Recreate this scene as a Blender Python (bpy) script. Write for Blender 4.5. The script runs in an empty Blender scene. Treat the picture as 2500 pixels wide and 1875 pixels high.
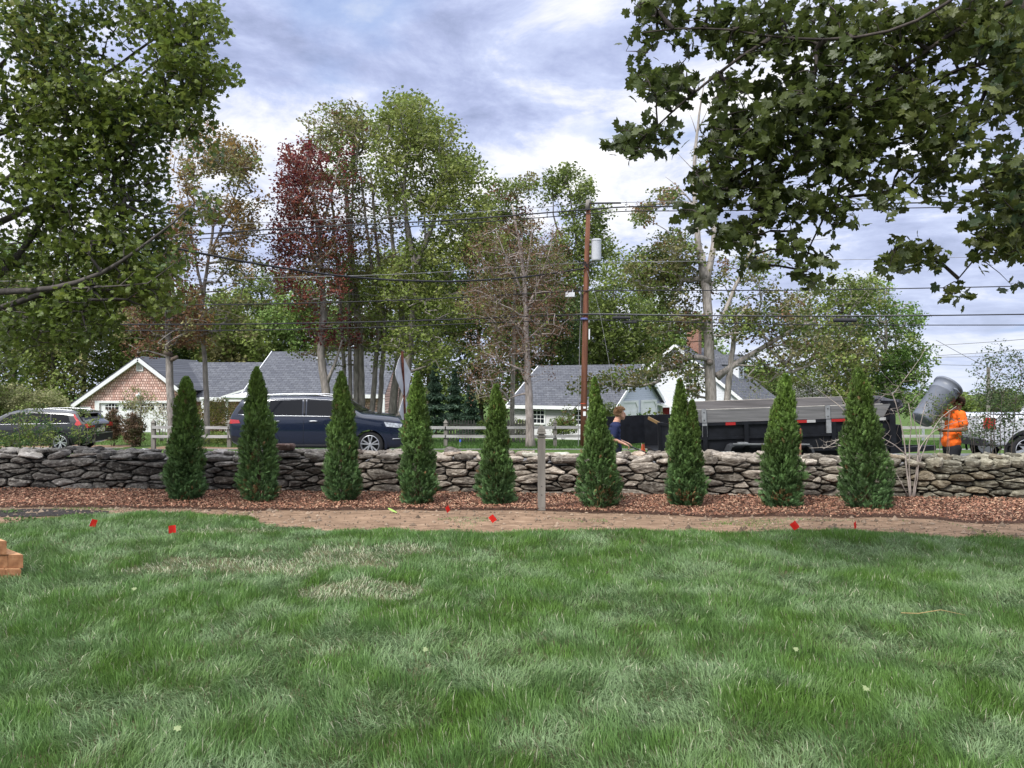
import bpy, bmesh, math, random
import numpy as np
from mathutils import Vector, Matrix
R = math.radians
rng = np.random.default_rng(7)
random.seed(7)
sc = bpy.context.scene
col = sc.collection
EYE = 1.55; F = 1875.0; CX = 1250.0; CY = 937.5

# ---------------------------------------------------------------- camera, sky, sun, exposure
cd = bpy.data.cameras.new('camera'); cam = bpy.data.objects.new('camera', cd); col.objects.link(cam)
cam.location = (0, 0, EYE); cam.rotation_euler = (R(90), 0, 0)
cd.sensor_width = 36.0; cd.lens = 36.0 * F / 2500.0; cd.clip_end = 4000; cd.clip_start = 0.05
sc.camera = cam
sc.view_settings.view_transform = 'Standard'; sc.view_settings.look = 'None'
sc.view_settings.exposure = 0.46; sc.view_settings.gamma = 1.0; sc.view_settings.use_curve_mapping = False
sc.cycles.max_bounces = 6; sc.cycles.transparent_max_bounces = 8
sc.cycles.diffuse_bounces = 3; sc.cycles.glossy_bounces = 3; sc.cycles.transmission_bounces = 4
sc.cycles.caustics_reflective = False; sc.cycles.caustics_refractive = False

SUN = Vector((-0.42, -0.50, 0.80)).normalized()
world = bpy.data.worlds.new('World'); sc.world = world; world.use_nodes = True
def build_world():
    nt = world.node_tree; N = nt.nodes; L = nt.links; N.clear()
    out = N.new('ShaderNodeOutputWorld'); bg = N.new('ShaderNodeBackground'); L.new(bg.outputs[0], out.inputs[0])
    sky = N.new('ShaderNodeTexSky'); sky.sky_type = 'NISHITA'; sky.sun_disc = False
    sky.sun_elevation = math.asin(SUN.z); sky.sun_rotation = math.atan2(SUN.x, SUN.y)
    tc = N.new('ShaderNodeTexCoord'); sep = N.new('ShaderNodeSeparateXYZ'); L.new(tc.outputs['Generated'], sep.inputs[0])
    def mth(op, a, b=None, c=None):
        n = N.new('ShaderNodeMath'); n.operation = op
        for i, v in enumerate((a, b, c)):
            if v is None: continue
            if isinstance(v, (int, float)): n.inputs[i].default_value = v
            else: L.new(v, n.inputs[i])
        return n.outputs[0]
    zz = mth('ADD', mth('MAXIMUM', sep.outputs[2], 0.0), 0.16)
    px = mth('DIVIDE', sep.outputs[0], zz); py = mth('DIVIDE', sep.outputs[1], zz)
    cmb = N.new('ShaderNodeCombineXYZ'); L.new(px, cmb.inputs[0]); L.new(py, cmb.inputs[1])
    def noise(scale, detail, rough, off, dist=0.0):
        m = N.new('ShaderNodeMapping'); m.inputs['Location'].default_value = off; L.new(cmb.outputs[0], m.inputs[0])
        n = N.new('ShaderNodeTexNoise'); n.inputs['Scale'].default_value = scale; n.inputs['Detail'].default_value = detail
        n.inputs['Roughness'].default_value = rough; n.inputs['Distortion'].default_value = dist
        L.new(m.outputs[0], n.inputs['Vector']); return n.outputs[0]
    n1 = noise(0.95, 10, 0.60, (3.3, 1.2, 0.4), 0.5)
    n2 = noise(2.9, 9, 0.66, (7.1, 4.2, 2.4), 0.4)
    s = mth('ADD', mth('MULTIPLY', n1, 0.66), mth('MULTIPLY', n2, 0.34))
    rp = N.new('ShaderNodeValToRGB'); L.new(s, rp.inputs[0])
    e = rp.color_ramp.elements
    e[0].position = 0.37; e[0].color = (0.31, 0.365, 0.56, 1)
    e[1].position = 0.575; e[1].color = (1.06, 1.05, 1.06, 1)
    for p, c in ((0.43, (0.43, 0.49, 0.73, 1)), (0.475, (0.56, 0.63, 0.87, 1)), (0.515, (0.79, 0.82, 0.94, 1))):
        k = e.new(p); k.color = c
    hz = N.new('ShaderNodeMixRGB'); hz.blend_type = 'MIX'
    fac = mth('MULTIPLY', mth('POWER', mth('SUBTRACT', 1.0, mth('MINIMUM', mth('MAXIMUM', mth('MULTIPLY', sep.outputs[2], 2.6), 0.0), 1.0)), 2.0), 0.75)
    L.new(fac, hz.inputs[0]); L.new(rp.outputs[0], hz.inputs[1]); hz.inputs[2].default_value = (0.62, 0.70, 0.88, 1)
    # small gaps of clear sky
    hole = N.new('ShaderNodeMapRange'); hole.inputs[1].default_value = 0.60; hole.inputs[2].default_value = 0.70
    L.new(noise(1.7, 4, 0.5, (12.0, 9.0, 5.0)), hole.inputs[0])
    hole.inputs[4].default_value = 0.55
    sk = N.new('ShaderNodeMixRGB'); sk.blend_type = 'MULTIPLY'; sk.inputs[0].default_value = 1; L.new(sky.outputs[0], sk.inputs[1]); sk.inputs[2].default_value = (0.10, 0.10, 0.10, 1)
    sb = N.new('ShaderNodeMixRGB'); sb.inputs[0].default_value = 0.7; L.new(sk.outputs[0], sb.inputs[1]); sb.inputs[2].default_value = (0.33, 0.49, 0.86, 1); sk = sb
    mx = N.new('ShaderNodeMixRGB'); L.new(hole.outputs[0], mx.inputs[0]); L.new(hz.outputs[0], mx.inputs[1]); L.new(sk.outputs[0], mx.inputs[2])
    # an overcast sky is brighter overhead
    zb = N.new('ShaderNodeMapRange'); zb.interpolation_type = 'SMOOTHSTEP'; zb.inputs[1].default_value = 0.46; zb.inputs[2].default_value = 0.9
    zb.inputs[3].default_value = 1.0; zb.inputs[4].default_value = 3.3; L.new(sep.outputs[2], zb.inputs[0])
    zc = N.new('ShaderNodeMapRange'); zc.inputs[1].default_value = 0.46; zc.inputs[2].default_value = 0.85; zc.inputs[4].default_value = 0.8; L.new(sep.outputs[2], zc.inputs[0])
    mz = N.new('ShaderNodeMixRGB'); L.new(zc.outputs[0], mz.inputs[0]); L.new(mx.outputs[0], mz.inputs[1]); mz.inputs[2].default_value = (0.66, 0.67, 0.68, 1); mx = mz
    L.new(mx.outputs[0], bg.inputs[0]); L.new(mth('MULTIPLY', zb.outputs[0], SKYS), bg.inputs[1])
SKYS = 0.83
build_world()
world.cycles.sampling_method = 'MANUAL'; world.cycles.sample_map_resolution = 512
sl = bpy.data.lights.new('sun', 'SUN'); sl.energy = 3.0; sl.angle = R(14); sl.color = (1.0, 0.97, 0.91)
so = bpy.data.objects.new('sun', sl); col.objects.link(so); so.rotation_euler = SUN.to_track_quat('Z', 'Y').to_euler()

# ---------------------------------------------------------------- helpers
def PX(x, y, d): return np.array([(x - CX) / F * d, d, EYE - (y - CY) / F * d])
def PV(x, y, d): return Vector(PX(x, y, d))

def _hash(ix, iy, iz, seed):
    h = (ix * 374761393 + iy * 668265263 + iz * 1274126177 + seed * 974634777) & 0x7fffffff
    h = ((h ^ (h >> 13)) * 1103515245) & 0x7fffffff
    h = (h ^ (h >> 16)) & 0xffff
    return h / 65535.0
def vnoise(p, seed=0):
    p = np.atleast_2d(np.asarray(p, float)); i = np.floor(p).astype(np.int64); f = p - i; f = f * f * (3 - 2 * f); r = 0
    for dx in (0, 1):
        for dy in (0, 1):
            for dz in (0, 1):
                w = (f[:, 0] if dx else 1 - f[:, 0]) * (f[:, 1] if dy else 1 - f[:, 1]) * (f[:, 2] if dz else 1 - f[:, 2])
                r = r + w * _hash(i[:, 0] + dx, i[:, 1] + dy, i[:, 2] + dz, seed)
    return r
def fbm(p, seed=0, oct=3):
    p = np.atleast_2d(np.asarray(p, float)); a = 0.5; r = 0; t = 0
    for k in range(oct):
        r = r + a * vnoise(p, seed + k); t += a; p = p * 2.03 + 11.3; a *= 0.5
    return r / t
def n2(x, y, s=1.0, seed=0, oct=3):
    x = np.asarray(x, float).ravel(); y = np.asarray(y, float).ravel()
    return fbm(np.stack([x * s, y * s, np.zeros_like(x)], 1), seed, oct)

class MB:
    """collects geometry; build() links it as ONE mesh object"""
    def __init__(s): s.v = []; s.f = {}; s.n = 0
    def add(s, verts, faces, color=(0.5, 0.5, 0.5), mat=0):
        verts = np.asarray(verts, float).reshape(-1, 3)
        if isinstance(faces, np.ndarray): groups = {faces.shape[1]: faces}
        else:
            groups = {}
            for fc in faces: groups.setdefault(len(fc), []).append(fc)
        k0 = 0; carr = np.asarray(color, float); order = []
        for k, fl in groups.items():
            fl = np.asarray(fl, np.int64)
            c = np.broadcast_to(carr, (len(fl), 3)) if carr.ndim == 1 else carr[:len(fl)]
            s.f.setdefault(k, []).append((fl + s.n, c, np.full(len(fl), mat, np.int32)))
        s.v.append(verts); s.n += len(verts)
    def box(s, lo, hi, color=(0.5, 0.5, 0.5), mat=0, M=None):
        x0, y0, z0 = lo; x1, y1, z1 = hi
        v = np.array([[x0,y0,z0],[x1,y0,z0],[x1,y1,z0],[x0,y1,z0],[x0,y0,z1],[x1,y0,z1],[x1,y1,z1],[x0,y1,z1]], float)
        if M is not None: v = xf(M, v)
        s.add(v, [(0,3,2,1),(4,5,6,7),(0,1,5,4),(1,2,6,5),(2,3,7,6),(3,0,4,7)], color, mat); return s
    def tube(s, pts, rad, sides=6, color=(0.5,0.5,0.5), mat=0, cap=True):
        v, f = tube_geo(pts, rad, sides, cap); s.add(v, f, color, mat); return s
    def prism(s, poly, y0, y1, color=(0.5,0.5,0.5), mat=0, M=None):
        """poly in (x,z), extruded along y"""
        n = len(poly); v = [(a, y0, b) for a, b in poly] + [(a, y1, b) for a, b in poly]
        f = [tuple(range(n)), tuple(range(2*n-1, n-1, -1))] + [(i, i + n, (i + 1) % n + n, (i + 1) % n) for i in range(n)]
        v = np.array(v, float)
        if M is not None: v = xf(M, v)
        s.add(v, f, color, mat); return s
    def build(s, name, mats, parent=None, smooth=False, loc=None):
        me = bpy.data.meshes.new(name)
        V = np.concatenate(s.v) if s.v else np.zeros((0, 3))
        if loc is not None: V = V - np.asarray(loc, float)
        me.vertices.add(len(V)); me.vertices.foreach_set('co', V.astype(np.float32).ravel())
        idx = []; st = []; tot = []; cc = []; mi = []; p = 0
        for k, lst in s.f.items():
            fa = np.concatenate([a for a, _, _ in lst]); idx.append(fa.ravel())
            st.append(p + np.arange(len(fa)) * k); tot.append(np.full(len(fa), k)); p += fa.size
            cc.append(np.concatenate([c for _, c, _ in lst])); mi.append(np.concatenate([m for _, _, m in lst]))
        idx = np.concatenate(idx); st = np.concatenate(st); tot = np.concatenate(tot); cc = np.concatenate(cc); mi = np.concatenate(mi)
        me.loops.add(len(idx)); me.loops.foreach_set('vertex_index', idx.astype(np.int32))
        me.polygons.add(len(st)); me.polygons.foreach_set('loop_start', st.astype(np.int32)); me.polygons.foreach_set('loop_total', tot.astype(np.int32))
        me.polygons.foreach_set('material_index', mi)
        me.polygons.foreach_set('use_smooth', np.full(len(st), smooth))
        at = me.attributes.new('Col', 'FLOAT_COLOR', 'FACE')
        at.data.foreach_set('color', np.concatenate([cc, np.ones((len(cc), 1))], 1).astype(np.float32).ravel())
        me.update(calc_edges=True); me.validate()
        if not isinstance(mats, (list, tuple)): mats = [mats]
        for m in mats: me.materials.append(m)
        o = bpy.data.objects.new(name, me); col.objects.link(o)
        if parent is not None: o.parent = parent
        if loc is not None and parent is None: o.location = loc
        return o
def xf(M, v):
    M = np.array(M); v = np.asarray(v, float); return v @ M[:3, :3].T + M[:3, 3]
def tube_geo(pts, rad, sides=6, cap=True):
    P = np.asarray(pts, float); n = len(P); rad = np.broadcast_to(np.asarray(rad, float), (n,))
    T = np.gradient(P, axis=0); T /= np.linalg.norm(T, axis=1)[:, None] + 1e-12
    ref = np.where(np.abs(T[:, 2:3]) > 0.9, np.array([[1., 0, 0]]), np.array([[0, 0, 1.]]))
    if abs(T[:, 2]).mean() > 0.75: ref = np.array([[1., 0, 0]]) * np.ones((n, 1))
    A = np.cross(T, ref); A /= np.linalg.norm(A, axis=1)[:, None] + 1e-12; B = np.cross(T, A)
    a = np.arange(sides) * 2 * np.pi / sides
    V = P[:, None] + rad[:, None, None] * (np.cos(a)[None, :, None] * A[:, None] + np.sin(a)[None, :, None] * B[:, None])
    i = np.arange(n - 1)[:, None] * sides; j = np.arange(sides)[None]; jn = (j + 1) % sides
    Fq = np.stack([i + j, i + jn, i + sides + jn, i + sides + j], -1).reshape(-1, 4)
    faces = [tuple(q) for q in Fq]
    if cap: faces += [tuple(range(sides))[::-1], tuple(range((n - 1) * sides, n * sides))]
    return V.reshape(-1, 3), faces
def lathe(mb, prof, M, seg=32, color=(0.5,0.5,0.5), mat=0):
    """prof: list of (radius, h) turned about local z, placed by M"""
    a = np.arange(seg) * 2 * np.pi / seg; P = np.array(prof, float); n = len(P)
    V = np.stack([P[:, 0:1] * np.cos(a), P[:, 0:1] * np.sin(a), np.repeat(P[:, 1:2], seg, 1)], -1).reshape(-1, 3)
    f = [(i*seg + j, i*seg + (j+1) % seg, (i+1)*seg + (j+1) % seg, (i+1)*seg + j) for i in range(n - 1) for j in range(seg)]
    mb.add(xf(M, V), f, color, mat)
def T(x, y, z): return Matrix.Translation((x, y, z))
def RX(a): return Matrix.Rotation(a, 4, 'X')
def RY(a): return Matrix.Rotation(a, 4, 'Y')
def RZ(a): return Matrix.Rotation(a, 4, 'Z')

def tag(o, label=None, cat=None, group=None, kind=None):
    if label: o['label'] = label
    if cat: o['category'] = cat
    if group: o['group'] = group
    if kind: o['kind'] = kind
    return o
def empty(name, loc, rz=0.0):
    o = bpy.data.objects.new(name, None); col.objects.link(o); o.location = loc; o.rotation_euler = (0, 0, rz); o.empty_display_size = 0.1
    return o
def copy_tree(o, parent=None):
    c = o.copy(); col.objects.link(c); c.parent = parent
    for ch in list(o.children): copy_tree(ch, c)
    return c

# ---------------------------------------------------------------- materials
def mat(name, rough=0.7, spec=0.3, metal=0.0, base=None, var=0.0, vscale=8.0, bump=0.0, bscale=40.0, transl=0.0, stretch=(1, 1, 1), coat=0.0, detail=4, ramp=None, var2=0.0, v2scale=2.0):
    """base None -> the face colour attribute; var = noise modulation; ramp = list of (pos,color) multiplied"""
    m = bpy.data.materials.new(name); m.use_nodes = True; nt = m.node_tree; N = nt.nodes; L = nt.links
    b = N['Principled BSDF']; b.inputs['Roughness'].default_value = rough
    b.inputs['Specular IOR Level'].default_value = spec; b.inputs['Metallic'].default_value = metal
    b.inputs['Coat Weight'].default_value = coat; b.inputs['Coat Roughness'].default_value = 0.04
    if base is None:
        a = N.new('ShaderNodeAttribute'); a.attribute_name = 'Col'; c = a.outputs['Color']
    else:
        a = N.new('ShaderNodeRGB'); a.outputs[0].default_value = (*base, 1); c = a.outputs[0]
    def nz(scale, det, st=stretch):
        tc = N.new('ShaderNodeTexCoord'); mp = N.new('ShaderNodeMapping'); mp.inputs['Scale'].default_value = st
        L.new(tc.outputs['Object'], mp.inputs[0]); n = N.new('ShaderNodeTexNoise'); n.inputs['Scale'].default_value = scale; n.inputs['Detail'].default_value = det
        L.new(mp.outputs[0], n.inputs['Vector']); return n.outputs[0]
    def modulate(c, fac, amount):
        mr = N.new('ShaderNodeMapRange'); mr.inputs[1].default_value = 0.3; mr.inputs[2].default_value = 0.7
        mr.inputs[3].default_value = 1 - amount; mr.inputs[4].default_value = 1 + amount; L.new(fac, mr.inputs[0])
        x = N.new('ShaderNodeVectorMath'); x.operation = 'SCALE'; L.new(c, x.inputs[0]); L.new(mr.outputs[0], x.inputs['Scale']); return x.outputs[0]
    if var: c = modulate(c, nz(vscale, detail), var)
    if var2: c = modulate(c, nz(v2scale, 3, (1, 1, 1)), var2)
    if ramp:
        rp = N.new('ShaderNodeValToRGB'); e = rp.color_ramp.elements
        e[0].position, e[0].color = ramp[0][0], (*ramp[0][1], 1); e[1].position, e[1].color = ramp[-1][0], (*ramp[-1][1], 1)
        for p_, c_ in ramp[1:-1]: k = e.new(p_); k.color = (*c_, 1)
        L.new(nz(vscale, detail), rp.inputs[0]); c = rp.outputs[0]
        if var2: c = modulate(c, nz(v2scale, 3, (1, 1, 1)), var2)
    L.new(c, b.inputs['Base Color'])
    if bump:
        bp = N.new('ShaderNodeBump'); bp.inputs['Strength'].default_value = 1.0; bp.inputs['Distance'].default_value = bump
        L.new(nz(bscale, 6), bp.inputs['Height']); L.new(bp.outputs[0], b.inputs['Normal'])
    if transl:
        t = N.new('ShaderNodeBsdfTranslucent'); L.new(c, t.inputs[0]); mx = N.new('ShaderNodeMixShader'); mx.inputs[0].default_value = transl
        L.new(b.outputs[0], mx.inputs[1]); L.new(t.outputs[0], mx.inputs[2]); L.new(mx.outputs[0], N['Material Output'].inputs[0])
    return m
M = {}
M['leaf'] = mat('leaf', 0.55, 0.25, transl=0.35)
M['leaf_near'] = mat('leaf_near', 0.42, 0.35, transl=0.42, var=0.16, vscale=60, bump=0.0015, bscale=90)
M['thuja'] = mat('thuja', 0.6, 0.25, transl=0.18, var=0.15, vscale=30)
M['bark'] = mat('bark', 0.9, 0.1, var=0.38, vscale=14, bump=0.012, bscale=18, stretch=(1, 1, 0.25), var2=0.2, v2scale=1.6)
M['grass'] = mat('grass', 0.5, 0.28, transl=0.32)
M['soil'] = mat('soil', 0.95, 0.1, ramp=[(0.3, (0.05, 0.055, 0.025)), (0.7, (0.10, 0.10, 0.05))], vscale=9, bump=0.02, bscale=30)
M['dirt'] = mat('dirt', 0.95, 0.1, ramp=[(0.25, (0.12, 0.078, 0.052)), (0.5, (0.215, 0.145, 0.098)), (0.62, (0.25, 0.17, 0.115)), (0.8, (0.35, 0.26, 0.185))], vscale=11, bump=0.02, bscale=38, detail=9, var2=0.16, v2scale=1.1, stretch=(0.5, 1.3, 1))
M['blacksoil'] = mat('blacksoil', 0.95, 0.15, ramp=[(0.3, (0.022, 0.02, 0.02)), (0.7, (0.055, 0.048, 0.045))], vscale=22, bump=0.03, bscale=40, detail=8)
M['mulchbase'] = mat('mulchbase', 0.95, 0.1, ramp=[(0.3, (0.05, 0.03, 0.022)), (0.7, (0.13, 0.075, 0.055))], vscale=45, bump=0.02, bscale=60)
M['chip'] = mat('chip', 0.85, 0.2, var=0.25, vscale=70)
M['asphalt'] = mat('asphalt', 0.85, 0.3, ramp=[(0.35, (0.085, 0.085, 0.09)), (0.65, (0.14, 0.14, 0.145))], vscale=30, bump=0.004, bscale=150, var2=0.12, v2scale=0.5)
M['verge'] = mat('verge', 0.95, 0.1, ramp=[(0.3, (0.045, 0.075, 0.02)), (0.6, (0.08, 0.13, 0.035)), (0.8, (0.12, 0.13, 0.05))], vscale=1.3, bump=0.04, bscale=12, detail=8)
M['line'] = mat('line', 0.7, 0.3, base=(0.55, 0.55, 0.53), var=0.2, vscale=20)
# lichen-flecked stone
def stone_mat():
    m = mat('stone', 0.9, 0.2, var=0.38, vscale=9, bump=0.016, bscale=24, stretch=(1, 1, 3.2), detail=8)
    nt = m.node_tree; N = nt.nodes; L = nt.links; b = N['Principled BSDF']; src = b.inputs['Base Color'].links[0].from_socket
    tc = N.new('ShaderNodeTexCoord')
    def nz(s, d):
        n = N.new('ShaderNodeTexNoise'); n.inputs['Scale'].default_value = s; n.inputs['Detail'].default_value = d; n.inputs['Roughness'].default_value = 0.65
        L.new(tc.outputs['Object'], n.inputs['Vector']); return n.outputs[0]
    a = N.new('ShaderNodeAttribute'); a.attribute_name = 'Col'
    mr = N.new('ShaderNodeMapRange'); mr.inputs[1].default_value = 0.51; mr.inputs[2].default_value = 0.60; mr.inputs[4].default_value = 0.75; L.new(nz(17, 8), mr.inputs[0])
    mx = N.new('ShaderNodeMixRGB'); L.new(mr.outputs[0], mx.inputs[0]); L.new(src, mx.inputs[1])
    sc_ = N.new('ShaderNodeVectorMath'); sc_.operation = 'MULTIPLY_ADD'; L.new(a.outputs['Color'], sc_.inputs[0]); sc_.inputs[1].default_value = (1.5, 1.5, 1.5); sc_.inputs[2].default_value = (0.085, 0.085, 0.078)
    L.new(sc_.outputs[0], mx.inputs[2])
    mr2 = N.new('ShaderNodeMapRange'); mr2.inputs[1].default_value = 0.56; mr2.inputs[2].default_value = 0.7; mr2.inputs[4].default_value = 0.55; L.new(nz(5, 6), mr2.inputs[0])
    mx2 = N.new('ShaderNodeMixRGB'); L.new(mr2.outputs[0], mx2.inputs[0]); L.new(mx.outputs[0], mx2.inputs[1])
    sc2 = N.new('ShaderNodeVectorMath'); sc2.operation = 'MULTIPLY'; L.new(a.outputs['Color'], sc2.inputs[0]); sc2.inputs[1].default_value = (0.62, 0.60, 0.52); L.new(sc2.outputs[0], mx2.inputs[2])
    L.new(mx2.outputs[0], b.inputs['Base Color']); return m
M['stone'] = stone_mat()

# ---------------------------------------------------------------- terrain
def lerp(x, xs, ys): return np.interp(x, xs, ys)
def gz(x, y):
    x = np.asarray(x, float); y = np.asarray(y, float)
    far = lerp(x, [-14, 2], [-1.35, -1.9])
    z = lerp(y, [0, 11.2, 12.6, 14, 25.5, 27.5], [0, 0, -0.5, -0.6, -0.62, -0.72])
    k = np.clip((y - 27.5) / 20.0, 0, 1)
    z = np.where(y > 27.5, -0.72 + (far + 0.72) * k, z)
    z = np.where(y > 47.5, far - (y - 47.5) * 0.012, z)
    z = z - .17 * np.clip((-x - 11.5) / 3.0, 0, 1) * np.clip((y - 16) / 6, 0, 1) * np.clip((36 - y) / 5, 0, 1)
    return z
def gzn(x, y):
    x = np.asarray(x, float); y = np.asarray(y, float); sh = np.broadcast(x, y).shape; x = np.broadcast_to(x, sh); y = np.broadcast_to(y, sh)
    b = (n2(x, y, 0.9, 3).reshape(sh) - 0.5) * 0.10
    return gz(x, y) + b * np.where(y < 9.0, 1, np.clip(1 - (y - 9) / 1.0, 0.12, 1))
def wall_y(x): return 10.68 - 0.07 * np.asarray(x, float)
EDG_M = ([-9, -6.4, -3.3, 0, 2.35, 5.3, 9], [9.62, 9.6, 9.42, 9.3, 9.0, 8.62, 8.3])      # front of the mulch
EDG_D = ([-9, -6.3, -5.7, -5.0, -4.3, -3.6, -3.05, -2.7, -2.0, -0.7, 1.1, 2.9, 5.0, 9], [8.02, 8.10, 8.36, 8.9, 9.12, 9.14, 8.9, 8.38, 8.10, 8.03, 8.06, 8.02, 7.82, 7.6])
def edge(x, E, a=0.10, seed=5):
    x = np.asarray(x, float); return lerp(x, *E) + (n2(x, x * 0, 3.1, seed) - 0.5).reshape(x.shape) * 2 * a
def sheet(name, xs, lo, hi, ny, m, dz, kind='structure', zf=gzn):
    X = np.repeat(xs[:, None], ny, 1); t = np.linspace(0, 1, ny)[None]; Y = lo[:, None] * (1 - t) + hi[:, None] * t
    Z = zf(X, Y) + dz
    i = np.arange(len(xs) - 1)[:, None] * ny; j = np.arange(ny - 1)[None]
    Fq = np.stack([i + j, i + ny + j, i + ny + j + 1, i + j + 1], -1).reshape(-1, 4)
    mb = MB(); mb.add(np.stack([X, Y, Z], -1).reshape(-1, 3), Fq); o = mb.build(name, m, smooth=True); o['kind'] = kind; return o
# one ground sheet to the horizon
gxs = np.concatenate([np.linspace(-900, -40, 12), np.linspace(-34, -12, 12), np.linspace(-11, 11, 130), np.linspace(12, 34, 12), np.linspace(40, 900, 12)])
gys = np.concatenate([np.linspace(-60, -3, 8), np.linspace(-2, 10.8, 80), np.linspace(10.9, 14, 12), np.linspace(15, 60, 46), np.array([75, 100, 150, 250, 400, 700, 1200, 1800])])
GX, GY = np.meshgrid(gxs, gys, indexing='ij')
GZ = gzn(GX, GY); GZ = np.where(GY < 11, GZ, gz(GX, GY))
mbg = MB(); ny = len(gys); ii = np.arange(len(gxs) - 1)[:, None] * ny; jj = np.arange(ny - 1)[None]
mbg.add(np.stack([GX, GY, GZ], -1).reshape(-1, 3), np.stack([ii + jj, ii + ny + jj, ii + ny + jj + 1, ii + jj + 1], -1).reshape(-1, 4))
def ground_mat():
    m = mat('ground', 0.95, 0.1, ramp=[(0.3, (0.045, 0.075, 0.02)), (0.55, (0.075, 0.125, 0.033)), (0.8, (0.12, 0.14, 0.05))], vscale=1.4, bump=0.03, bscale=14, detail=8)
    nt = m.node_tree; N = nt.nodes; L = nt.links; b = N['Principled BSDF']; src = b.inputs['Base Color'].links[0].from_socket
    tc = N.new('ShaderNodeTexCoord'); sp = N.new('ShaderNodeSeparateXYZ'); L.new(tc.outputs['Object'], sp.inputs[0])
    g = N.new('ShaderNodeMath'); g.operation = 'LESS_THAN'; L.new(sp.outputs[1], g.inputs[0]); g.inputs[1].default_value = 12.0
    n = N.new('ShaderNodeTexNoise'); n.inputs['Scale'].default_value = 3.0; n.inputs['Detail'].default_value = 8; L.new(tc.outputs['Object'], n.inputs['Vector'])
    rp = N.new('ShaderNodeValToRGB'); L.new(n.outputs[0], rp.inputs[0]); e = rp.color_ramp.elements
    e[0].position = 0.35; e[0].color = (0.035, 0.05, 0.02, 1); e[1].position = 0.68; e[1].color = (0.11, 0.10, 0.055, 1)
    mx = N.new('ShaderNodeMixRGB'); L.new(g.outputs[0], mx.inputs[0]); L.new(src, mx.inputs[1]); L.new(rp.outputs[0], mx.inputs[2]); L.new(mx.outputs[0], b.inputs['Base Color'])
    return m
M['ground'] = ground_mat()
go = mbg.build('ground', M['ground'], smooth=True); go['kind'] = 'structure'
xs = np.linspace(-10, 10, 420)
sheet('dirt_strip', xs, edge(xs, EDG_D, 0.09, 5), edge(xs, EDG_M, 0.06, 9) + 0.1, 26, M['dirt'], 0.005)
sheet('mulch_bed', xs, edge(xs, EDG_M, 0.06, 9), wall_y(xs) + 0.1, 24, M['mulchbase'], 0.009)
xl = np.linspace(-8.2, -4.75, 90)
k_ = np.sin(np.clip((xl + 8.2) / 3.45, 0, 1) * np.pi) ** 0.35
midl = 9.02 + 0.05 * np.sin(xl * 2)
sheet('dark_soil', xl, midl - 0.36 * k_ + (n2(xl, xl * 0, 4, 21) - .5) * .2 * k_, midl + 0.33 * k_ + (n2(xl, xl * 0, 5, 22) - .5) * .22 * k_, 12, M['blacksoil'], 0.011)
xr = np.linspace(-60, 60, 140)
far_e = lerp(xr, [-60, -14.6, -12.4, -9.5, 60], [31.5, 30.6, 26.6, 25.9, 25.7])
sheet('road', xr, np.full_like(xr, 13.6), far_e, 6, M['asphalt'], 0.004, zf=gz)
sheet('edge_line', xr, far_e - 0.40, far_e - 0.28, 2, M['line'], 0.010, zf=gz)
xv = np.linspace(-40, -7.6, 80); ev = lerp(xv, [-60, -14.6, -12.4, -9.5, 60], [31.5, 30.6, 26.6, 25.9, 25.7])
sheet('verge_dirt', xv, ev, ev + 0.9 + n2(xv, xv * 0, .8, 31) * 1.2, 6, M['dirt'], 0.006, zf=gz)

# ---------------------------------------------------------------- grass blades
def blades(name, x, y, h, w, ang, lean, colr, zf, mt):
    n = len(x); z = zf(x, y); d = np.stack([np.cos(ang), np.sin(ang)], 1); pz = np.stack([-np.sin(ang + wob), np.cos(ang + wob)], 1) if False else None
    tw = rng.uniform(0, np.pi, n); s = np.stack([np.cos(tw), np.sin(tw)], 1) * (w / 2)[:, None]
    base = np.stack([x, y], 1); L1 = h * 0.5
    m1 = base + d * (L1 * np.sin(lean * 0.55))[:, None]; z1 = z + L1 * np.cos(lean * 0.55)
    m2 = m1 + d * (L1 * np.sin(lean * 1.35))[:, None]; z2 = np.maximum(z1 + L1 * np.cos(lean * 1.35), z + 0.006)
    V = np.empty((n, 5, 3)); V[:, 0, :2] = base - s; V[:, 1, :2] = base + s; V[:, 2, :2] = m1 + s * .85; V[:, 3, :2] = m1 - s * .85; V[:, 4, :2] = m2
    V[:, 0, 2] = z - .005; V[:, 1, 2] = z - .005; V[:, 2, 2] = z1; V[:, 3, 2] = z1; V[:, 4, 2] = z2
    b = np.arange(n)[:, None] * 5; mb = MB(); mb.v.append(V.reshape(-1, 3)); mb.n = 5 * n
    mb.f = {4: [(b + np.array([0, 1, 2, 3]), colr, np.zeros(n, np.int32))], 3: [(b + np.array([3, 2, 4]), colr, np.zeros(n, np.int32))]}
    return mb.build(name, mt, smooth=True)
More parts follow.
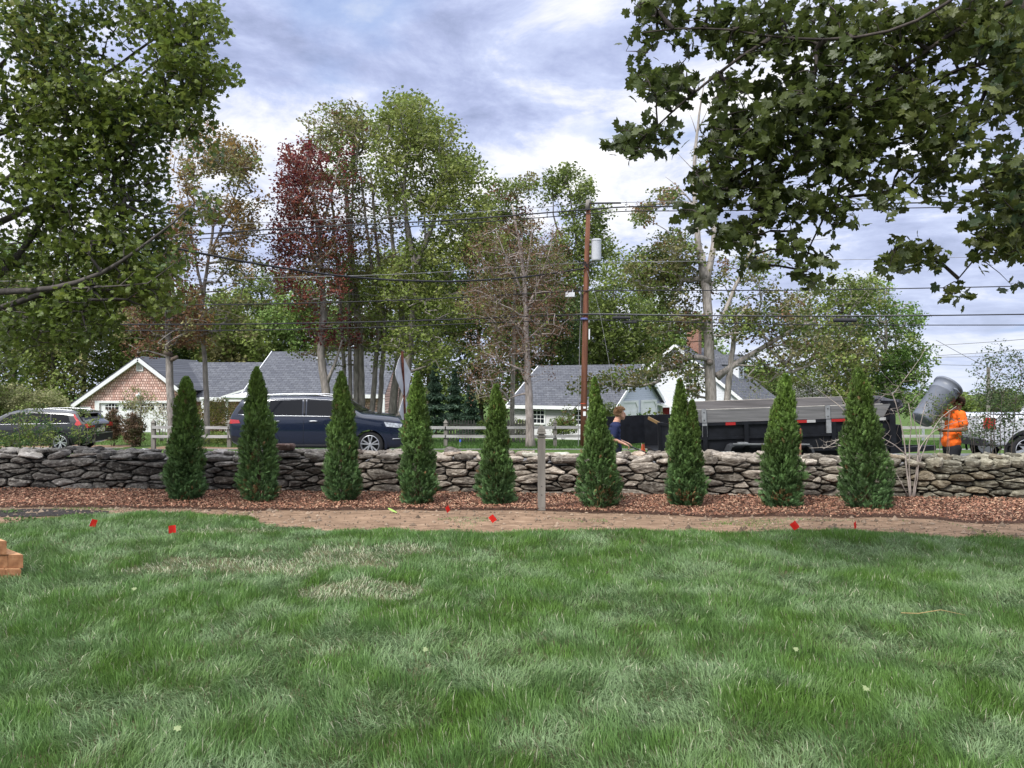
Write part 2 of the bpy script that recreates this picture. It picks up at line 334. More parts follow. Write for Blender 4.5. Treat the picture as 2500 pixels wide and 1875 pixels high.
def lawn():
    parts = []
    for y0, y1, dens in ((2.5, 4.2, 10500), (4.2, 6.2, 7000), (6.2, 9.5, 4800)):
        x0 = -(y1 * .667 + 2.4); n = int(dens * (y1 - y0) * 2 * -x0); parts.append((rng.uniform(x0, -x0, n), rng.uniform(y0, y1, n)))
    x = np.concatenate([p[0] for p in parts]); y = np.concatenate([p[1] for p in parts])
    ed = edge(x, EDG_D, 0.09, 5); fringe = (n2(x, y, 5, 41) - .35) * .5
    keep = y < ed + fringe * .35
    # stray tufts on the dirt
    tuft = (y > ed) & (n2(x, y, 2.2, 44) > 0.665) & (y < ed + .75) & (rng.random(len(x)) < .4)
    tuft |= (np.hypot((x - 3.0) / .9, (y - 8.62) / .10) < 1) & (rng.random(len(x)) < .55)
    tuft |= (np.hypot((x + 6.5) / .8, (y - 9.55) / .12) < 1) & (rng.random(len(x)) < .35)
    tuft |= (np.hypot((x + 5.2) / .5, (y - 9.35) / .15) < 1) & (rng.random(len(x)) < .4)
    # worn places
    def spot(cx, cy, rx, ry, th=1.0):
        return np.hypot((x - cx) / rx, (y - cy) / ry) + (n2(x, y, 3.5, 52) - .5) * 1.6 < th
    worn = spot(-2.1, 6.6, 1.0, .36) | spot(-1.45, 7.05, .7, .28) | spot(-1.15, 5.75, .55, .25) | spot(-3.0, 8.0, .6, .18)
    ringy = np.abs(np.hypot((x + .2), (y - 6.0) * 1.5) - 2.4 + (n2(x, y, 1.2, 61) - .5) * 1.3) < .10
    thin = (worn & (rng.random(len(x)) < .55)) | (ringy & (rng.random(len(x)) < .2))
    ok = (keep | tuft) & ~thin
    x = x[ok]; y = y[ok]; worn = worn[ok]; tf = (y > ed[ok] + .08); n = len(x)
    # combed flow: noise angle with broad swaths
    a1 = n2(x, y, 2.6, 71, 3) * 13.0; a2 = n2(x, y, 6.0, 72, 2) * 5.0
    ang = a1 + a2 + rng.normal(0, .9, n)
    lay = np.clip((n2(x, y, 4.6, 81, 4) * .62 + n2(x, y, 1.3, 82, 3) * .38 - .42) * 4.2, 0, 1); lay = np.maximum(lay, worn * .95)
    lean = .38 + lay * .62 + rng.normal(0, .24, n); lean = np.clip(lean, .05, 1.22)
    hh = (.045 + .050 * n2(x, y, 4.2, 91, 3)) * rng.uniform(.5, 1.25, n) * np.where(worn, .8, 1) * np.where(tf, .6, 1) * np.clip(.55 + (ed[ok] - y) * 1.1, .55, 1)
    w = .0036 + .00034 * y * rng.uniform(.8, 1.3, n)
    A = np.array([.110, .208, .042]); B = np.array([.125, .230, .074]); C = np.array([.205, .285, .155]); Dd = np.array([.42, .43, .30])
    t = np.clip((n2(x, y, 3.8, 95, 4) - .34) * 3.0, 0, 1)[:, None]; u = (lay[:, None] * .8)
    t = t * .75; c = A * (1 - t) + B * t; c = c * (1 - u * .85) + C * u * .85
    dry = (rng.random(n) < np.where(worn, .42, .03))[:, None]; c = np.where(dry, Dd, c) * rng.uniform(.72, 1.3, n)[:, None]
    g = blades('lawn_grass', x, y, hh, w, ang, lean, c, gzn, M['grass']); tag(g, 'long green lawn grass in the foreground with swirled pale blades', 'grass', kind='stuff')
    # verge beyond the road
    n = 60000; x = rng.uniform(-26, 26, n); y = 26.0 + rng.random(n) ** 1.6 * 15; fe = lerp(x, [-60, -14.6, -12.4, -9.5, 60], [31.5, 30.6, 26.6, 25.9, 25.7])
    lim = fe + np.where(x < -7.6, 1.0 + n2(x, y, .8, 31) * .8, .05); k = y > lim; x = x[k]; y = y[k]; n = len(x)
    c = np.array([.075, .15, .035]) * rng.uniform(.65, 1.35, n)[:, None]; c[x < -7.6] *= np.array([1.3, 1.05, 1.0])
    g = blades('verge_grass', x, y, rng.uniform(.06, .15, n), rng.uniform(.012, .022, n), rng.uniform(0, 6.28, n), rng.uniform(.1, .8, n), c, gz, M['grass']); tag(g, 'mown green grass of the far verge around the rail fence', 'grass', kind='stuff')
lawn()
def chips():
    n = 80000; x = rng.uniform(-8.4, 8.2, n); f = edge(x, EDG_M, .06, 9); b = wall_y(x) + .05
    t = rng.random(n); y = f + (b - f) * t - rng.exponential(.035, n) * (rng.random(n) < .35); z = gzn(x, y) + .02 + rng.uniform(0, .014, n) + .03 * n2(x, y, 6, 3)
    L = rng.uniform(.012, .042, n) * rng.uniform(.6, 1.1, n); w = L * rng.uniform(.2, .5, n)
    a = rng.uniform(0, 6.28, n); til = rng.normal(0, .35, n); rol = rng.normal(0, .5, n)
    d = np.stack([np.cos(a) * np.cos(til), np.sin(a) * np.cos(til), np.sin(til)], 1); s0 = np.stack([-np.sin(a), np.cos(a), 0 * a], 1)
    s = s0 * np.cos(rol)[:, None] + np.cross(d, s0) * np.sin(rol)[:, None]; up = np.cross(d, s)
    P = np.stack([x, y, z], 1); V = np.empty((n, 6, 3)); th = (w * .25)[:, None] * up
    V[:, 0] = P - d * L[:, None] / 2 - s * w[:, None] / 2; V[:, 1] = P - d * L[:, None] / 2 + s * w[:, None] / 2
    V[:, 2] = P + s * w[:, None] / 2 + th; V[:, 3] = P - s * w[:, None] / 2 + th
    V[:, 4] = P + d * L[:, None] / 2 + s * w[:, None] / 3; V[:, 5] = P + d * L[:, None] / 2 - s * w[:, None] / 3
    pal = np.array([[.27, .125, .08], [.34, .18, .115], [.17, .075, .048], [.46, .30, .20], [.10, .052, .038], [.30, .155, .10]])
    c = pal[rng.integers(0, 6, n)] * rng.uniform(.7, 1.25, n)[:, None] * (0.85 + .3 * n2(x, y, 1.0, 8))[:, None]
    b_ = np.arange(n)[:, None] * 6; mb = MB(); mb.v.append(V.reshape(-1, 3)); mb.n = 6 * n
    mb.f = {4: [(b_ + np.array([0, 1, 2, 3]), c, np.zeros(n, np.int32)), (b_ + np.array([3, 2, 4, 5]), c * .93, np.zeros(n, np.int32))]}
    tag(mb.build('bark_mulch', M['chip']), 'reddish brown wood chip mulch along the foot of the stone wall', 'mulch', kind='stuff')
    # pebbles, clods and straw bits on the dirt
    n = 2600; x = rng.uniform(-8, 8, n); lo = edge(x, EDG_D, .09, 5); hi = edge(x, EDG_M, .06, 9); y = lo + (hi - lo) * rng.random(n); mb = MB()
    ic = np.array([[1,0,0],[-1,0,0],[0,1,0],[0,-1,0],[0,0,1],[0,0,-1]], float); fc = np.array([[0,2,4],[2,1,4],[1,3,4],[3,0,4],[2,0,5],[1,2,5],[3,1,5],[0,3,5]])
    r = rng.exponential(.006, n) + .003; V = ic[None] * r[:, None, None] * rng.uniform(.5, 1.6, (n, 1, 3)) ; V = V + np.stack([x, y, gzn(x, y) + .01], 1)[:, None]
    cc = np.repeat(np.array([.20, .15, .11]) * rng.uniform(.5, 1.7, n)[:, None], 8, 0)
    mb.v.append(V.reshape(-1, 3)); mb.n = 6 * n; mb.f = {3: [((np.arange(n)[:, None, None] * 6 + fc[None]).reshape(-1, 3), cc, np.zeros(8 * n, np.int32))]}
    tag(mb.build('soil_crumbs', M['chip']), 'small clods and pebbles scattered over the bare raked soil', 'soil crumbs', kind='stuff')
chips()

# ---------------------------------------------------------------- dry stone wall
def clip(poly, nx, nz_, c):
    out = []; m = len(poly)
    for i in range(m):
        a = poly[i]; b = poly[(i + 1) % m]; da = a[0] * nx + a[1] * nz_ - c; db = b[0] * nx + b[1] * nz_ - c
        if da <= 0: out.append(a)
        if (da < 0) != (db < 0) and abs(da - db) > 1e-12:
            t = da / (da - db); out.append((a[0] + (b[0] - a[0]) * t, a[1] + (b[1] - a[1]) * t))
    return out
def chaikin(p, k):
    p = np.asarray(p)
    for _ in range(k):
        q = np.roll(p, -1, 0); p = np.stack([p * .84 + q * .16, p * .16 + q * .84], 1).reshape(-1, 2)
    return p
def resample(p, n):
    q = np.vstack([p, p[:1]]); s = np.concatenate([[0], np.cumsum(np.linalg.norm(np.diff(q, axis=0), axis=1))]); t = np.linspace(0, s[-1], n, endpoint=False)
    return np.stack([np.interp(t, s, q[:, 0]), np.interp(t, s, q[:, 1])], 1)
def stone_geo(poly, thick, bulge, n=18, seed=0, amp=.012):
    """closed stone: outline in (u,v), thickness along w; front at w=0 bulging to -bulge"""
    P = resample(chaikin(poly, 1), n); c = P.mean(0); r = random.Random(seed)
    rings = [(.0, -bulge), (.36, -bulge * 1.0), (.66, -bulge * .92), (.85, -bulge * .72), (.955, -bulge * .25), (1.0, bulge * .5 + .006), (.99, thick * .6), (.85, thick), (0, thick)]
    V = []; tx = r.uniform(-.10, .10); tz = r.uniform(-.22, .16)
    for k, (s, w) in enumerate(rings):
        if s == 0: V.append([[c[0], w, c[1]]]); continue
        q = c + (P - c) * s; ww = np.full(n, w)
        if k < 5: ww = ww + tx * (q[:, 0] - c[0]) + tz * (q[:, 1] - c[1])
        V.append(np.stack([q[:, 0], ww, q[:, 1]], 1))
    A = np.concatenate([np.asarray(v, float) for v in V])
    nn = A * np.array([7, 7, 22]) + seed * 3.7
    A[:, 1] += (vnoise(nn, 1) - .5) * amp * 2.4 + (vnoise(nn * 2.3, 2) - .5) * amp * 1.2
    m4 = A * np.array([16, 16, 34]) + seed * 1.7
    A[:, 1] += (np.round(vnoise(m4, 6) * 3) / 3 - .5) * amp * 2.0
    A[:, 0] += (vnoise(nn, 3) - .5) * amp * 1.8; A[:, 2] += (vnoise(nn, 4) - .5) * amp * 1.3
    f = []; K = len(rings) - 2
    f += [(0, 1 + (j + 1) % n, 1 + j) for j in range(n)]
    for k in range(K - 1):
        a = 1 + k * n; b = a + n; f += [(a + j, a + (j + 1) % n, b + (j + 1) % n, b + j) for j in range(n)]
    a = 1 + (K - 1) * n; e = 1 + K * n; f += [(a + j, a + (j + 1) % n, e) for j in range(n)]
    return A, f
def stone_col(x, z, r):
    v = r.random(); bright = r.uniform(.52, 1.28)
    left = np.array([.100, .092, .084]); mid = np.array([.175, .150, .124]); right = np.array([.122, .112, .082])  # left stretch darker: dark slate, with its shade also put into the colour
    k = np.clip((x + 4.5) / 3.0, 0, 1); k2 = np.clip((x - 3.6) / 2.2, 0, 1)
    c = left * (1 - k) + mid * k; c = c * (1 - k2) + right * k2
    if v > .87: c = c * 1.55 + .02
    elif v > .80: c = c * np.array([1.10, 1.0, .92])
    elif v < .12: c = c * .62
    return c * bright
def stone_wall():
    x0, x1 = -10.5, 10.5; AS = 3.2; r = random.Random(3); top0 = .455
    seeds = []; z = .035
    row = 0
    while z < top0 + .12:
        h = r.uniform(.056, .092); x = x0 + r.random() * .3
        while x < x1:
            big = 1.0 if x < 1.2 else 1.15
            L_ = r.choice([.10, .15, .2, .26, .34]) * r.uniform(.85, 1.2) * big
            (seeds.append((x, (z + r.uniform(-.040, .040)) , r.uniform(-.012, .012) if L_ < .3 else r.uniform(.0, .030))) if r.random() > .10 else None); x += L_
        z += h; row += 1
    S = np.array([(a, b * AS) for a, b, _ in seeds]); W = np.array([w for _, _, w in seeds]); mb = MB()
    tops = lambda x: top0 + (float(n2([x], [0], .9, 77)[0]) - .5) * .09
    for side in (0, 1):
        for i in range(len(S)):
            sx, sz = S[i]; poly = [(sx - .5, sz - .6), (sx + .5, sz - .6), (sx + .5, sz + .6), (sx - .5, sz + .6)]
            d = np.hypot(S[:, 0] - sx, S[:, 1] - sz)
            for j in np.argsort(d)[1:16]:
                if d[j] > 1.0: break
                nx, nz_ = S[j, 0] - sx, S[j, 1] - sz; mx_, mz = (S[j, 0] + sx) / 2, (S[j, 1] + sz) / 2
                poly = clip(poly, nx, nz_, nx * mx_ + nz_ * mz + (W[i] - W[j]) * 1.0)
                if len(poly) < 3: break
            if len(poly) < 3: continue
            P = np.array(poly); P[:, 1] /= AS; tp = tops(sx) + r.uniform(-.03, .035)
            poly = clip([tuple(p) for p in P], 0, 1, tp); poly = clip(poly, 0, -1, .06)
            if len(poly) < 3: continue
            P = np.array(poly); ext = P.max(0) - P.min(0)
            if ext[1] < .022 or ext[0] < .035: continue
            c = P.mean(0); gap = .0062; P = c + (P - c) * np.maximum(1 - gap * 2 / ext, .5)
            seed = i * 2 + side
            A, f = stone_geo(P, .2, min(.045, .30 * ext[1] + .008), 18, seed, .008 + .006 * r.random())
            A[:, 1] += r.uniform(-.028, .022)
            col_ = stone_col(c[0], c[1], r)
            if side == 0: V = np.stack([A[:, 0], wall_y(A[:, 0]) + .02 + A[:, 1] + .10 * A[:, 2], A[:, 2]], 1)
            else:
                A[:, 2] += -.0; V = np.stack([A[:, 0], wall_y(A[:, 0]) + .70 - A[:, 1] - .06 * A[:, 2], A[:, 2]], 1)
            mb.add(V, f, col_)
    # lower courses of the roadside face (the road lies lower)
    for z in np.arange(-.55, -.05, .13):
        x = x0
        while x < x1:
            L_ = r.uniform(.2, .5); P = [(x, z), (x + L_, z + .01), (x + L_ * .95, z + .12), (x + .02, z + .125)]
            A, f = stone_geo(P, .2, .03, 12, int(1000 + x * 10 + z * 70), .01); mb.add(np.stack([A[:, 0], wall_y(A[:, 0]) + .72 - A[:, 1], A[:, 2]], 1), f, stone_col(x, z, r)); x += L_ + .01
    # dark rubble core
    for a in np.arange(x0, x1, .5):
        mb.box((a, float(wall_y(a)) + .10, -.4), (a + .51, float(wall_y(a)) + .60, .40), (.05, .048, .045))
    # capstones in three staggered rows, laid flat
    for rowi, (dy, zb) in enumerate(((.10, .0), (.30, .025), (.50, .015), (.20, .05), (.42, .055))):
        x = x0 + rowi * .13
        while x < x1:
            Lx = r.uniform(.16, .52) if rowi < 3 else r.uniform(.12, .34); Ly = r.uniform(.18, .28); th = r.uniform(.030, .075) if rowi < 3 else r.uniform(.02, .05)
            if rowi >= 3 and r.random() < .45: x += Lx; continue
            if x > 1.2: th *= 1.25; Lx *= .85
            m_ = r.randint(6, 9); pol = []
            for k in range(m_):
                a = 2 * math.pi * (k + r.uniform(-.25, .25)) / m_; q = r.uniform(.82, 1.05)
                ca, sa = math.cos(a), math.sin(a); e = (abs(ca) ** 3 + abs(sa) ** 3) ** (-1 / 3)
                pol.append((Lx / 2 * e * ca * q, Ly / 2 * e * sa * q))
            A, f = stone_geo(pol, th, .012, 16, int(5000 + x * 31 + rowi * 97), .010)
            Q = np.stack([A[:, 0], A[:, 2], -A[:, 1]], 1)          # w axis becomes vertical (front face up)
            ty, tx = r.uniform(-.09, .09), r.uniform(-.10, .10)
            if r.random() < .10: tx += r.choice([-1, 1]) * r.uniform(.12, .3)
            an = r.uniform(-.25, .25)
            Mx = T(x + Lx / 2, float(wall_y(x)) + dy + r.uniform(-.03, .03), tops(x) + .035 + zb + th * .5 + r.uniform(-.008, .012)) @ RZ(an) @ RX(ty) @ RY(tx)
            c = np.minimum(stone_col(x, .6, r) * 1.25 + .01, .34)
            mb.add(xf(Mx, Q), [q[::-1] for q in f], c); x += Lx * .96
    o = mb.build('stone_wall', M['stone'], smooth=False); tag(o, 'long low dry stone wall of grey fieldstones behind the arborvitae row', 'stone wall')
    # a brown loose rock on top
    A, f = stone_geo([(-.15, -.045), (.14, -.05), (.15, .04), (.10, .05), (-.14, .045)], .2, .03, 18, 99, .008)
    p = PX(690, 1092, 11.05)
    k = MB(); k.add(np.stack([A[:, 0] + p[0], A[:, 1] + p[1], A[:, 2] + .64], 1), f, (.10, .062, .05))
    tag(k.build('loose_rock', M['stone'], smooth=True), 'dark reddish brown squared rock lying loose on the wall top below the blue car', 'rock')
stone_wall()
# ---------------------------------------------------------------- leaves
def frames(nrm, spin):
    n = nrm / (np.linalg.norm(nrm, axis=1)[:, None] + 1e-9); ref = np.where(np.abs(n[:, 2:3]) > .9, np.array([[1., 0, 0]]), np.array([[0, 0, 1.]]))
    a = np.cross(n, ref); a /= np.linalg.norm(a, axis=1)[:, None]; b = np.cross(n, a); c, s = np.cos(spin)[:, None], np.sin(spin)[:, None]
    return a * c + b * s, -a * s + b * c, n
def scatter(mb, tpl, faces, pos, nrm, spin, size, colr, mat=0):
    """tpl (k,3) template in x,y plane, z = normal"""
    U, Vv, N_ = frames(nrm, spin); n = len(pos); k = len(tpl)
    V = pos[:, None] + size[:, None, None] * (tpl[None, :, 0:1] * U[:, None] + tpl[None, :, 1:2] * Vv[:, None] + tpl[None, :, 2:3] * N_[:, None])
    base = np.arange(n)[:, None] * k + mb.n
    mb.v.append(V.reshape(-1, 3)); mb.n += n * k
    for f in faces:
        f = np.array(f); mb.f.setdefault(len(f), []).append((base + f[None], colr, np.full(n, mat, np.int32)))
KITE = (np.array([[0, -.5, .0], [.42, .0, .10], [0, .5, -.04], [-.42, .02, .12]]), [(0, 1, 2, 3)])
LEAF6 = (np.array([[0, -.5, 0], [.5, -.05, .10], [.22, .1, .03], [0, .55, -.08], [-.22, .1, .03], [-.5, -.05, .12]]), [(0, 1, 2, 3, 4, 5)])
def maple_tpl():
    pts = []; lob = [(-90, .16), (-66, .36), (-44, .52), (-22, .44), (-2, .58), (12, .70), (28, .46), (44, .52), (58, .66), (72, .52), (90, .80)]
    rgt = [(math.cos(R(a)) * r_, math.sin(R(a)) * r_) for a, r_ in lob]
    lft = [(-x, y) for x, y in rgt[::-1][1:]]
    P = rgt + lft[:-1] if False else rgt + lft
    P = [p for i, p in enumerate(P) if i < 20]
    V = np.array([[x, y, .16 * abs(x) - .28 * (x * x + y * y)] for x, y in P])
    # fan from centre for a neat crease
    V = np.vstack([V, [[0, 0, .02]]]); c = len(V) - 1; n = c
    return V * .85, [(c, i, (i + 1) % n) for i in range(n)]
MAPLE = maple_tpl()

# ---------------------------------------------------------------- trees
class Skel:
    """branch skeleton grown from given stems toward scattered clusters"""
    def __init__(s): s.P = []; s.par = []; s.stem = []; s.cnt = None; s.r0 = []
    def stem_line(s, pts, r0, r1, step=.35, parent=-1):
        pts = np.asarray(pts, float); d = np.concatenate([[0], np.cumsum(np.linalg.norm(np.diff(pts, axis=0), axis=1))]); n = max(4, int(d[-1] / step))
        t = np.linspace(0, d[-1], n); q = np.stack([np.interp(t, d, pts[:, k]) for k in range(3)], 1)
        for _ in range(2):
            q[1:-1] = (q[:-2] + 2 * q[1:-1] + q[2:]) / 4
        q[1:-1, :2] += (rng.random((n - 2, 2)) - .5) * .05 * step * 2
        st = len(s.P)
        for k in range(n):
            s.P.append(q[k]); s.par.append(parent if k == 0 else st + k - 1); s.r0.append(r0 + (r1 - r0) * k / (n - 1))
        s.stem.append((st, st + n)); return st, st + n
    def grow(s, A, up=.25, wig=.12, seg=5, zmin=None):
        P = np.array(s.P); base = P[0].copy(); s.tips = []
        dist = np.min(np.linalg.norm(A[:, None] - P[None, ::3], axis=2), axis=1); order = np.argsort(dist)
        buf = np.zeros((len(P) + len(A) * seg + 5, 3)); buf[:len(P)] = P; n = len(P); s.paths = []; par = list(s.par)
        zok = np.zeros(len(buf), bool); zok[:n] = P[:, 2] > (zmin if zmin is not None else -99)
        depth = np.zeros(len(buf)); 
        for i in order:
            a = A[i]; D = a - buf[:n]; L_ = np.linalg.norm(D, axis=1); cost = L_ * (1 + .9 * np.clip(-D[:, 2] / (L_ + 1e-6), 0, 1)) + depth[:n] * .12; cost[~zok[:n]] = 1e9
            j = int(np.argmin(cost)); p0 = buf[j]; L_ = L_[j]; m = max(2, min(seg, int(L_ / .25) + 1)); t = np.linspace(0, 1, m + 1)[1:, None]
            mid = (p0 + a) / 2 + np.array([0, 0, 1]) * up * L_ * .25 + (rng.random(3) - .5) * wig * L_
            q = (1 - t) ** 2 * p0 + 2 * t * (1 - t) * mid + t * t * a
            ids = [];pj = j
            for k in range(m):
                buf[n] = q[k]; zok[n] = True; par.append(pj); depth[n] = depth[pj] + L_ / m; pj = n; ids.append(n); n += 1
            s.paths.append([j] + ids); s.tips.append(n - 1)
        s.P = buf[:n]; s.par = par; cnt = np.zeros(n); 
        for k in s.tips: cnt[k] += 1
        for k in range(n - 1, -1, -1):
            if par[k] >= 0: cnt[par[k]] += cnt[k]
        s.cnt = cnt; return s
    def mesh(s, twig, sides=5, color=(.2, .18, .16), pw=.5, cap=None):
        mb = MB(); rr = twig * np.maximum(s.cnt, 1) ** pw; c = np.asarray(color)
        if cap is None: cap = max(s.r0) * .6
        rr = np.minimum(rr, cap)
        for a, b in s.stem:
            r = np.array(s.r0[a:b]); pts = [s.P[k] for k in range(a, b)]
            if s.par[a] >= 0: pts = [s.P[s.par[a]]] + pts; r = np.concatenate([[r[0]], r])
            else:
                r = r.copy(); r[0] *= 1.35
            mb.tube(pts, r, 10, c)
        for pth in s.paths:
            r = rr[pth].copy(); r[0] = min(r[0], r[1] * 1.25)
            r[-1] *= .6
            mb.tube(s.P[pth], r, sides if r[1] > .012 else 3, c * (1 if r[1] > .02 else .85), cap=False)
        return mb
def ell_pts(ells, n, dspread, d, clump=.35, seed=0, csc=.55):
    """clusters inside picture-sized ellipses [(cx,cy,rx,ry,weight)], depth d, at real distance"""
    w = np.array([e[2] * e[3] * (e[4] if len(e) > 4 else 1) for e in ells], float); w /= w.sum(); out = []
    while len(out) < n:
        e = ells[rng.choice(len(ells), p=w)]; u = rng.normal(size=3); u /= np.linalg.norm(u); u *= rng.random() ** (1 / 2.4)
        ds = dspread if len(e) < 6 else e[5]; dc = d if len(e) < 7 else e[6]
        p = PX(e[0] + u[0] * e[2], e[1] + u[1] * e[3], dc + u[2] * ds)
        if clump and vnoise(p[None] * csc, 300 + seed)[0] < clump: continue
        out.append(p)
    return np.array(out)
def leaf_cloud(mb, centers, k, spread, size, pal, tpl=KITE, flat=.6, pw=None, seed=0, droop=0, sv=.35, cvar=.3):
    n = len(centers) * k; c = np.repeat(centers, k, 0); g = rng.normal(size=(n, 3)); g *= (rng.random((n, 1)) ** .33) / (np.linalg.norm(g, axis=1)[:, None] + 1e-9) * 1.0
    pos = c + g * np.array([1, 1, .75]) * spread * rng.uniform(.7, 1.25, (n, 1)); pos[:, 2] -= droop * np.abs(g[:, 0])
    nr = rng.normal(size=(n, 3)); nr[:, 2] += flat * 2.0 * np.sign(rng.random(n) - .15)
    pal = np.asarray(pal, float)
    if pw is None: pw = np.ones(len(pal))
    # palette choice coherent per cluster region
    q = vnoise(centers * .55 + 5, 400 + seed) * .65 + rng.random(len(centers)) * .35; cw = np.cumsum(np.asarray(pw, float) / np.sum(pw))
    q = (q - q.min()) / (np.ptp(q) + 1e-9) * .999; ci = np.searchsorted(cw, q)
    cl = pal[ci] * rng.uniform(1 - cvar, 1 + cvar, (len(centers), 1)); colr = np.repeat(cl, k, 0) * rng.uniform(.75, 1.28, (n, 1))
    scatter(mb, tpl[0], tpl[1], pos, nr, rng.uniform(0, 6.28, n), size * rng.uniform(1 - sv, 1 + sv, n), colr)
G1 = (.145, .195, .045); G2 = (.185, .235, .06); G3 = (.10, .14, .036); GY_ = (.225, .26, .07); CO = (.20, .115, .058); CR = (.165, .026, .036); RU = (.175, .088, .052); OL = (.19, .18, .075); LG = (.19, .29, .08)
BK = (.26, .235, .215); BKD = (.12, .10, .085)
def tree(name, label, cat, base, stems, ells, n, k, size, pal, d, dspread=2.5, bark=BK, spread=.5, pw=None, seed=0, clump=.36, group=None, twig=.010, up=.25, tpl=KITE, csc=.55, zmin=None, extra=None, extra_wood=None, mt='leaf', flat=.6, wcap=None, low=None):
    """stems: list of (px polyline [(x,y[,d])], r0, r1)"""
    o = empty(name, base); tag(o, label, cat, group); sk = Skel(); b = np.array(base, float); n = int(n * 2.3); k = max(5, int(k * .60)); spread *= .80; clump = max(0, clump - .06); size *= .86
    for pts, r0, r1 in stems:
        W = [PX(p[0], p[1], p[2] if len(p) > 2 else d) for p in pts]
        if low is not None and len(sk.stem) < low: W = [b if False else np.array([W[0][0], W[0][1], b[2] - .05])] + W
        sk.stem_line(W, r0, r1)
    A = ell_pts(ells, n, dspread, d, clump, seed, csc); sk.grow(A, up, zmin=zmin)
    wb = sk.mesh(twig, color=bark, cap=wcap)
    if extra_wood: extra_wood(wb)
    wb.build('trunk', M['bark'], o, smooth=True, loc=base)
    mb = MB(); leaf_cloud(mb, A, k, spread, size, pal, tpl, flat, pw, seed)
    if extra: extra(mb)
    mb.build('crown', M[mt], o, smooth=False, loc=base); return o
def gb(px, d): x = (px - CX) / F * d; return (x, d, float(gz(x, d)))

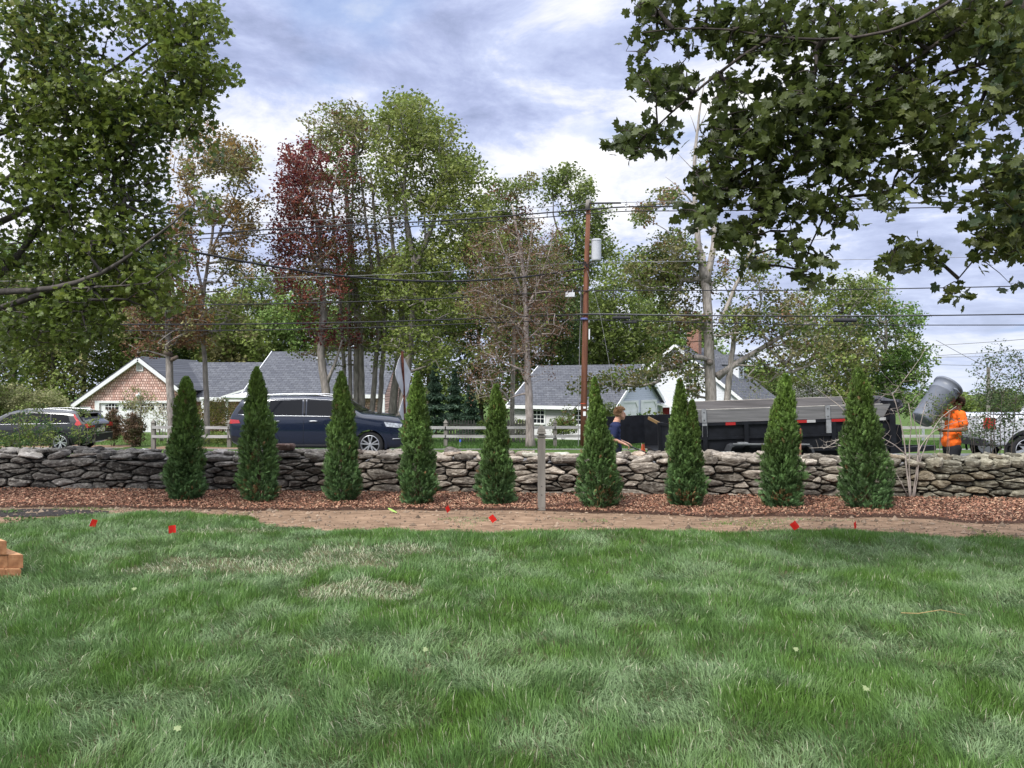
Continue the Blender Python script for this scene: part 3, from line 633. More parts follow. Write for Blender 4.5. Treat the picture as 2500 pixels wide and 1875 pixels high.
def background_trees():
    g = 'roadside trees beyond the fence'
    # copper tree with the knotty cut trunk
    d = 28.6
    def stubs(wb):
        for (a, b_, r) in (((418, 868), (401, 858), .085), ((416, 880), (432, 872), .07), ((414, 862), (409, 838), .06)):
            wb.tube([PX(*a, d), PX(*b_, d - .25)], [r * 1.3, r], 8, (.15, .12, .10))
    tree('maple_tree', 'thick trunked maple with sawn branch stubs before the cedar garage', 'tree', gb(418, d),
         [([(420, 1060), (416, 960), (412, 860), (408, 760), (414, 680), (420, 600)], .165, .07), ([(410, 780), (395, 700), (370, 620)], .07, .03)],
         [(400, 740, 110, 90, .8), (370, 830, 90, 50, .5), (430, 620, 60, 110, .8), (350, 760, 60, 60), (470, 800, 50, 60, .5)], 150, 42, .12, [CO, RU, OL, G1], d, 2.6, seed=1, clump=.40, low=1, extra_wood=stubs, spread=.42)
    # copper/olive tree
    d = 29.8
    tree('maple_tree', 'slim straight maple with copper and olive leaves left of the red maple', 'tree', gb(505, d),
         [([(506, 1050), (502, 900), (490, 770), (500, 690), (515, 600), (530, 480)], .115, .04), ([(497, 720), (470, 600), (455, 450)], .06, .02), ([(512, 620), (560, 520), (590, 430)], .05, .02)],
         [(575, 410, 75, 75, 1.0), (520, 400, 80, 110, .7), (560, 500, 95, 60, .8), (455, 430, 50, 150, .6), (600, 570, 50, 60, .6), (560, 640, 80, 60, .5), (500, 780, 70, 90, .35), (560, 760, 70, 60, .4)], 250, 36, .125, [CO, (.25, .16, .055), OL, G1], d, 2.6, seed=2, clump=.33, low=1, spread=.42, pw=[1.1, 1, 1, .8])
    # red maple
    d = 30.5
    tree('red_maple_tree', 'tall maple with dark crimson leaves and pale bark beside the grey roof', 'tree', gb(800, d),
         [([(802, 1050), (796, 950), (780, 860), (790, 780), (786, 660), (775, 560), (760, 430)], .20, .045), ([(795, 940), (822, 880), (835, 830)], .08, .03), ([(786, 660), (735, 560), (705, 450)], .08, .02), ([(777, 580), (810, 480), (830, 380)], .06, .02)],
         [(745, 395, 62, 60, 1.2), (715, 450, 45, 90, 1.1), (770, 480, 80, 70, .8), (720, 560, 60, 75, 1.1), (800, 590, 70, 70, .8), (705, 650, 55, 60, .9), (760, 700, 80, 60, .8), (830, 690, 50, 50, .5), (800, 800, 80, 60, .5), (840, 410, 40, 60, .5)], 290, 32, .125, [(.17, .035, .042), (.13, .03, .034), (.21, .07, .05), (.15, .11, .05)], d, 2.4, seed=3, clump=.36, low=1, pw=[1.1, .8, .9, .9], spread=.48)
    # clump of stems
    d = 33.0
    st = []
    for i, (a, b_, c_, r) in enumerate(((868, 872, 838, .15), (884, 880, 842, .16), (906, 925, 880, .13), (925, 940, 905, .12), (952, 985, 940, .20), (968, 1005, 985, .12), (845, 836, 805, .10), (858, 852, 862, .10))):
        st.append(([(a, 1060), (a + (b_ - a) * .4, 930), (b_, 800), ((b_ + c_) / 2, 620), (c_, 420)], r, .04))
    tree('clump_maple_tree', 'many stemmed maple clump with tall grey trunks and mixed rusty and green leaves', 'tree', gb(905, d), st,
         [(830, 300, 85, 55, 1.2), (790, 350, 60, 50, .8), (880, 350, 80, 60, 1), (850, 430, 90, 60, .75), (900, 520, 100, 80, .6), (860, 640, 110, 70, .6), (930, 700, 100, 70, .7), (870, 780, 90, 50, .5), (940, 860, 70, 50, .5), (800, 860, 90, 40, .4)], 330, 34, .14, [G1, G2, OL, RU, CO], d, 2.8, seed=4, clump=.34, pw=[1.2, 1.2, 1, .7, .6], low=8, spread=.48)
    # biggest green crown
    d = 31.0
    tree('maple_tree', 'largest round crowned green maple in the middle with a forked pale trunk', 'tree', gb(985, d),
         [([(980, 1050), (990, 950), (1000, 850), (1012, 740), (1015, 650), (995, 560), (985, 460), (1000, 340)], .20, .05), ([(1015, 655), (1040, 590), (1065, 530), (1078, 440), (1085, 380)], .12, .03), ([(1040, 590), (1034, 480)], .05, .02), ([(1015, 760), (1080, 700), (1130, 620)], .07, .02), ([(988, 500), (965, 400), (950, 320)], .05, .02)],
         [(985, 300, 90, 62, 1.1), (1050, 345, 85, 70, 1.1), (1090, 430, 85, 85, 1.1), (960, 400, 80, 70, .8), (1110, 520, 95, 80, 1), (1010, 480, 90, 60, .6), (1040, 640, 120, 70, 1), (1160, 610, 80, 90, 1), (1140, 430, 50, 55, .9), (1165, 520, 55, 60, 1), (980, 700, 100, 60, .8), (1090, 740, 120, 80, .9), (1000, 820, 90, 60, .7), (1100, 860, 90, 50, .7), (1010, 255, 40, 28, 1), (960, 250, 30, 25, .8)], 560, 38, .15, [G1, G2, GY_, G1], d, 3.2, seed=5, clump=.30, low=1, spread=.52)
    # rust budded tree
    d = 26.9
    tree('budding_tree', 'fine twigged tree with rusty brown buds standing just left of the utility pole', 'tree', gb(1292, d),
         [([(1296, 1090), (1291, 980), (1287, 860), (1283, 740), (1276, 640), (1262, 560), (1250, 500)], .165, .03), ([(1286, 850), (1262, 800), (1220, 740)], .045, .012), ([(1284, 760), (1320, 680), (1345, 600)], .05, .012), ([(1283, 730), (1240, 640), (1210, 560)], .05, .012), ([(1290, 960), (1262, 962), (1240, 975)], .04, .01), ([(1285, 908), (1230, 885), (1186, 862)], .04, .02), ([(1280, 690), (1296, 600), (1300, 520)], .04, .01), ([(1287, 830), (1330, 790)], .035, .02)],
         [(1260, 620, 130, 95, 1), (1220, 720, 110, 90, 1), (1340, 680, 80, 90, .9), (1300, 780, 110, 80, .8), (1215, 840, 80, 60, .7), (1180, 900, 70, 60, .5), (1300, 880, 70, 60, .4), (1200, 960, 70, 30, .3)], 420, 30, .06, [RU, (.2, .11, .07), (.13, .075, .045), OL], d, 2.3, bark=(.30, .26, .24), seed=6, clump=.25, low=1, twig=.0065, up=.35, spread=.36, flat=.2)
    # small reddish top & green top behind
    d = 36
    tree('maple_tree', 'thin maple with a small reddish green top left of the utility pole head', 'tree', gb(1262, d), [([(1250, 1030), (1255, 800), (1258, 600), (1262, 480)], .13, .03)],
         [(1240, 470, 50, 45, 1), (1285, 450, 35, 35, 1), (1200, 520, 50, 45), (1260, 560, 60, 60), (1160, 600, 50, 50)], 90, 40, .15, [(.17, .07, .05), G1, OL], d, 2, seed=7, low=1, clump=.33, group=None)
    tree('maple_tree', 'upright green maple whose clustered top shows directly behind the utility pole head', 'tree', gb(1395, d), [([(1424, 1020), (1425, 800), (1418, 660), (1400, 540), (1385, 430)], .11, .03), ([(1410, 620), (1440, 560), (1470, 510)], .06, .02), ([(1393, 620), (1350, 540), (1350, 480)], .06, .02)],
         [(1375, 440, 50, 45, 1.1), (1345, 480, 35, 60, .9), (1425, 480, 30, 60, .9), (1470, 525, 35, 26, 1.2), (1400, 560, 70, 50, 1), (1450, 600, 50, 60, 1), (1380, 660, 90, 70, 1)], 170, 42, .15, [G1, G2, G3], d, 2.2, bark=(.12, .11, .10), seed=8, low=1, clump=.30)
    # big maple right
    d = 29.5
    def knot(wb):
        wb.tube([PX(1733, 885, d - .18), PX(1733, 885, d - .34)], [.13, .09], 10, (.22, .19, .17))
    tree('maple_tree', 'stout grey trunked maple behind the dump trailer with a bare dead top', 'tree', gb(1735, d),
         [([(1737, 1060), (1735, 960), (1732, 860), (1728, 760), (1722, 690), (1712, 620)], .235, .15), ([(1718, 680), (1700, 560), (1694, 440), (1700, 340), (1712, 250), (1720, 190)], .14, .02), ([(1724, 690), (1745, 600), (1742, 500), (1730, 420)], .14, .05),
          ([(1766, 1050), (1776, 960), (1788, 860), (1795, 780), (1830, 740)], .15, .06), ([(1750, 920), (1800, 885), (1870, 845), (1930, 805), (1990, 785)], .13, .05), ([(1870, 845), (1930, 900), (1960, 930)], .05, .02), ([(1760, 790), (1790, 710), (1840, 600), (1880, 500)], .09, .02),
          ([(1700, 330), (1720, 280), (1745, 230)], .025, .008), ([(1698, 420), (1660, 380), (1650, 370)], .02, .006), ([(1702, 330), (1680, 270)], .02, .006), ([(1694, 500), (1660, 450), (1625, 432)], .03, .008)],
         [(1650, 600, 70, 50, 1), (1600, 680, 80, 60, 1), (1560, 640, 45, 40, .9), (1680, 680, 70, 60, .8), (1760, 680, 80, 60, .8), (1850, 660, 60, 60, .7), (1660, 780, 80, 60, .8), (1800, 790, 90, 50, .7), (1900, 760, 100, 55, 1), (1960, 840, 90, 60, .9), (1860, 900, 70, 50, .7), (1640, 880, 60, 40, .75), (1540, 925, 90, 28, 1.1), (1600, 900, 50, 30, .35), (1450, 940, 70, 30, .9), (1570, 520, 34, 26, 1.4), (1630, 480, 40, 22, 1.4), (1600, 1000, 26, 22, .2), (1690, 930, 30, 45, .8), (1720, 400, 45, 60, .25), (1390, 1010, 16, 16, .8)], 470, 32, .14, [G1, OL, G3, CO, G2], d, 2.6, bark=(.33, .30, .275), seed=9, clump=.36, pw=[1.3, 1.1, 1, .5, .8], low=1, extra_wood=knot, spread=.42)
    # woods just right of the pole
    gg = 'green trees massed behind the grey houses'
    for i, (x, top, w, d, lab, pal) in enumerate(((1500, 600, 120, 74, 'broad mid green tree filling the gap right of the transformer', [G1, G2, G3]), (1585, 690, 80, 80, 'paler green tree between the transformer and the stout maple', [G2, LG, G1]), (1440, 700, 100, 78, 'shaded green tree low behind the utility pole', [G3, G1, G2]))):
        h = 1000 - top
        tree('broadleaf_tree', lab, 'tree', gb(x, d), [([(x, 1000), (x - 5, top + h * .5), (x, top + h * .15)], .22, .05)],
             [(x, top + h * .22, w * .7, h * .22), (x - w * .4, top + h * .5, w * .7, h * .25), (x + w * .4, top + h * .5, w * .7, h * .25), (x, top + h * .75, w, h * .25)], 260, 34, .32, pal, d, 5, seed=20 + i, low=1, clump=.22, spread=1.1, group=gg)
    # light green tree right
    d = 40
    tree('young_maple_tree', 'bright fresh green tree with ascending branches behind the orange shirted worker', 'tree', gb(2165, d),
         [([(2165, 1040), (2160, 920), (2165, 800), (2160, 720)], .15, .03)] + [([(2162, 900 - i * 25), (2162 + (i - 3) * 22, 800 - i * 10)], .05, .015) for i in range(7)],
         [(2130, 730, 70, 45, 1), (2190, 790, 70, 60, 1), (2220, 870, 65, 65, 1), (2100, 800, 70, 60, 1), (2150, 880, 90, 70, 1), (2200, 960, 80, 60, 1), (2110, 960, 80, 60, 1)], 330, 34, .17, [LG, (.11, .19, .045), G2], d, 2.5, seed=30, clump=.30, low=1, up=.6, csc=.8)
    d = 36
    tree('broadleaf_tree', 'wide olive green tree right of the stout maple above the trailer boards', 'tree', gb(2045, d), [([(2050, 1040), (2045, 900), (2050, 800)], .16, .04), ([(2046, 880), (1980, 820)], .07, .02)],
         [(2040, 720, 90, 45, .9), (2000, 790, 80, 50, .9), (2060, 860, 90, 70), (1980, 930, 80, 55), (2070, 960, 80, 55), (1920, 880, 50, 50, .5), (2110, 700, 60, 40, .8)], 270, 34, .16, [G1, OL, G2, G3], d, 3, seed=31, clump=.30, low=1)
    d = 70
    for i, (x, y, rx, ry, pal, lab) in enumerate(((1850, 930, 50, 40, [(.2, .25, .07), LG], 'distant yellow green tree beside the white dormer'), (1915, 955, 50, 35, [(.17, .2, .08), LG], 'distant pale rounded tree above the middle of the trailer'), (2330, 1000, 60, 40, [G1, G2], 'distant low tree behind the orange shirted worker'), (2440, 990, 70, 40, [G3, G1], 'distant low tree behind the white pickup'), (1790, 985, 60, 30, [G1, OL], 'low distant tree under the slate roof eave'))):
        tree('distant_tree', lab, 'tree', gb(x, d), [([(x, 1020), (x, y)], .12, .04)], [(x, y, rx, ry)], 60, 34, .32, pal, d, 3, seed=40 + i, low=1, clump=.1, spread=.9, group='small distant trees on the right')
    # white blossom
    d = 34
    tree('blossoming_shrub', 'shrub covered in white blossom behind the trailer boards', 'shrub', gb(1990, d), [([(1990, 1030), (1985, 980)], .05, .02)],
         [(1975, 960, 55, 32), (2010, 990, 50, 22), (1940, 985, 40, 20)], 120, 24, .085, [(.75, .73, .74), (.6, .6, .58), G1], d, 1.2, bark=BKD, seed=50, low=1, clump=.3, pw=[1.3, .8, .7], spread=.28)
    # wood edge masses (individual trees)
    gw = 'tall woodland trees at the back of the gardens'
    spec = [(-60, 500, 130, 58, 0), (45, 560, 120, 64, 3), (130, 620, 110, 56, 1), (215, 560, 120, 68, 0), (300, 600, 110, 60, 1), (380, 700, 100, 66, 4), (465, 690, 100, 70, 3), (560, 700, 95, 62, 1), (640, 640, 110, 70, 0), (740, 650, 110, 66, 3), (850, 640, 110, 72, 4), (950, 600, 110, 74, 1), (1055, 560, 100, 68, 0), (1160, 540, 100, 72, 4), (1255, 540, 100, 64, 0), (1340, 560, 95, 68, 4), (1690, 760, 90, 74, 3)]
    pals = [[G1, G3, OL], [G1, G2, OL], [GY_, G2], [G1, LG, G3], [(.06, .10, .03), G3, G1]]
    words_ = ['pale barked', 'slender', 'crooked', 'straight', 'broad', 'leaning', 'shaded']
    where = ['at the far left edge', 'left of the cedar garage', 'behind the parked wagon roof', 'behind the left slope of the cedar garage', 'behind the peak of the cedar garage', 'above the low grey roof left end', 'above the low grey roof right end', 'above the tall grey roof left end', 'behind the tall grey roof centre', 'behind the red maple', 'behind the maple clump', 'behind the road sign', 'right of the road sign', 'left of the grey shingled house', 'behind the rust budded tree', 'directly behind the utility pole', 'behind the stout maple']
    for i, (x, top, w, d, p) in enumerate(spec):
        bot = 1015; h = bot - top; lean = rng.uniform(-15, 15)
        st = [([(x + lean, bot), (x + lean * .5, top + h * .55), (x, top + h * .12)], .24, .06), ([(x + lean * .5, top + h * .6), (x + w * .45, top + h * .35)], .1, .03)]
        tree('woodland_tree', '%s green tree %s' % (words_[i % 7], where[i]), 'tree', gb(x, d), st,
             [(x, top + h * .18, w * .6, h * .17), (x - w * .35, top + h * .38, w * .7, h * .2), (x + w * .35, top + h * .42, w * .7, h * .2), (x, top + h * .62, w * .95, h * .2), (x, top + h * .86, w * .95, h * .15, .8)],
             250 if i < 5 else 300, 30, .30, pals[p], d, 3.8, bark=(.16, .14, .12), seed=60 + i, low=1, clump=.30 if i < 5 else .22, spread=.85, group=gw, csc=.35)
    # spruces
    for (x, top, d, lab) in ((1062, 890, 50, 'dark conical spruce right of the road sign'), (1150, 945, 46, 'dark squat spruce above the picket fence'), (1110, 905, 58, 'dusky blue green spruce between two darker ones')):
        b = gb(x, d); o = empty('spruce_tree', b); tag(o, lab, 'tree', 'dark spruces near the picket fence'); H = PX(x, top, d)[2] - b[2]
        mb = MB(); mb.tube([b, (b[0], b[1], b[2] + H)], [.15, .02], 6, BKD); mb.build('trunk', M['bark'], o, loc=b)
        n = 3800; t = rng.random(n) ** .8; rr = (1 - t) * H * .26 * rng.uniform(.3, 1, n) ** .5 * (.8 + .4 * np.sin(t * 40)); a = rng.uniform(0, 6.28, n)
        pos = np.stack([b[0] + rr * np.cos(a), b[1] + rr * np.sin(a), b[2] + .3 + t * (H - .3) - rr * .15], 1); mb = MB()
        scatter(mb, KITE[0] * np.array([.6, 1.6, 1]), KITE[1], pos, rng.normal(size=(n, 3)) + np.array([0, 0, 1.2]), rng.uniform(0, 6.28, n), rng.uniform(.15, .32, n), np.array([.055, .095, .062]) * rng.uniform(.6, 1.5, (n, 1)))
        mb.build('crown', M['leaf'], o, loc=b)
background_trees()

def blob_shrub(name, label, px, py, rx, ry, d, n, k, size, pal, seed=0, cat='shrub', group=None, spread=.14, clump=.2, tpl=KITE, bark=BKD, ds=None, csc=2.0, twig=.005, stems=4, sy=None, flat=.4, base_y=None):
    b = gb(px, d) if base_y is None else tuple(PX(px, base_y, d)); o = empty(name, b); tag(o, label, cat, group); sk = Skel(); top = PX(px, py, d)
    for i in range(stems):
        a = i * 2.4 + seed; e = top + np.array([math.cos(a) * rx / F * d * .35, math.sin(a) * .2, rng.uniform(-.1, .1)])
        sk.stem_line([np.array(b) + np.array([math.cos(a) * .05, math.sin(a) * .05, -.03]), (np.array(b) + e) / 2 + np.array([math.cos(a) * .06, 0, 0]), e], twig * 2.5, twig, .15)
    A = ell_pts([(px, py, rx, ry)], n, ds if ds else rx / F * d, d, clump, seed, csc); A = A[A[:, 2] > b[2] + .03]; sk.grow(A, .2)
    sk.mesh(twig * .5, 3, bark).build('branches', M['bark'], o, smooth=True, loc=b)
    mb = MB(); leaf_cloud(mb, A, k, spread, size, pal, tpl, flat, None, seed); mb.build('foliage', M['leaf'], o, loc=b); return o
def shrubs():
    YB = [(.13, .085, .05), (.17, .11, .07), (.08, .075, .035)]
    blob_shrub('yew_shrub', 'brown winter burnt yew shrub right beside the dark wagon', 276, 1040, 23, 42, 31.5, 170, 26, .06, YB, 1, group='brown rounded yew shrubs before the garage', spread=.16, clump=.05)
    blob_shrub('yew_shrub', 'wider brown yew shrub nearer the fence end post', 326, 1048, 28, 40, 31, 200, 26, .06, YB, 2, group='brown rounded yew shrubs before the garage', spread=.16, clump=.05)
    blob_shrub('crabapple_tree', 'small thinly leafed tree in front of the white garage door', 338, 985, 48, 42, 35, 130, 9, .07, [(.2, .2, .09), (.3, .27, .15), G2], 3, cat='tree', spread=.2, twig=.012, bark=BK)
    blob_shrub('crabapple_tree', 'faint small flowering shrub between the garage doors and the trunk', 395, 1015, 34, 40, 34, 80, 9, .06, [(.3, .28, .18), (.5, .45, .35), G2], 33, cat='tree', spread=.2, twig=.010, bark=BK)
    blob_shrub('forsythia_shrub', 'yellow tinged forsythia bush behind the rail fence', 530, 1015, 62, 44, 32, 300, 20, .055, [(.36, .31, .06), (.24, .24, .06), (.13, .14, .045), (.18, .11, .05)], 4, spread=.2, clump=.1)
    blob_shrub('forsythia_shrub', 'low green leafy bush under the bottom fence rail', 545, 1072, 60, 16, 30, 130, 20, .05, [G2, G1, GY_], 5, spread=.12)
    for i, (x, y, rx, ry, d, lab) in enumerate(((30, 985, 60, 45, 38, 'pale yellow green hedge bush at the far left edge'), (110, 990, 55, 42, 39, 'pale yellow green hedge bush behind the wagon bonnet'), (140, 1000, 30, 16, 42, 'smaller pale bush by the left foot of the cedar gable'), (-50, 960, 60, 60, 37, 'hedge bush reaching in from outside the left edge'))):
        blob_shrub('hedge_shrub', lab, x, y, rx, ry, d, 170, 28, .10, [(.20, .22, .09), (.26, .26, .13), G2], 6 + i, group='pale hedge bushes left of the garage', spread=.28, clump=.1)
    # leafy rose right behind the wall, in front of the wagon
    for i, (x, y, rx, ry, lab) in enumerate(((10, 1078, 80, 22, 'dense leafy green bush spilling over the wall at the left edge'), (100, 1062, 70, 36, 'leafy green bush hiding the wagon front door'), (215, 1042, 50, 44, 'thin upright sprigs in front of the wagon rear door'), (60, 1020, 90, 36, 'tall thin leafy shoots against the wagon bonnet'))):
        blob_shrub('rose_bush', lab, x, y, rx, ry, 12.6, (110, 80, 30, 36)[i], 13, .032, [G1, (.06, .12, .035), G2], 12 + i, group='leafy bushes growing behind the wall on the left', spread=.085, clump=.15, tpl=LEAF6, csc=4, twig=.003)
    blob_shrub('rhododendron_shrub', 'dark leaved shrub below the small paned window right of the pale trunk', 1375, 1040, 34, 26, 45, 130, 22, .09, [G1, G3, G2], 20, spread=.25)
    blob_shrub('rhododendron_shrub', 'thin shrub with pale flowers at the left corner of the grey house', 1268, 1045, 24, 24, 44, 90, 18, .08, [G1, (.4, .38, .3), G3], 21, spread=.22)
    blob_shrub('hemlock_shrub', 'feathery young evergreen behind the boy', 1545, 1042, 44, 34, 33, 150, 20, .08, [(.05, .11, .035), (.08, .15, .05)], 22, spread=.2)
    blob_shrub('rhododendron_shrub', 'green shrub hidden behind the boy and the arborvitae', 1490, 1020, 28, 40, 40, 130, 20, .08, [G1, G2], 23, spread=.2)
    blob_shrub('garden_shrub', 'low green shrub behind the picket fence', 1200, 1045, 40, 20, 40, 110, 20, .08, [G1, G3], 24, spread=.2)
    blob_shrub('garden_shrub', 'twiggy bare shrub beside the slate roofed house', 1845, 960, 60, 50, 40, 120, 3, .05, [(.2, .2, .12), G2], 25, spread=.3, twig=.006, bark=BK)
    # small leaved sapling at the right
    for i, (x, y, rx, ry, lab, nn) in enumerate(((2445, 955, 88, 125, 'airy small leaved sapling with dark twigs at the right edge', 300), (2400, 1050, 75, 40, 'low spreading leafy branches just right of the orange shirt', 70))):
        blob_shrub('leafy_sapling', lab, x, y, rx, ry, 12.2, nn, 9, .034, [(.055, .09, .035), (.075, .12, .04), (.10, .12, .075)], 26 + i, cat='sapling', spread=.13, clump=.25, tpl=LEAF6, bark=(.13, .11, .095), csc=2.4, twig=.004, stems=5)
    blob_shrub('leafy_sapling', 'wispy green leaves hanging over the grey barrel', 2300, 1000, 42, 50, 11.6, 34, 12, .03, [(.07, .11, .03), (.11, .14, .05)], 29, cat='sapling', spread=.10, clump=.2, tpl=LEAF6, bark=(.18, .16, .14), csc=3, twig=.003)
    # bare shrub in the mulch
    d = 10.25; b = tuple(PX(2222, 1222, d)); o = empty('bare_shrub', (b[0], b[1], .0)); tag(o, 'leafless pale stemmed shrub growing from the mulch in front of the wall', 'shrub'); b = np.array((b[0], b[1], -.02)); sk = Skel()
    for pts, r in (([(2222, 1222), (2214, 1150), (2210, 1090), (2196, 1010), (2178, 960)], .017), ([(2224, 1222), (2218, 1140), (2222, 1080), (2226, 1030), (2218, 985)], .015), ([(2230, 1220), (2236, 1150), (2244, 1090), (2230, 1010)], .014), ([(2226, 1222), (2240, 1140), (2262, 1080), (2290, 1020), (2335, 992)], .013), ([(2232, 1220), (2245, 1120), (2243, 1050), (2260, 985)], .011), ([(2216, 1210), (2185, 1150), (2160, 1110)], .010), ([(2212, 1110), (2185, 1078), (2145, 1055), (2120, 1062)], .010), ([(2240, 1110), (2262, 1060), (2300, 1040), (2420, 1010)], .008), ([(2178, 965), (2230, 900), (2260, 850)], .007)):
        sk.stem_line([PX(p[0], p[1], d + .05 * i) for i, p in enumerate(pts)], r * .72, r * .3, .12)
    A = ell_pts([(2180, 985, 80, 55), (2150, 1070, 60, 35, .7), (2235, 960, 60, 60, .8), (2280, 1020, 70, 45, .6), (2180, 930, 60, 50, .6)], 120, .35, d, .0, 5, 1.5); sk.grow(A, -.1, .5, 6, zmin=.45)
    sk.mesh(.0018, 4, (.29, .25, .225), .42).build('stems', M['bark'], o, smooth=True, loc=o.location)
    # brush pile on the wall
    d = 11.2; b = PX(2040, 1096, d); o = empty('brush_pile', b); tag(o, 'small heap of bare cut branches lying on the wall before the trailer', 'branches'); sk = Skel()
    for pts, r in (([(2100, 1040), (2070, 1055), (2030, 1088), (2010, 1096)], .010), ([(2078, 1030), (2056, 990), (2020, 972), (1996, 950)], .008), ([(2080, 1032), (2068, 990), (2050, 960), (2035, 945)], .007), ([(2085, 1060), (2050, 1075), (2015, 1080)], .007), ([(2090, 1078), (2040, 1092), (1975, 1094)], .006)):
        sk.stem_line([PX(p[0], p[1], d) for p in pts], r, r * .4, .1)
    A = ell_pts([(2050, 1075, 60, 22), (2020, 1088, 60, 12)], 45, .25, d, 0, 3, 2); sk.grow(A, -.2, .5, 5)
    sk.mesh(.002, 3, (.36, .32, .28), .4).build('twigs', M['bark'], o, smooth=True, loc=b)
    # two low leafy weeds in the dark soil
    for i, (x, y, lab) in enumerate(((60, 1270, 'small leafy weed in the dark soil patch'), (8, 1252, 'clump of bright weeds at the left edge of the dark soil'), (190, 1262, 'sprawling weed at the right end of the dark soil'))):
        d = 1.55 * F / (y + 6 - CY); bx = PX(x, y, d); mb = MB(); n = 90; a = rng.uniform(0, 6.28, n); r_ = rng.random(n) ** .6 * .16
        pos = np.stack([bx[0] + r_ * np.cos(a) * 1.4, bx[1] + r_ * np.sin(a) * .7, rng.uniform(.015, .06, n)], 1)
        scatter(mb, LEAF6[0], LEAF6[1], pos, rng.normal(size=(n, 3)) + np.array([0, -.3, 1.2]), rng.uniform(0, 6.28, n), rng.uniform(.02, .045, n), np.array([.10, .17, .05]) * rng.uniform(.7, 1.3, (n, 1)))
        tag(mb.build('weed', M['leaf'], loc=(bx[0], bx[1], 0)), lab, 'weed', 'weeds in the dark soil')
shrubs()

# ---------------------------------------------------------------- arborvitae row
def spray_tpl():
    V = []; Fc = []
    def kite(p, q, w):
        p = np.array(p, float); q = np.array(q, float); d_ = q - p; nrm = np.array([-d_[1], d_[0], 0]); nrm /= np.linalg.norm(nrm) + 1e-9; m = p + d_ * .55; k = len(V)
        V.extend([p, m + nrm * w + np.array([0, 0, .02]), q, m - nrm * w - np.array([0, 0, .02])]); Fc.append((k, k + 1, k + 2, k + 3))
    kite((0, -.5, 0), (0, .55, .04), .042)
    for y, l in ((-.32, .30), (-.12, .36), (.08, .32), (.26, .24)):
        for s in (-1, 1):
            kite((0, y, 0), (s * l * .62, y + l * .85, .05 * (1 if s > 0 else -1)), .042)
            kite((s * l * .3, y + l * .42, 0), (s * l * .85, y + l * .55, 0), .032)
    return np.array(V), Fc
SPRAY = spray_tpl()
def arborvitae(px, basey, topy, halfw, label, leaders=((0, 0, 1.0),), lean=0.0, seed=0, tip=None, green=1.0, pw=1.0):
    d = EYE * F / (basey + 3 - CY) + .10; b = np.array([(px - CX) / F * d, d, 0.0]); H = (basey - topy) / F * d; Rr = halfw * .90 / F * d
    o = empty('arborvitae', b); tag(o, label, 'arborvitae', 'row of young arborvitae planted in the mulch')
    r_ = np.random.default_rng(seed + 50); P = []; Nn = []; Up = []; S = []; C = []
    wood = MB()
    for li, (ox, top_drop, sc_) in enumerate(leaders):
        h = H - top_drop / F * d; n = int(5600 * sc_)
        wood.tube([b, b + np.array([ox * Rr, 0, h * .5]), b + np.array([ox * Rr + lean * Rr, 0, h * .93])], [.028, .016, .004], 7, (.14, .09, .065))
        t = r_.random(n) ** .88
        ph = r_.uniform(0, 6.28, 6)
        a = r_.uniform(0, 2 * np.pi, n)
        prof = np.interp(t, [0, .05, .12, .2, .36, .54, .71, .85, .95, 1.0], [.72, .90, 1.0, 1.0, .86, .70, .47, .31, .15, .03]) ** (pw * .88) * sc_ ** .5
        lump = 1 + .12 * np.sin(a * 2 + ph[0] + t * 5) + .10 * np.sin(a * 3 + ph[1] - t * 9) + .09 * np.sin(t * 23 + ph[2] + a) + .13 * (vnoise(np.stack([np.cos(a) * 2.2, np.sin(a) * 2.2, t * 9 + seed * 3], 1), 9) - .5) * 2
        rad = Rr * prof * lump * (0.30 + .70 * r_.random(n) ** .5) * np.where(r_.random(n) < .05, 1.16, 1)
        x = b[0] + ox * Rr * np.minimum(1, t * 1.6) + lean * Rr * t + rad * np.cos(a); y = b[1] + rad * np.sin(a); z = .015 + t * (h - .045)
        out = np.stack([np.cos(a), np.sin(a), 0 * a], 1)
        fl = np.interp(t, [0, .2, .5, 1], [.95, .75, .45, .12])[:, None]
        up = out * fl + np.array([0, 0, 1.0]) * (1.0 - .35 * (1 - t[:, None])) + r_.normal(0, .36, (n, 3))
        up[:, 2] = np.maximum(up[:, 2], -.2); up /= np.linalg.norm(up, axis=1)[:, None]
        tang = np.stack([-np.sin(a), np.cos(a), 0 * a], 1); nr = out * r_.normal(0, 1, (n, 1)) + tang * r_.normal(0, .8, (n, 1)) + r_.normal(0, .25, (n, 3))
        nr -= (nr * up).sum(1)[:, None] * up; nr /= np.linalg.norm(nr, axis=1)[:, None]
        P.append(np.stack([x, y, z], 1)); Nn.append(nr); Up.append(up); S.append(np.interp(t, [0, .3, .7, 1], [.086, .082, .072, .060]) * r_.uniform(.65, 1.35, n))
        c0 = np.array([.066, .125, .048]); c1 = np.array([.080, .130, .024]); k = np.clip(t * 1.25 - .05, 0, 1)[:, None]
        c = (c0 * (1 - k) + c1 * k) * r_.uniform(.55, 1.75, (n, 1)) * green * 1.08
        c *= (.6 + .85 * vnoise(np.stack([x * 7, y * 7, z * 5], 1), seed))[:, None]
        br = (r_.random(n) < .012) | ((t < .12) & (r_.random(n) < .05)) | ((np.hypot(np.cos(a) * .9 + .15 * np.sin(seed), (t - .11) * 9) < .55) & (np.sin(a) < 0) & (r_.random(n) < .42) & (seed in (2, 6, 7, 8))); c[br] = np.array([.20, .12, .055]) * r_.uniform(.7, 1.3, (br.sum(), 1))
        C.append(c)
    P = np.concatenate(P); Nn = np.concatenate(Nn); Up = np.concatenate(Up); S = np.concatenate(S); C = np.concatenate(C)
    X = np.cross(Up, Nn); tp, fc = SPRAY; k = len(tp); n = len(P); mb = MB()
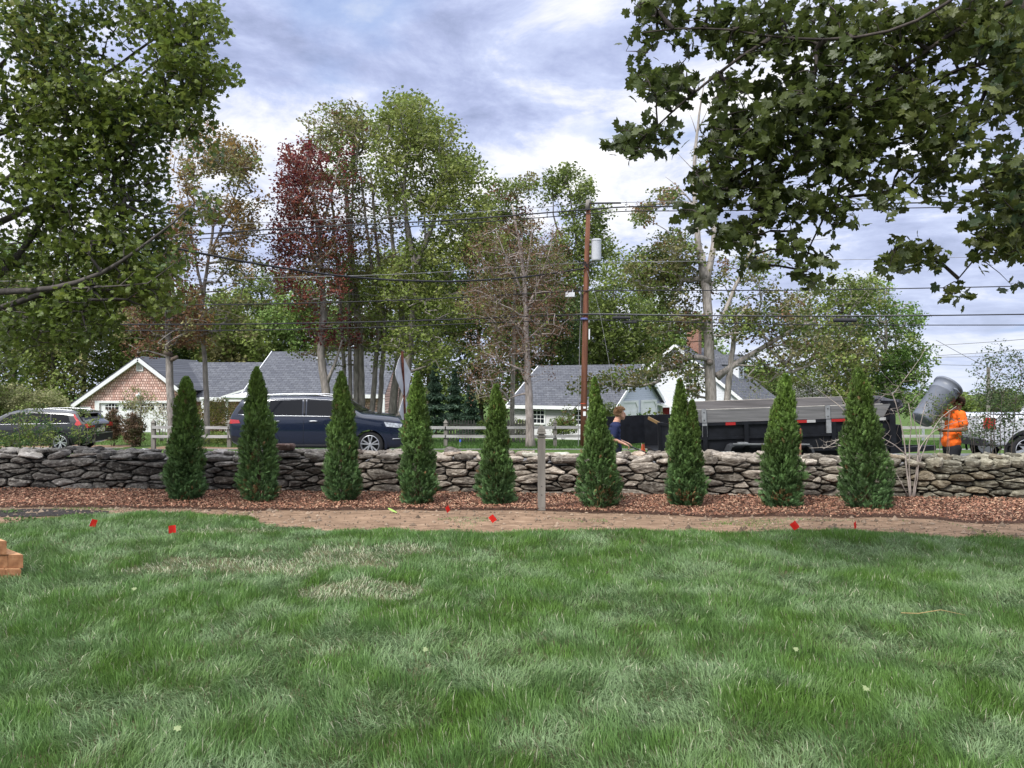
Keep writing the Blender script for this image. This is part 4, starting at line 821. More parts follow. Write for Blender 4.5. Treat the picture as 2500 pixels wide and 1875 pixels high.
    V = P[:, None] + S[:, None, None] * (tp[None, :, 0:1] * X[:, None] + tp[None, :, 1:2] * Up[:, None] + tp[None, :, 2:3] * Nn[:, None])
    mb.v.append(V.reshape(-1, 3)); mb.n = n * k; bs = np.arange(n)[:, None] * k
    mb.f = {4: [(bs + np.array(f)[None], C, np.zeros(n, np.int32)) for f in fc]}
    mb.build('foliage', M['thuja'], o, loc=b); wood.build('trunk', M['bark'], o, smooth=True, loc=b)
    return o
arborvitae(453, 1224, 917, 49, 'leftmost arborvitae of the row, with a shoulder on its left side', ((0, 0, .9), (-.38, 95, .5)), .05, 1, pw=.7)
arborvitae(632, 1226, 893, 56, 'arborvitae with a long thin tip covering the rear of the blue car', ((0, 0, 1),), -.1, 2)
arborvitae(838, 1226, 904, 50, 'arborvitae covering the windscreen of the blue car', ((0, 0, 1),), -.1, 3)
arborvitae(1020, 1234, 906, 50, 'arborvitae just right of the rusty sign post', ((0, 0, 1),), -.05, 4, green=1.1)
arborvitae(1212, 1234, 936, 48, 'shortest arborvitae, standing left of the grey wooden post', ((0, 0, 1),), -.02, 5)
arborvitae(1467, 1241, 918, 54, 'arborvitae partly hiding the boy in the navy shirt', ((0, 0, 1),), -.32, 6, pw=1.25)
arborvitae(1674, 1238, 922, 52, 'double tipped arborvitae at the tailgate end of the trailer', ((-.28, 0, .72), (.35, 52, .6)), -.02, 7)
arborvitae(1908, 1243, 911, 54, 'arborvitae in front of the middle of the trailer, with a left shoulder', ((0.05, 0, .85), (-.35, 60, .5)), .15, 8, pw=.75)
arborvitae(2118, 1248, 898, 62, 'rightmost and widest arborvitae, beside the bare shrub', ((0, 0, 1),), -.42, 9, green=.88, pw=.85)
# ---------------------------------------------------------------- near maples
def near_maples():
    GM = [(.085, .125, .024), (.115, .160, .030), (.15, .19, .038), (.07, .11, .035), (.17, .18, .045)]
    # LEFT: trunk outside the frame on the left, limbs reach in
    b = (-8.6, 9.3, 0.0); o = empty('maple_tree', b); tag(o, 'near green maple whose leafy limbs fill the upper left of the view', 'tree'); sk = Skel()
    sk.stem_line([(-8.6, 9.3, -.1), (-8.5, 9.3, 1.6), (-8.2, 9.3, 3.0), (-8.0, 9.2, 4.6), (-7.8, 9.2, 7.5)], .24, .10)
    def limb(pts, r0, r1, st=.3):
        W = [PX(*p) for p in pts]; a, b_ = sk.stem[0]; TP = np.array(sk.P[a:b_]); dd = np.linalg.norm(TP - W[0], axis=1) + 2.0 * np.maximum(TP[:, 2] - W[0][2] + .3, 0)
        if pts[0][0] < -200 or pts[0][0] > 2520: W = [TP[int(np.argmin(dd))]] + W     # limbs that leave the trunk
        sk.stem_line(W, r0, r1, st)
    limb([(-330, 720, 9.2), (-100, 715, 9.0), (60, 712, 8.8), (170, 705, 8.7), (250, 668, 8.6), (330, 622, 8.5), (400, 570, 8.5), (470, 500, 8.6)], .070, .008)
    limb([(-250, 780, 9.3), (-60, 770, 9.2), (40, 745, 9.1), (100, 720, 9.0), (140, 700, 9)], .06, .03)
    limb([(-100, 720, 9), (0, 700, 9.2), (40, 640, 9.3), (85, 560, 9.3), (140, 490, 9.3), (160, 440, 9.3), (250, 330, 9.4), (340, 220, 9.5)], .05, .010)
    limb([(-300, 620, 9.4), (-80, 580, 9.4), (40, 525, 9.4), (150, 475, 9.4), (240, 420, 9.4), (350, 340, 9.4), (480, 220, 9.5), (560, 190, 9.5)], .06, .008)
    limb([(-300, 420, 9.6), (-60, 350, 9.7), (60, 300, 9.7), (170, 240, 9.8), (300, 150, 9.9), (430, 60, 10)], .06, .010)
    limb([(-260, 300, 9.5), (-40, 220, 9.6), (10, 180, 9.6), (60, 60, 9.7), (120, -60, 9.8)], .06, .02)
    limb([(150, 480, 9.4), (260, 470, 9.1), (360, 445, 9.0), (450, 430, 9)], .012, .005)
    limb([(170, 705, 8.7), (280, 700, 8.5), (360, 692, 8.4)], .012, .005)
    limb([(-300, 560, 10.2), (-20, 470, 10.3), (90, 380, 10.4), (260, 250, 10.5), (420, 120, 10.6), (470, 70, 10.6)], .05, .010)
    ells = [(120, 60, 190, 110), (330, 60, 130, 90), (430, 130, 90, 80), (480, 60, 40, 60, .8), (250, 200, 180, 110), (500, 190, 60, 50, 1.2), (440, 260, 90, 70), (80, 260, 130, 110, .8), (300, 340, 170, 100), (460, 370, 75, 70, 1), (130, 430, 150, 100, .9), (360, 470, 130, 90), (480, 500, 55, 50, .9), (250, 580, 160, 80), (380, 620, 90, 70), (60, 600, 120, 90, .9), (330, 690, 100, 60, 1), (180, 720, 130, 60, 1), (400, 740, 40, 30, .8), (60, 790, 90, 70, .8), (250, 790, 60, 30, .6), (20, 880, 50, 60, .5), (180, 800, 60, 60, .6), (-140, 150, 150, 170, .8), (-150, 480, 140, 150, .8), (-380, 250, 160, 200, .5), (120, -130, 180, 90, .7), (380, -90, 120, 80, .7), (560, 190, 28, 18, 1.6), (535, 70, 18, 24, 1.6), (500, 20, 24, 20, 1.2)]
    A = ell_pts(ells, 3500, .9, 9.2, .41, 5, 1.25); sk.grow(A, .05, .25, 5, zmin=1.9)
    sk.mesh(.0030, 5, (.095, .085, .08), .5, cap=.05).build('trunk', M['bark'], o, smooth=True, loc=b)
    mb = MB(); leaf_cloud(mb, A, 8, .16, .066, GM, MAPLE, .45, [1.2, 1.2, 1, .5, .5], 5, 0, .25, .2)
    mb.build('crown', M['leaf_near'], o, loc=b)
    # RIGHT: closer, bigger leaves
    b = (6.2, 4.2, 0.0); o = empty('maple_tree', b); tag(o, 'nearest maple whose large lobed leaves hang into the upper right of the view', 'tree'); sk = Skel()
    sk.stem_line([(6.2, 4.2, -.1), (6.1, 4.2, 1.5), (5.9, 4.3, 2.8), (5.6, 4.5, 4.2), (5.2, 4.7, 6)], .22, .10)
    limb([(3400, 300, 4.9), (2900, 60, 5), (2600, -60, 5.1), (2480, 0, 5.2), (2340, 60, 5.3), (2250, 130, 5.4), (2100, 250, 5.5), (1960, 330, 5.6), (1850, 400, 5.7), (1760, 460, 5.7)], .034, .006, .2)
    limb([(2700, -260, 4.9), (2440, -90, 5.0), (2250, 60, 5.0), (2150, 90, 5.1), (2000, 100, 5.1), (1880, 95, 5.1), (1800, 70, 5.2), (1650, 60, 5.2), (1570, 80, 5.2)], .020, .005, .2)
    limb([(1880, 95, 5.1), (1780, 150, 5.2), (1700, 220, 5.3), (1620, 290, 5.3), (1540, 370, 5.3)], .012, .004, .15)
    limb([(3300, 500, 5.2), (2800, 300, 5.3), (2640, 140, 5.4), (2500, 130, 5.5), (2340, 165, 5.6), (2200, 225, 5.7), (2080, 400, 5.8), (1990, 560, 5.8), (1960, 660, 5.9)], .035, .005, .2)
    limb([(3300, 560, 5.4), (2800, 420, 5.6), (2600, 440, 5.7), (2480, 520, 5.8), (2400, 600, 5.8), (2340, 680, 5.9)], .03, .005, .2)
    limb([(2500, 0, 5.6), (2420, 160, 5.8), (2400, 300, 5.9), (2250, 420, 6.0), (2150, 520, 6.0)], .02, .005, .2)
    ells = [(1600, 40, 75, 50), (1740, 60, 110, 80), (1560, 150, 45, 80, .9), (1900, 70, 130, 90), (2100, 90, 150, 110), (2330, 90, 160, 110), (1640, 210, 75, 60), (1520, 340, 30, 45, 1.2), (1590, 330, 60, 50, .9), (1790, 220, 75, 60, .7), (1980, 220, 120, 80), (2200, 250, 140, 90), (1760, 330, 60, 60, .9), (1880, 330, 110, 90), (2060, 370, 120, 90), (2330, 300, 120, 80, .6), (2460, 200, 80, 110, .7), (1760, 440, 75, 60), (1900, 470, 90, 70), (2040, 500, 80, 60, .7), (1710, 520, 60, 35, 1), (1790, 570, 45, 40, 1), (1850, 540, 45, 35, .8), (1930, 600, 35, 60, 1), (1960, 660, 24, 40, 1.1), (2020, 620, 28, 40, .9), (1990, 690, 22, 20, .9), (2200, 480, 90, 60, .8), (2330, 480, 110, 80, .8), (2460, 420, 70, 120, .9), (2240, 600, 80, 40, 1), (2370, 620, 100, 60, 1), (2480, 600, 60, 80, 1), (2170, 640, 35, 18, 1), (2330, 715, 35, 45, 1.1), (2480, 690, 40, 25, 1), (2650, 120, 130, 130, .7), (2700, 420, 140, 130, .6), (2950, 200, 170, 200, .4), (2400, -110, 200, 80, .6), (2000, -90, 180, 70, .6), (1650, -60, 100, 50, .6), (2420, 60, 100, 80, 1), (2300, 400, 120, 80, .8), (2450, 500, 70, 90, .9), (2380, 560, 110, 50, 1), (1840, 640, 18, 26, .8)]
    A = ell_pts(ells, 3100, .65, 5.45, .34, 11, 1.8); sk.grow(A, -.05, .3, 5, zmin=1.9)
    sk.mesh(.0021, 5, (.065, .055, .05), .5, cap=.03).build('trunk', M['bark'], o, smooth=True, loc=b)
    mb = MB(); leaf_cloud(mb, A, 3, .090, .074, [(.058, .080, .022), (.080, .104, .026), (.11, .13, .034), (.050, .078, .034)], MAPLE, .35, [1.2, 1.2, .8, .6], 11, .05, .28, .22)
    mb.build('crown', M['leaf_near'], o, loc=b)
near_maples()

# ---------------------------------------------------------------- materials for built things
M['roof'] = mat('roof', 0.9, 0.2, base=(.085, .095, .12), var=0.35, vscale=5, stretch=(1.2, 1.2, 7), bump=.01, bscale=20)
M['white'] = mat('white', 0.6, 0.3, base=(.74, .75, .77), var=.05, vscale=3)
M['paint'] = mat('paint', 0.6, 0.3)
M['glass'] = mat('glass', 0.05, 0.3, base=(.012, .014, .018))
M['carglass'] = mat('carglass', 0.04, 0.28, base=(.006, .007, .010))
M['navy'] = mat('navy', 0.22, 0.5, metal=.2, base=(.004, .010, .030), coat=1.0, var=.06, vscale=2)
M['carblack'] = mat('carblack', 0.25, 0.5, metal=.1, base=(.013, .014, .018), coat=1.0, var=.06, vscale=2)
M['carwhite'] = mat('carwhite', 0.3, 0.5, base=(.55, .56, .60), coat=.5, var=.04, vscale=2)
M['trim'] = mat('trim', 0.55, 0.3, base=(.02, .02, .022), var=.15, vscale=10)
M['rubber'] = mat('rubber', 0.85, 0.2, base=(.022, .022, .023), var=.2, vscale=12)
M['alloy'] = mat('alloy', 0.3, 0.5, metal=.85, base=(.62, .63, .66), var=.05, vscale=10)
M['chrome'] = mat('chrome', 0.32, 0.5, metal=1.0, base=(.5, .51, .53), var=.05, vscale=10)
M['redlens'] = mat('redlens', 0.12, 0.6, base=(.42, .015, .02), coat=1.0, var=.2, vscale=25)
M['clearlens'] = mat('clearlens', 0.1, 0.6, base=(.45, .48, .52), coat=1.0, var=.5, vscale=14)
M['greywood'] = mat('greywood', 0.9, 0.15, base=(.185, .172, .155), var=.30, vscale=11, stretch=(1, 1, .12), bump=.004, bscale=40, detail=8)
M['greywoodx'] = mat('greywoodx', 0.9, 0.15, base=(.36, .35, .345), var=.28, vscale=11, stretch=(.12, 1, 1), bump=.004, bscale=40, detail=8)
M['boardedge_lit'] = mat('boardedge_lit', .9, .2, base=(.42, .40, .37), var=.25, vscale=8)  # sky highlight on the board tops, put into the colour
M['boardwood'] = mat('boardwood', 0.85, 0.2, base=(.145, .143, .145), var=.32, vscale=9, stretch=(.10, 1, 1.6), bump=.006, bscale=30, detail=8)
M['blacksteel'] = mat('blacksteel', 0.5, 0.2, base=(.008, .009, .012), var=.4, vscale=6, bump=.003, bscale=14)
M['fender'] = mat('fender', 0.4, 0.5, base=(.035, .037, .042), var=.3, vscale=8, bump=.003, bscale=60)
M['steel'] = mat('steel', 0.5, 0.4, metal=.6, base=(.33, .34, .35), var=.2, vscale=15)
M['signmetal'] = mat('signmetal', 0.45, 0.4, metal=.3, base=(.50, .51, .54), var=.12, vscale=6)
M['rust'] = mat('rust', 0.9, 0.2, base=(.095, .035, .025), var=.4, vscale=20, bump=.002, bscale=60)
M['polewood'] = mat('polewood', 0.9, 0.15, base=(.19, .085, .055), var=.45, vscale=9, stretch=(1, 1, .06), bump=.006, bscale=30, detail=8)
M['cable'] = mat('cable', 0.7, 0.3, base=(.025, .025, .03), var=.1, vscale=5)
M['cablegrey'] = mat('cablegrey', 0.6, 0.3, base=(.22, .22, .23), var=.1, vscale=5)
M['timber'] = mat('timber', 0.8, 0.2, ramp=[(.3, (.28, .13, .065)), (.55, (.46, .26, .14)), (.75, (.58, .36, .21))], vscale=10, stretch=(1, .15, 1), bump=.002, bscale=50, detail=7)
M['endgrain'] = mat('endgrain', 0.85, 0.15, ramp=[(.3, (.11, .045, .025)), (.5, (.25, .12, .06)), (.72, (.40, .22, .12))], vscale=9, bump=.002, bscale=60, detail=7)
M['flagred'] = mat('flagred', 0.5, 0.4, base=(.75, .028, .02), transl=.35, var=.08, vscale=20)
M['cone'] = mat('cone', 0.5, 0.4, base=(.85, .13, .02), var=.08, vscale=10)
M['brick'] = mat('brick', 0.9, 0.2, base=(.22, .085, .06), var=.3, vscale=14)
M['skin'] = mat('skin', 0.5, 0.35, var=.06, vscale=20)
M['cloth'] = mat('cloth', 0.9, 0.15, var=.12, vscale=9, bump=.006, bscale=12)
M['plastic'] = mat('plastic', 0.45, 0.4, base=(.13, .145, .18), var=.12, vscale=5, bump=.002, bscale=20)

def horizontal_laps(name, base, pitch, dark=.55, axis=2, vert=0.0, var=.15):
    """painted or bare lapped siding: rows shade by a bump ramp, not by paint"""
    m = mat(name, .75, .25, base=base, var=var, vscale=3, stretch=(2, 2, 12)); nt = m.node_tree; N = nt.nodes; L = nt.links; b = N['Principled BSDF']
    tc = N.new('ShaderNodeTexCoord'); sp = N.new('ShaderNodeSeparateXYZ'); L.new(tc.outputs['Object'], sp.inputs[0])
    d_ = N.new('ShaderNodeMath'); d_.operation = 'DIVIDE'; L.new(sp.outputs[axis], d_.inputs[0]); d_.inputs[1].default_value = pitch
    f = N.new('ShaderNodeMath'); f.operation = 'FRACT'; L.new(d_.outputs[0], f.inputs[0])
    iv = N.new('ShaderNodeMath'); iv.operation = 'SUBTRACT'; iv.inputs[0].default_value = 1; L.new(f.outputs[0], iv.inputs[1])
    bp = N.new('ShaderNodeBump'); bp.inputs['Distance'].default_value = pitch * .30; bp.inputs['Strength'].default_value = 1; L.new(iv.outputs[0], bp.inputs['Height']); L.new(bp.outputs[0], b.inputs['Normal'])
    return m
M['clapwhite'] = horizontal_laps('clapwhite', (.56, .58, .62), .11, var=.05)
M['clapbluegrey'] = horizontal_laps('clapbluegrey', (.46, .50, .58), .13, var=.06)  # darker blue-grey siding that sets off the white doors
M['clapgrey'] = horizontal_laps('clapgrey', (.52, .52, .53), .12, var=.08)
def brick_mat(name, c1, c2, mortar, w, h, ms=.012, rot=(0, 0, 0), swz='xz', bump=.01, var=.12, rough=.85):
    m = mat(name, rough, .2, base=c1); nt = m.node_tree; N = nt.nodes; L = nt.links; b = N['Principled BSDF']
    tc = N.new('ShaderNodeTexCoord'); sp = N.new('ShaderNodeSeparateXYZ'); L.new(tc.outputs['Object'], sp.inputs[0]); cb = N.new('ShaderNodeCombineXYZ')
    ix = {'x': 0, 'y': 1, 'z': 2}; L.new(sp.outputs[ix[swz[0]]], cb.inputs[0]); L.new(sp.outputs[ix[swz[1]]], cb.inputs[1])
    bk = N.new('ShaderNodeTexBrick'); L.new(cb.outputs[0], bk.inputs['Vector']); bk.inputs['Color1'].default_value = (*c1, 1); bk.inputs['Color2'].default_value = (*c2, 1); bk.inputs['Mortar'].default_value = (*mortar, 1)
    bk.inputs['Scale'].default_value = 1; bk.inputs['Brick Width'].default_value = w; bk.inputs['Row Height'].default_value = h; bk.inputs['Mortar Size'].default_value = ms; bk.inputs['Mortar Smooth'].default_value = .3; bk.inputs['Bias'].default_value = 0
    n = N.new('ShaderNodeTexNoise'); n.inputs['Scale'].default_value = 5; n.inputs['Detail'].default_value = 6; L.new(cb.outputs[0], n.inputs['Vector'])
    mr = N.new('ShaderNodeMapRange'); mr.inputs[1].default_value = .3; mr.inputs[2].default_value = .7; mr.inputs[3].default_value = 1 - var; mr.inputs[4].default_value = 1 + var; L.new(n.outputs[0], mr.inputs[0])
    s = N.new('ShaderNodeVectorMath'); s.operation = 'SCALE'; L.new(bk.outputs[0], s.inputs[0]); L.new(mr.outputs[0], s.inputs['Scale']); L.new(s.outputs[0], b.inputs['Base Color'])
    bp = N.new('ShaderNodeBump'); bp.inputs['Distance'].default_value = bump; bp.invert = True; L.new(bk.outputs['Fac'], bp.inputs['Height']); L.new(bp.outputs[0], b.inputs['Normal']); return m
M['cedar'] = brick_mat('cedar', (.56, .33, .28), (.80, .58, .52), (.20, .11, .09), .14, .155, .016, var=.2)
M['slate'] = brick_mat('slate', (.078, .083, .100), (.112, .118, .135), (.045, .048, .058), .34, .115, .013, var=.15)
M['brickwall'] = brick_mat('brickwall', (.24, .09, .06), (.32, .13, .085), (.3, .27, .24), .21, .07, .012)

class Frame:
    """local house frame: origin C, u along the front, w going back, z up"""
    def __init__(s, C, ang): s.C = np.array(C, float); s.u = np.array([math.cos(ang), -math.sin(ang), 0]); s.w = np.array([math.sin(ang), math.cos(ang), 0])
    def __call__(s, a, b, z): return s.C + a * s.u + b * s.w + np.array([0, 0, z])
def quadslab(mb, pts, th, color=(.5, .5, .5), m=0):
    """flat polygon with thickness th downward along its normal"""
    P = np.array(pts, float); n = np.cross(P[1] - P[0], P[2] - P[0]); n /= np.linalg.norm(n); k = len(P)
    V = np.vstack([P, P - n * th]); f = [tuple(range(k)), tuple(range(2 * k - 1, k - 1, -1))] + [(i, i + k, (i + 1) % k + k, (i + 1) % k) for i in range(k)]
    mb.add(V, f, color, m)
def bar(mb, a, b, w, h, color=(.5, .5, .5), up=(0, 0, 1)):
    """rectangular bar from a to b; w sideways, h along up"""
    a = np.array(a, float); b = np.array(b, float); d = b - a; d /= np.linalg.norm(d); up = np.array(up, float); s = np.cross(d, up); s /= np.linalg.norm(s); t = np.cross(s, d)
    V = [p + i * s * w / 2 + j * t * h / 2 for p in (a, b) for i, j in ((-1, -1), (1, -1), (1, 1), (-1, 1))]
    mb.add(np.array(V), [(0, 3, 2, 1), (4, 5, 6, 7), (0, 1, 5, 4), (1, 2, 6, 5), (2, 3, 7, 6), (3, 0, 4, 7)], color)

def window(parent, fr, a, z0, wd, ht, cols=3, rows=4, b=0.0, frame=.10, axis='u', off=.03):
    """window on the wall plane (axis u: front plane at depth b; axis w: side plane at a)"""
    def P(s, z, o): return fr(s, b - o, z) if axis == 'u' else fr(a + o, s, z)
    s0 = a if axis == 'u' else b
    mb = MB()
    def rect(s1, s2, za, zb, o0, o1):
        V = [P(s, z, o) for o in (o0, o1) for s, z in ((s1, za), (s2, za), (s2, zb), (s1, zb))]
        mb.add(np.array(V), [(0, 1, 2, 3), (7, 6, 5, 4), (0, 4, 5, 1), (1, 5, 6, 2), (2, 6, 7, 3), (3, 7, 4, 0)])
    rect(s0 - frame, s0, z0 - frame, z0 + ht + frame, 0.002, off + .02); rect(s0 + wd, s0 + wd + frame, z0 - frame, z0 + ht + frame, 0.002, off + .02)
    rect(s0, s0 + wd, z0 + ht, z0 + ht + frame, .002, off + .02); rect(s0 - .03, s0 + wd + .03, z0 - frame, z0, .002, off + .05)
    for i in range(1, cols): x = s0 + wd * i / cols; rect(x - .016, x + .016, z0, z0 + ht, .012, off)
    for j in range(1, rows):
        z = z0 + ht * j / rows; t = .03 if (j * 2 == rows) else .016
        rect(s0, s0 + wd, z - t, z + t, .010, off + .004)
    f = mb.build('window', M['white'], parent); mb = MB()
    V = [P(s, z, .006) for s, z in ((s0, z0), (s0 + wd, z0), (s0 + wd, z0 + ht), (s0, z0 + ht))]; mb.add(np.array(V), [(0, 1, 2, 3)]); mb.build('pane', M['glass'], f); f.location = tuple(-v for v in parent.location); return f

def cedar_garage():
    d = 45.0; s = d / F; g = -1.42
    X = lambda px: (px - CX) * s; Z = lambda y: EYE - (y - CY) * s
    o = empty('garage', (X(330), d, g)); tag(o, 'pink cedar shingled gable garage with white trim and grey roofed house wing', 'house')
    apex = (X(342), Z(875)); le = (X(170), Z(998)); re_ = (X(450), Z(958)); fl = X(196); fr_ = X(440)
    def zl(x): return apex[1] + (x - apex[0]) * (le[1] - apex[1]) / (le[0] - apex[0])
    def zr(x): return apex[1] + (x - apex[0]) * (re_[1] - apex[1]) / (re_[0] - apex[0])
    loc = (0, 0, 0)
    dx0, dx1, dz = X(243), X(432), Z(984)
    mb = MB(); fx = [(fl, g - .3), (dx0, g - .3), (dx0, dz), (dx1, dz), (dx1, g - .3), (fr_, g - .3), (fr_, zr(fr_)), apex, (fl, zl(fl))]
    mb.prism(fx, d, d + .2); mb.box((fl, d + .2, g - .3), (fl + .2, d + 7, zl(fl) - .1)); mb.box((fr_ - .2, d + .2, g - .3), (fr_, d + 4, zr(fr_) - .2)); mb.build('wall', M['cedar'], None).parent = o
    for ob in o.children: ob.location = (-o.location[0], -o.location[1], -o.location[2])
    def P(mbx, name, m, parent=o):
        k = mbx.build(name, m, parent)
        if parent is o: k.location = (-o.location[0], -o.location[1], -o.location[2])
        return k
    mb = MB()
    for e, zz in ((le, 1), (re_, -1)):
        quadslab(mb, [(apex[0], d - .25, apex[1] + .06), (apex[0], d + 8, apex[1] + .06), (e[0], d + 8, e[1] + .06), (e[0], d - .25, e[1] + .06)] if zz < 0 else [(apex[0], d - .25, apex[1] + .06), (e[0], d - .25, e[1] + .06), (e[0], d + 8, e[1] + .06), (apex[0], d + 8, apex[1] + .06)], .08)
    P(mb, 'roof', M['slate'])
    mb = MB()
    for e in (le, re_): bar(mb, (apex[0], d - .28, apex[1] - .06), (e[0], d - .28, e[1] - .06), .05, .20)
    for e in (le, re_): bar(mb, (apex[0], d - .12, apex[1] - .11), (e[0], d - .12, e[1] - .11), .30, .03)
    mb.box((X(232), d - .04, g), (dx0, d - .003, dz + .14)); mb.box((dx1, d - .04, g), (X(440), d - .003, dz + .14)); mb.box((dx0, d - .04, dz), (dx1, d - .003, dz + .14)); P(mb, 'trim', M['white'])
    # door
    mb = MB(); mb.box((dx0, d + .06, g - .05), (dx1, d + .12, dz)); H = dz - g
    for i in range(4):
        for j in range(8):
            x0 = dx0 + (dx1 - dx0) * (j + .08) / 8; x1 = dx0 + (dx1 - dx0) * (j + .92) / 8
            if i < 3: mb.box((x0, d + .045, g + H * (i * .25 + .03)), (x1, d + .061, g + H * (i * .25 + .22)))
    dr = P(mb, 'garage_door', M['white'])
    mb = MB(); mw = MB(); nW = 4
    for k in range(nW):
        x0 = dx0 + .32 + k * (dx1 - dx0 - .35) / nW; wd = (dx1 - dx0 - .35) / nW - .30; zb = g + H * .80
        arc = [(x0, zb), (x0 + wd, zb)] + [(x0 + wd * (1 - t), zb + .17 + .16 * math.sin(math.pi * (.1 + .8 * t))) for t in np.linspace(0, 1, 7)]
        mb.prism(arc, d + .035, d + .059)
        for q in range(1, 4): mw.box((x0 + wd * q / 4 - .015, d + .020, zb), (x0 + wd * q / 4 + .015, d + .034, zb + .32))
        mw.box((x0, d + .022, zb + .14), (x0 + wd, d + .0335, zb + .17))
    mb.build('pane', M['glass'], dr); mw.build('muntin', M['white'], dr)
    # gable vent, lamp, little side window
    mb = MB(); vx, vz = X(342), Z(896); mb.box((vx - .20, d - .05, vz - .25), (vx + .20, d - .02, vz - .19)); mb.box((vx - .20, d - .05, vz + .19), (vx + .20, d - .02, vz + .25)); mb.box((vx - .20, d - .05, vz - .19), (vx - .15, d - .02, vz + .19)); mb.box((vx + .15, d - .05, vz - .19), (vx + .20, d - .02, vz + .19))
    for i in range(6): mb.box((vx - .15, d - .04, vz - .19 + i * .064), (vx + .15, d - .01, vz - .155 + i * .064))
    P(mb, 'gable_vent', M['white'])
    mb = MB(); lx, lz = X(341), Z(966); mb.box((lx - .05, d - .05, lz + .1), (lx + .05, d - .003, lz + .2)); lathe(mb, [(0, .12), (.16, .08), (.15, .0), (.07, -.16), (0, -.2)], T(lx, d - .15, lz), 12); P(mb, 'lamp', M['white'])
    mb = MB(); a, b, z0, z1 = X(193), X(222), Z(1008), Z(993)
    for q in ((a, a + .12), (b - .12, b)): mb.box((q[0], d - .05, z0), (q[1], d - .004, z1))
    mb.box((a + .12, d - .05, z1 - .12), (b - .12, d - .004, z1)); wn = P(mb, 'window', M['white']); mb = MB(); mb.box((a + .12, d - .02, z0), (b - .12, d - .005, z1 - .12)); mb.build('pane', M['glass'], wn)
    # low wing then the taller block
    def wing(x0, x1, ridge_y, eave_y, dr_, de, name):
        zr_, ze = EYE - (ridge_y - CY) / F * dr_, EYE - (eave_y - CY) / F * de; mb = MB()
        a, b, c, e = (x0 - CX) / F * de, (x1 - CX) / F * de, (x0 - CX) / F * dr_, (x1 - CX) / F * dr_
        mb.prism([(de, g - .4), (2 * dr_ - de, g - .4), (2 * dr_ - de, ze - .1), (dr_, zr_ - .1), (de + .3, ze)], a, b, M=Matrix(((0, 1, 0, 0), (1, 0, 0, 0), (0, 0, 1, 0), (0, 0, 0, 1))))
        P(mb, 'wall', M['cedar']); mb = MB()
        quadslab(mb, [(a - .05, de - .35, ze - .08), (b + .1, de - .35, ze - .08), (b + .1, dr_, zr_ + .02), (a - .05, dr_, zr_ + .02)], .08)
        quadslab(mb, [(a - .05, dr_, zr_ + .02), (b + .1, dr_, zr_ + .02), (b + .1, 2 * dr_ - de + .3, ze - .1), (a - .05, 2 * dr_ - de + .3, ze - .1)], .08)
        P(mb, 'roof', M['slate']); mb = MB(); mb.box((a - .05, de - .38, ze - .30), (b + .1, de - .34, ze - .07)); bar(mb, (a - .09, de - .36, ze - .12), (a - .09, dr_, zr_ - .01), .04, .16); P(mb, 'fascia', M['white']); return a, b, ze, de
    wing(372, 596, 885, 968, 51, 47.2, 'wing')
    a, b, ze, de = wing(597, 938, 859, 960, 52, 46.4, 'block')
    for px in (494, 553, 605, 936):
        mb = MB(); x = (px - CX) / F * 45.2; mb.box((x - .07, 45.2, g), (x + .07, 45.34, ze - .32)); P(mb, 'porch_post', M['white'])
    mb = MB(); mb.box(((488 - CX) / F * 45.2, 45.15, ze - .36), ((612 - CX) / F * 45.2, 45.4, ze - .22)); P(mb, 'porch_beam', M['white'])
    mb = MB(); x = (598 - CX) / F * 44.9; x2 = (540 - CX) / F * 44.9; quadslab(mb, [(x2, 44.9, ze - .22), (x + .6, 44.9, ze - .22), (x + .6, 46.3, ze + .25), (x2, 46.3, ze - .16)], .06); bar(mb, (x2, 44.88, ze - .22), (x, 44.88, ze + .22), .05, .10); P(mb, 'porch_roof', M['white'])
    mb = MB(); mb.box(((778 - CX) / F * 50, 49.5, EYE + 61 / F * 50), ((792 - CX) / F * 50, 50.5, EYE + 66 / F * 50)); P(mb, 'chimney', M['white'])
cedar_garage()

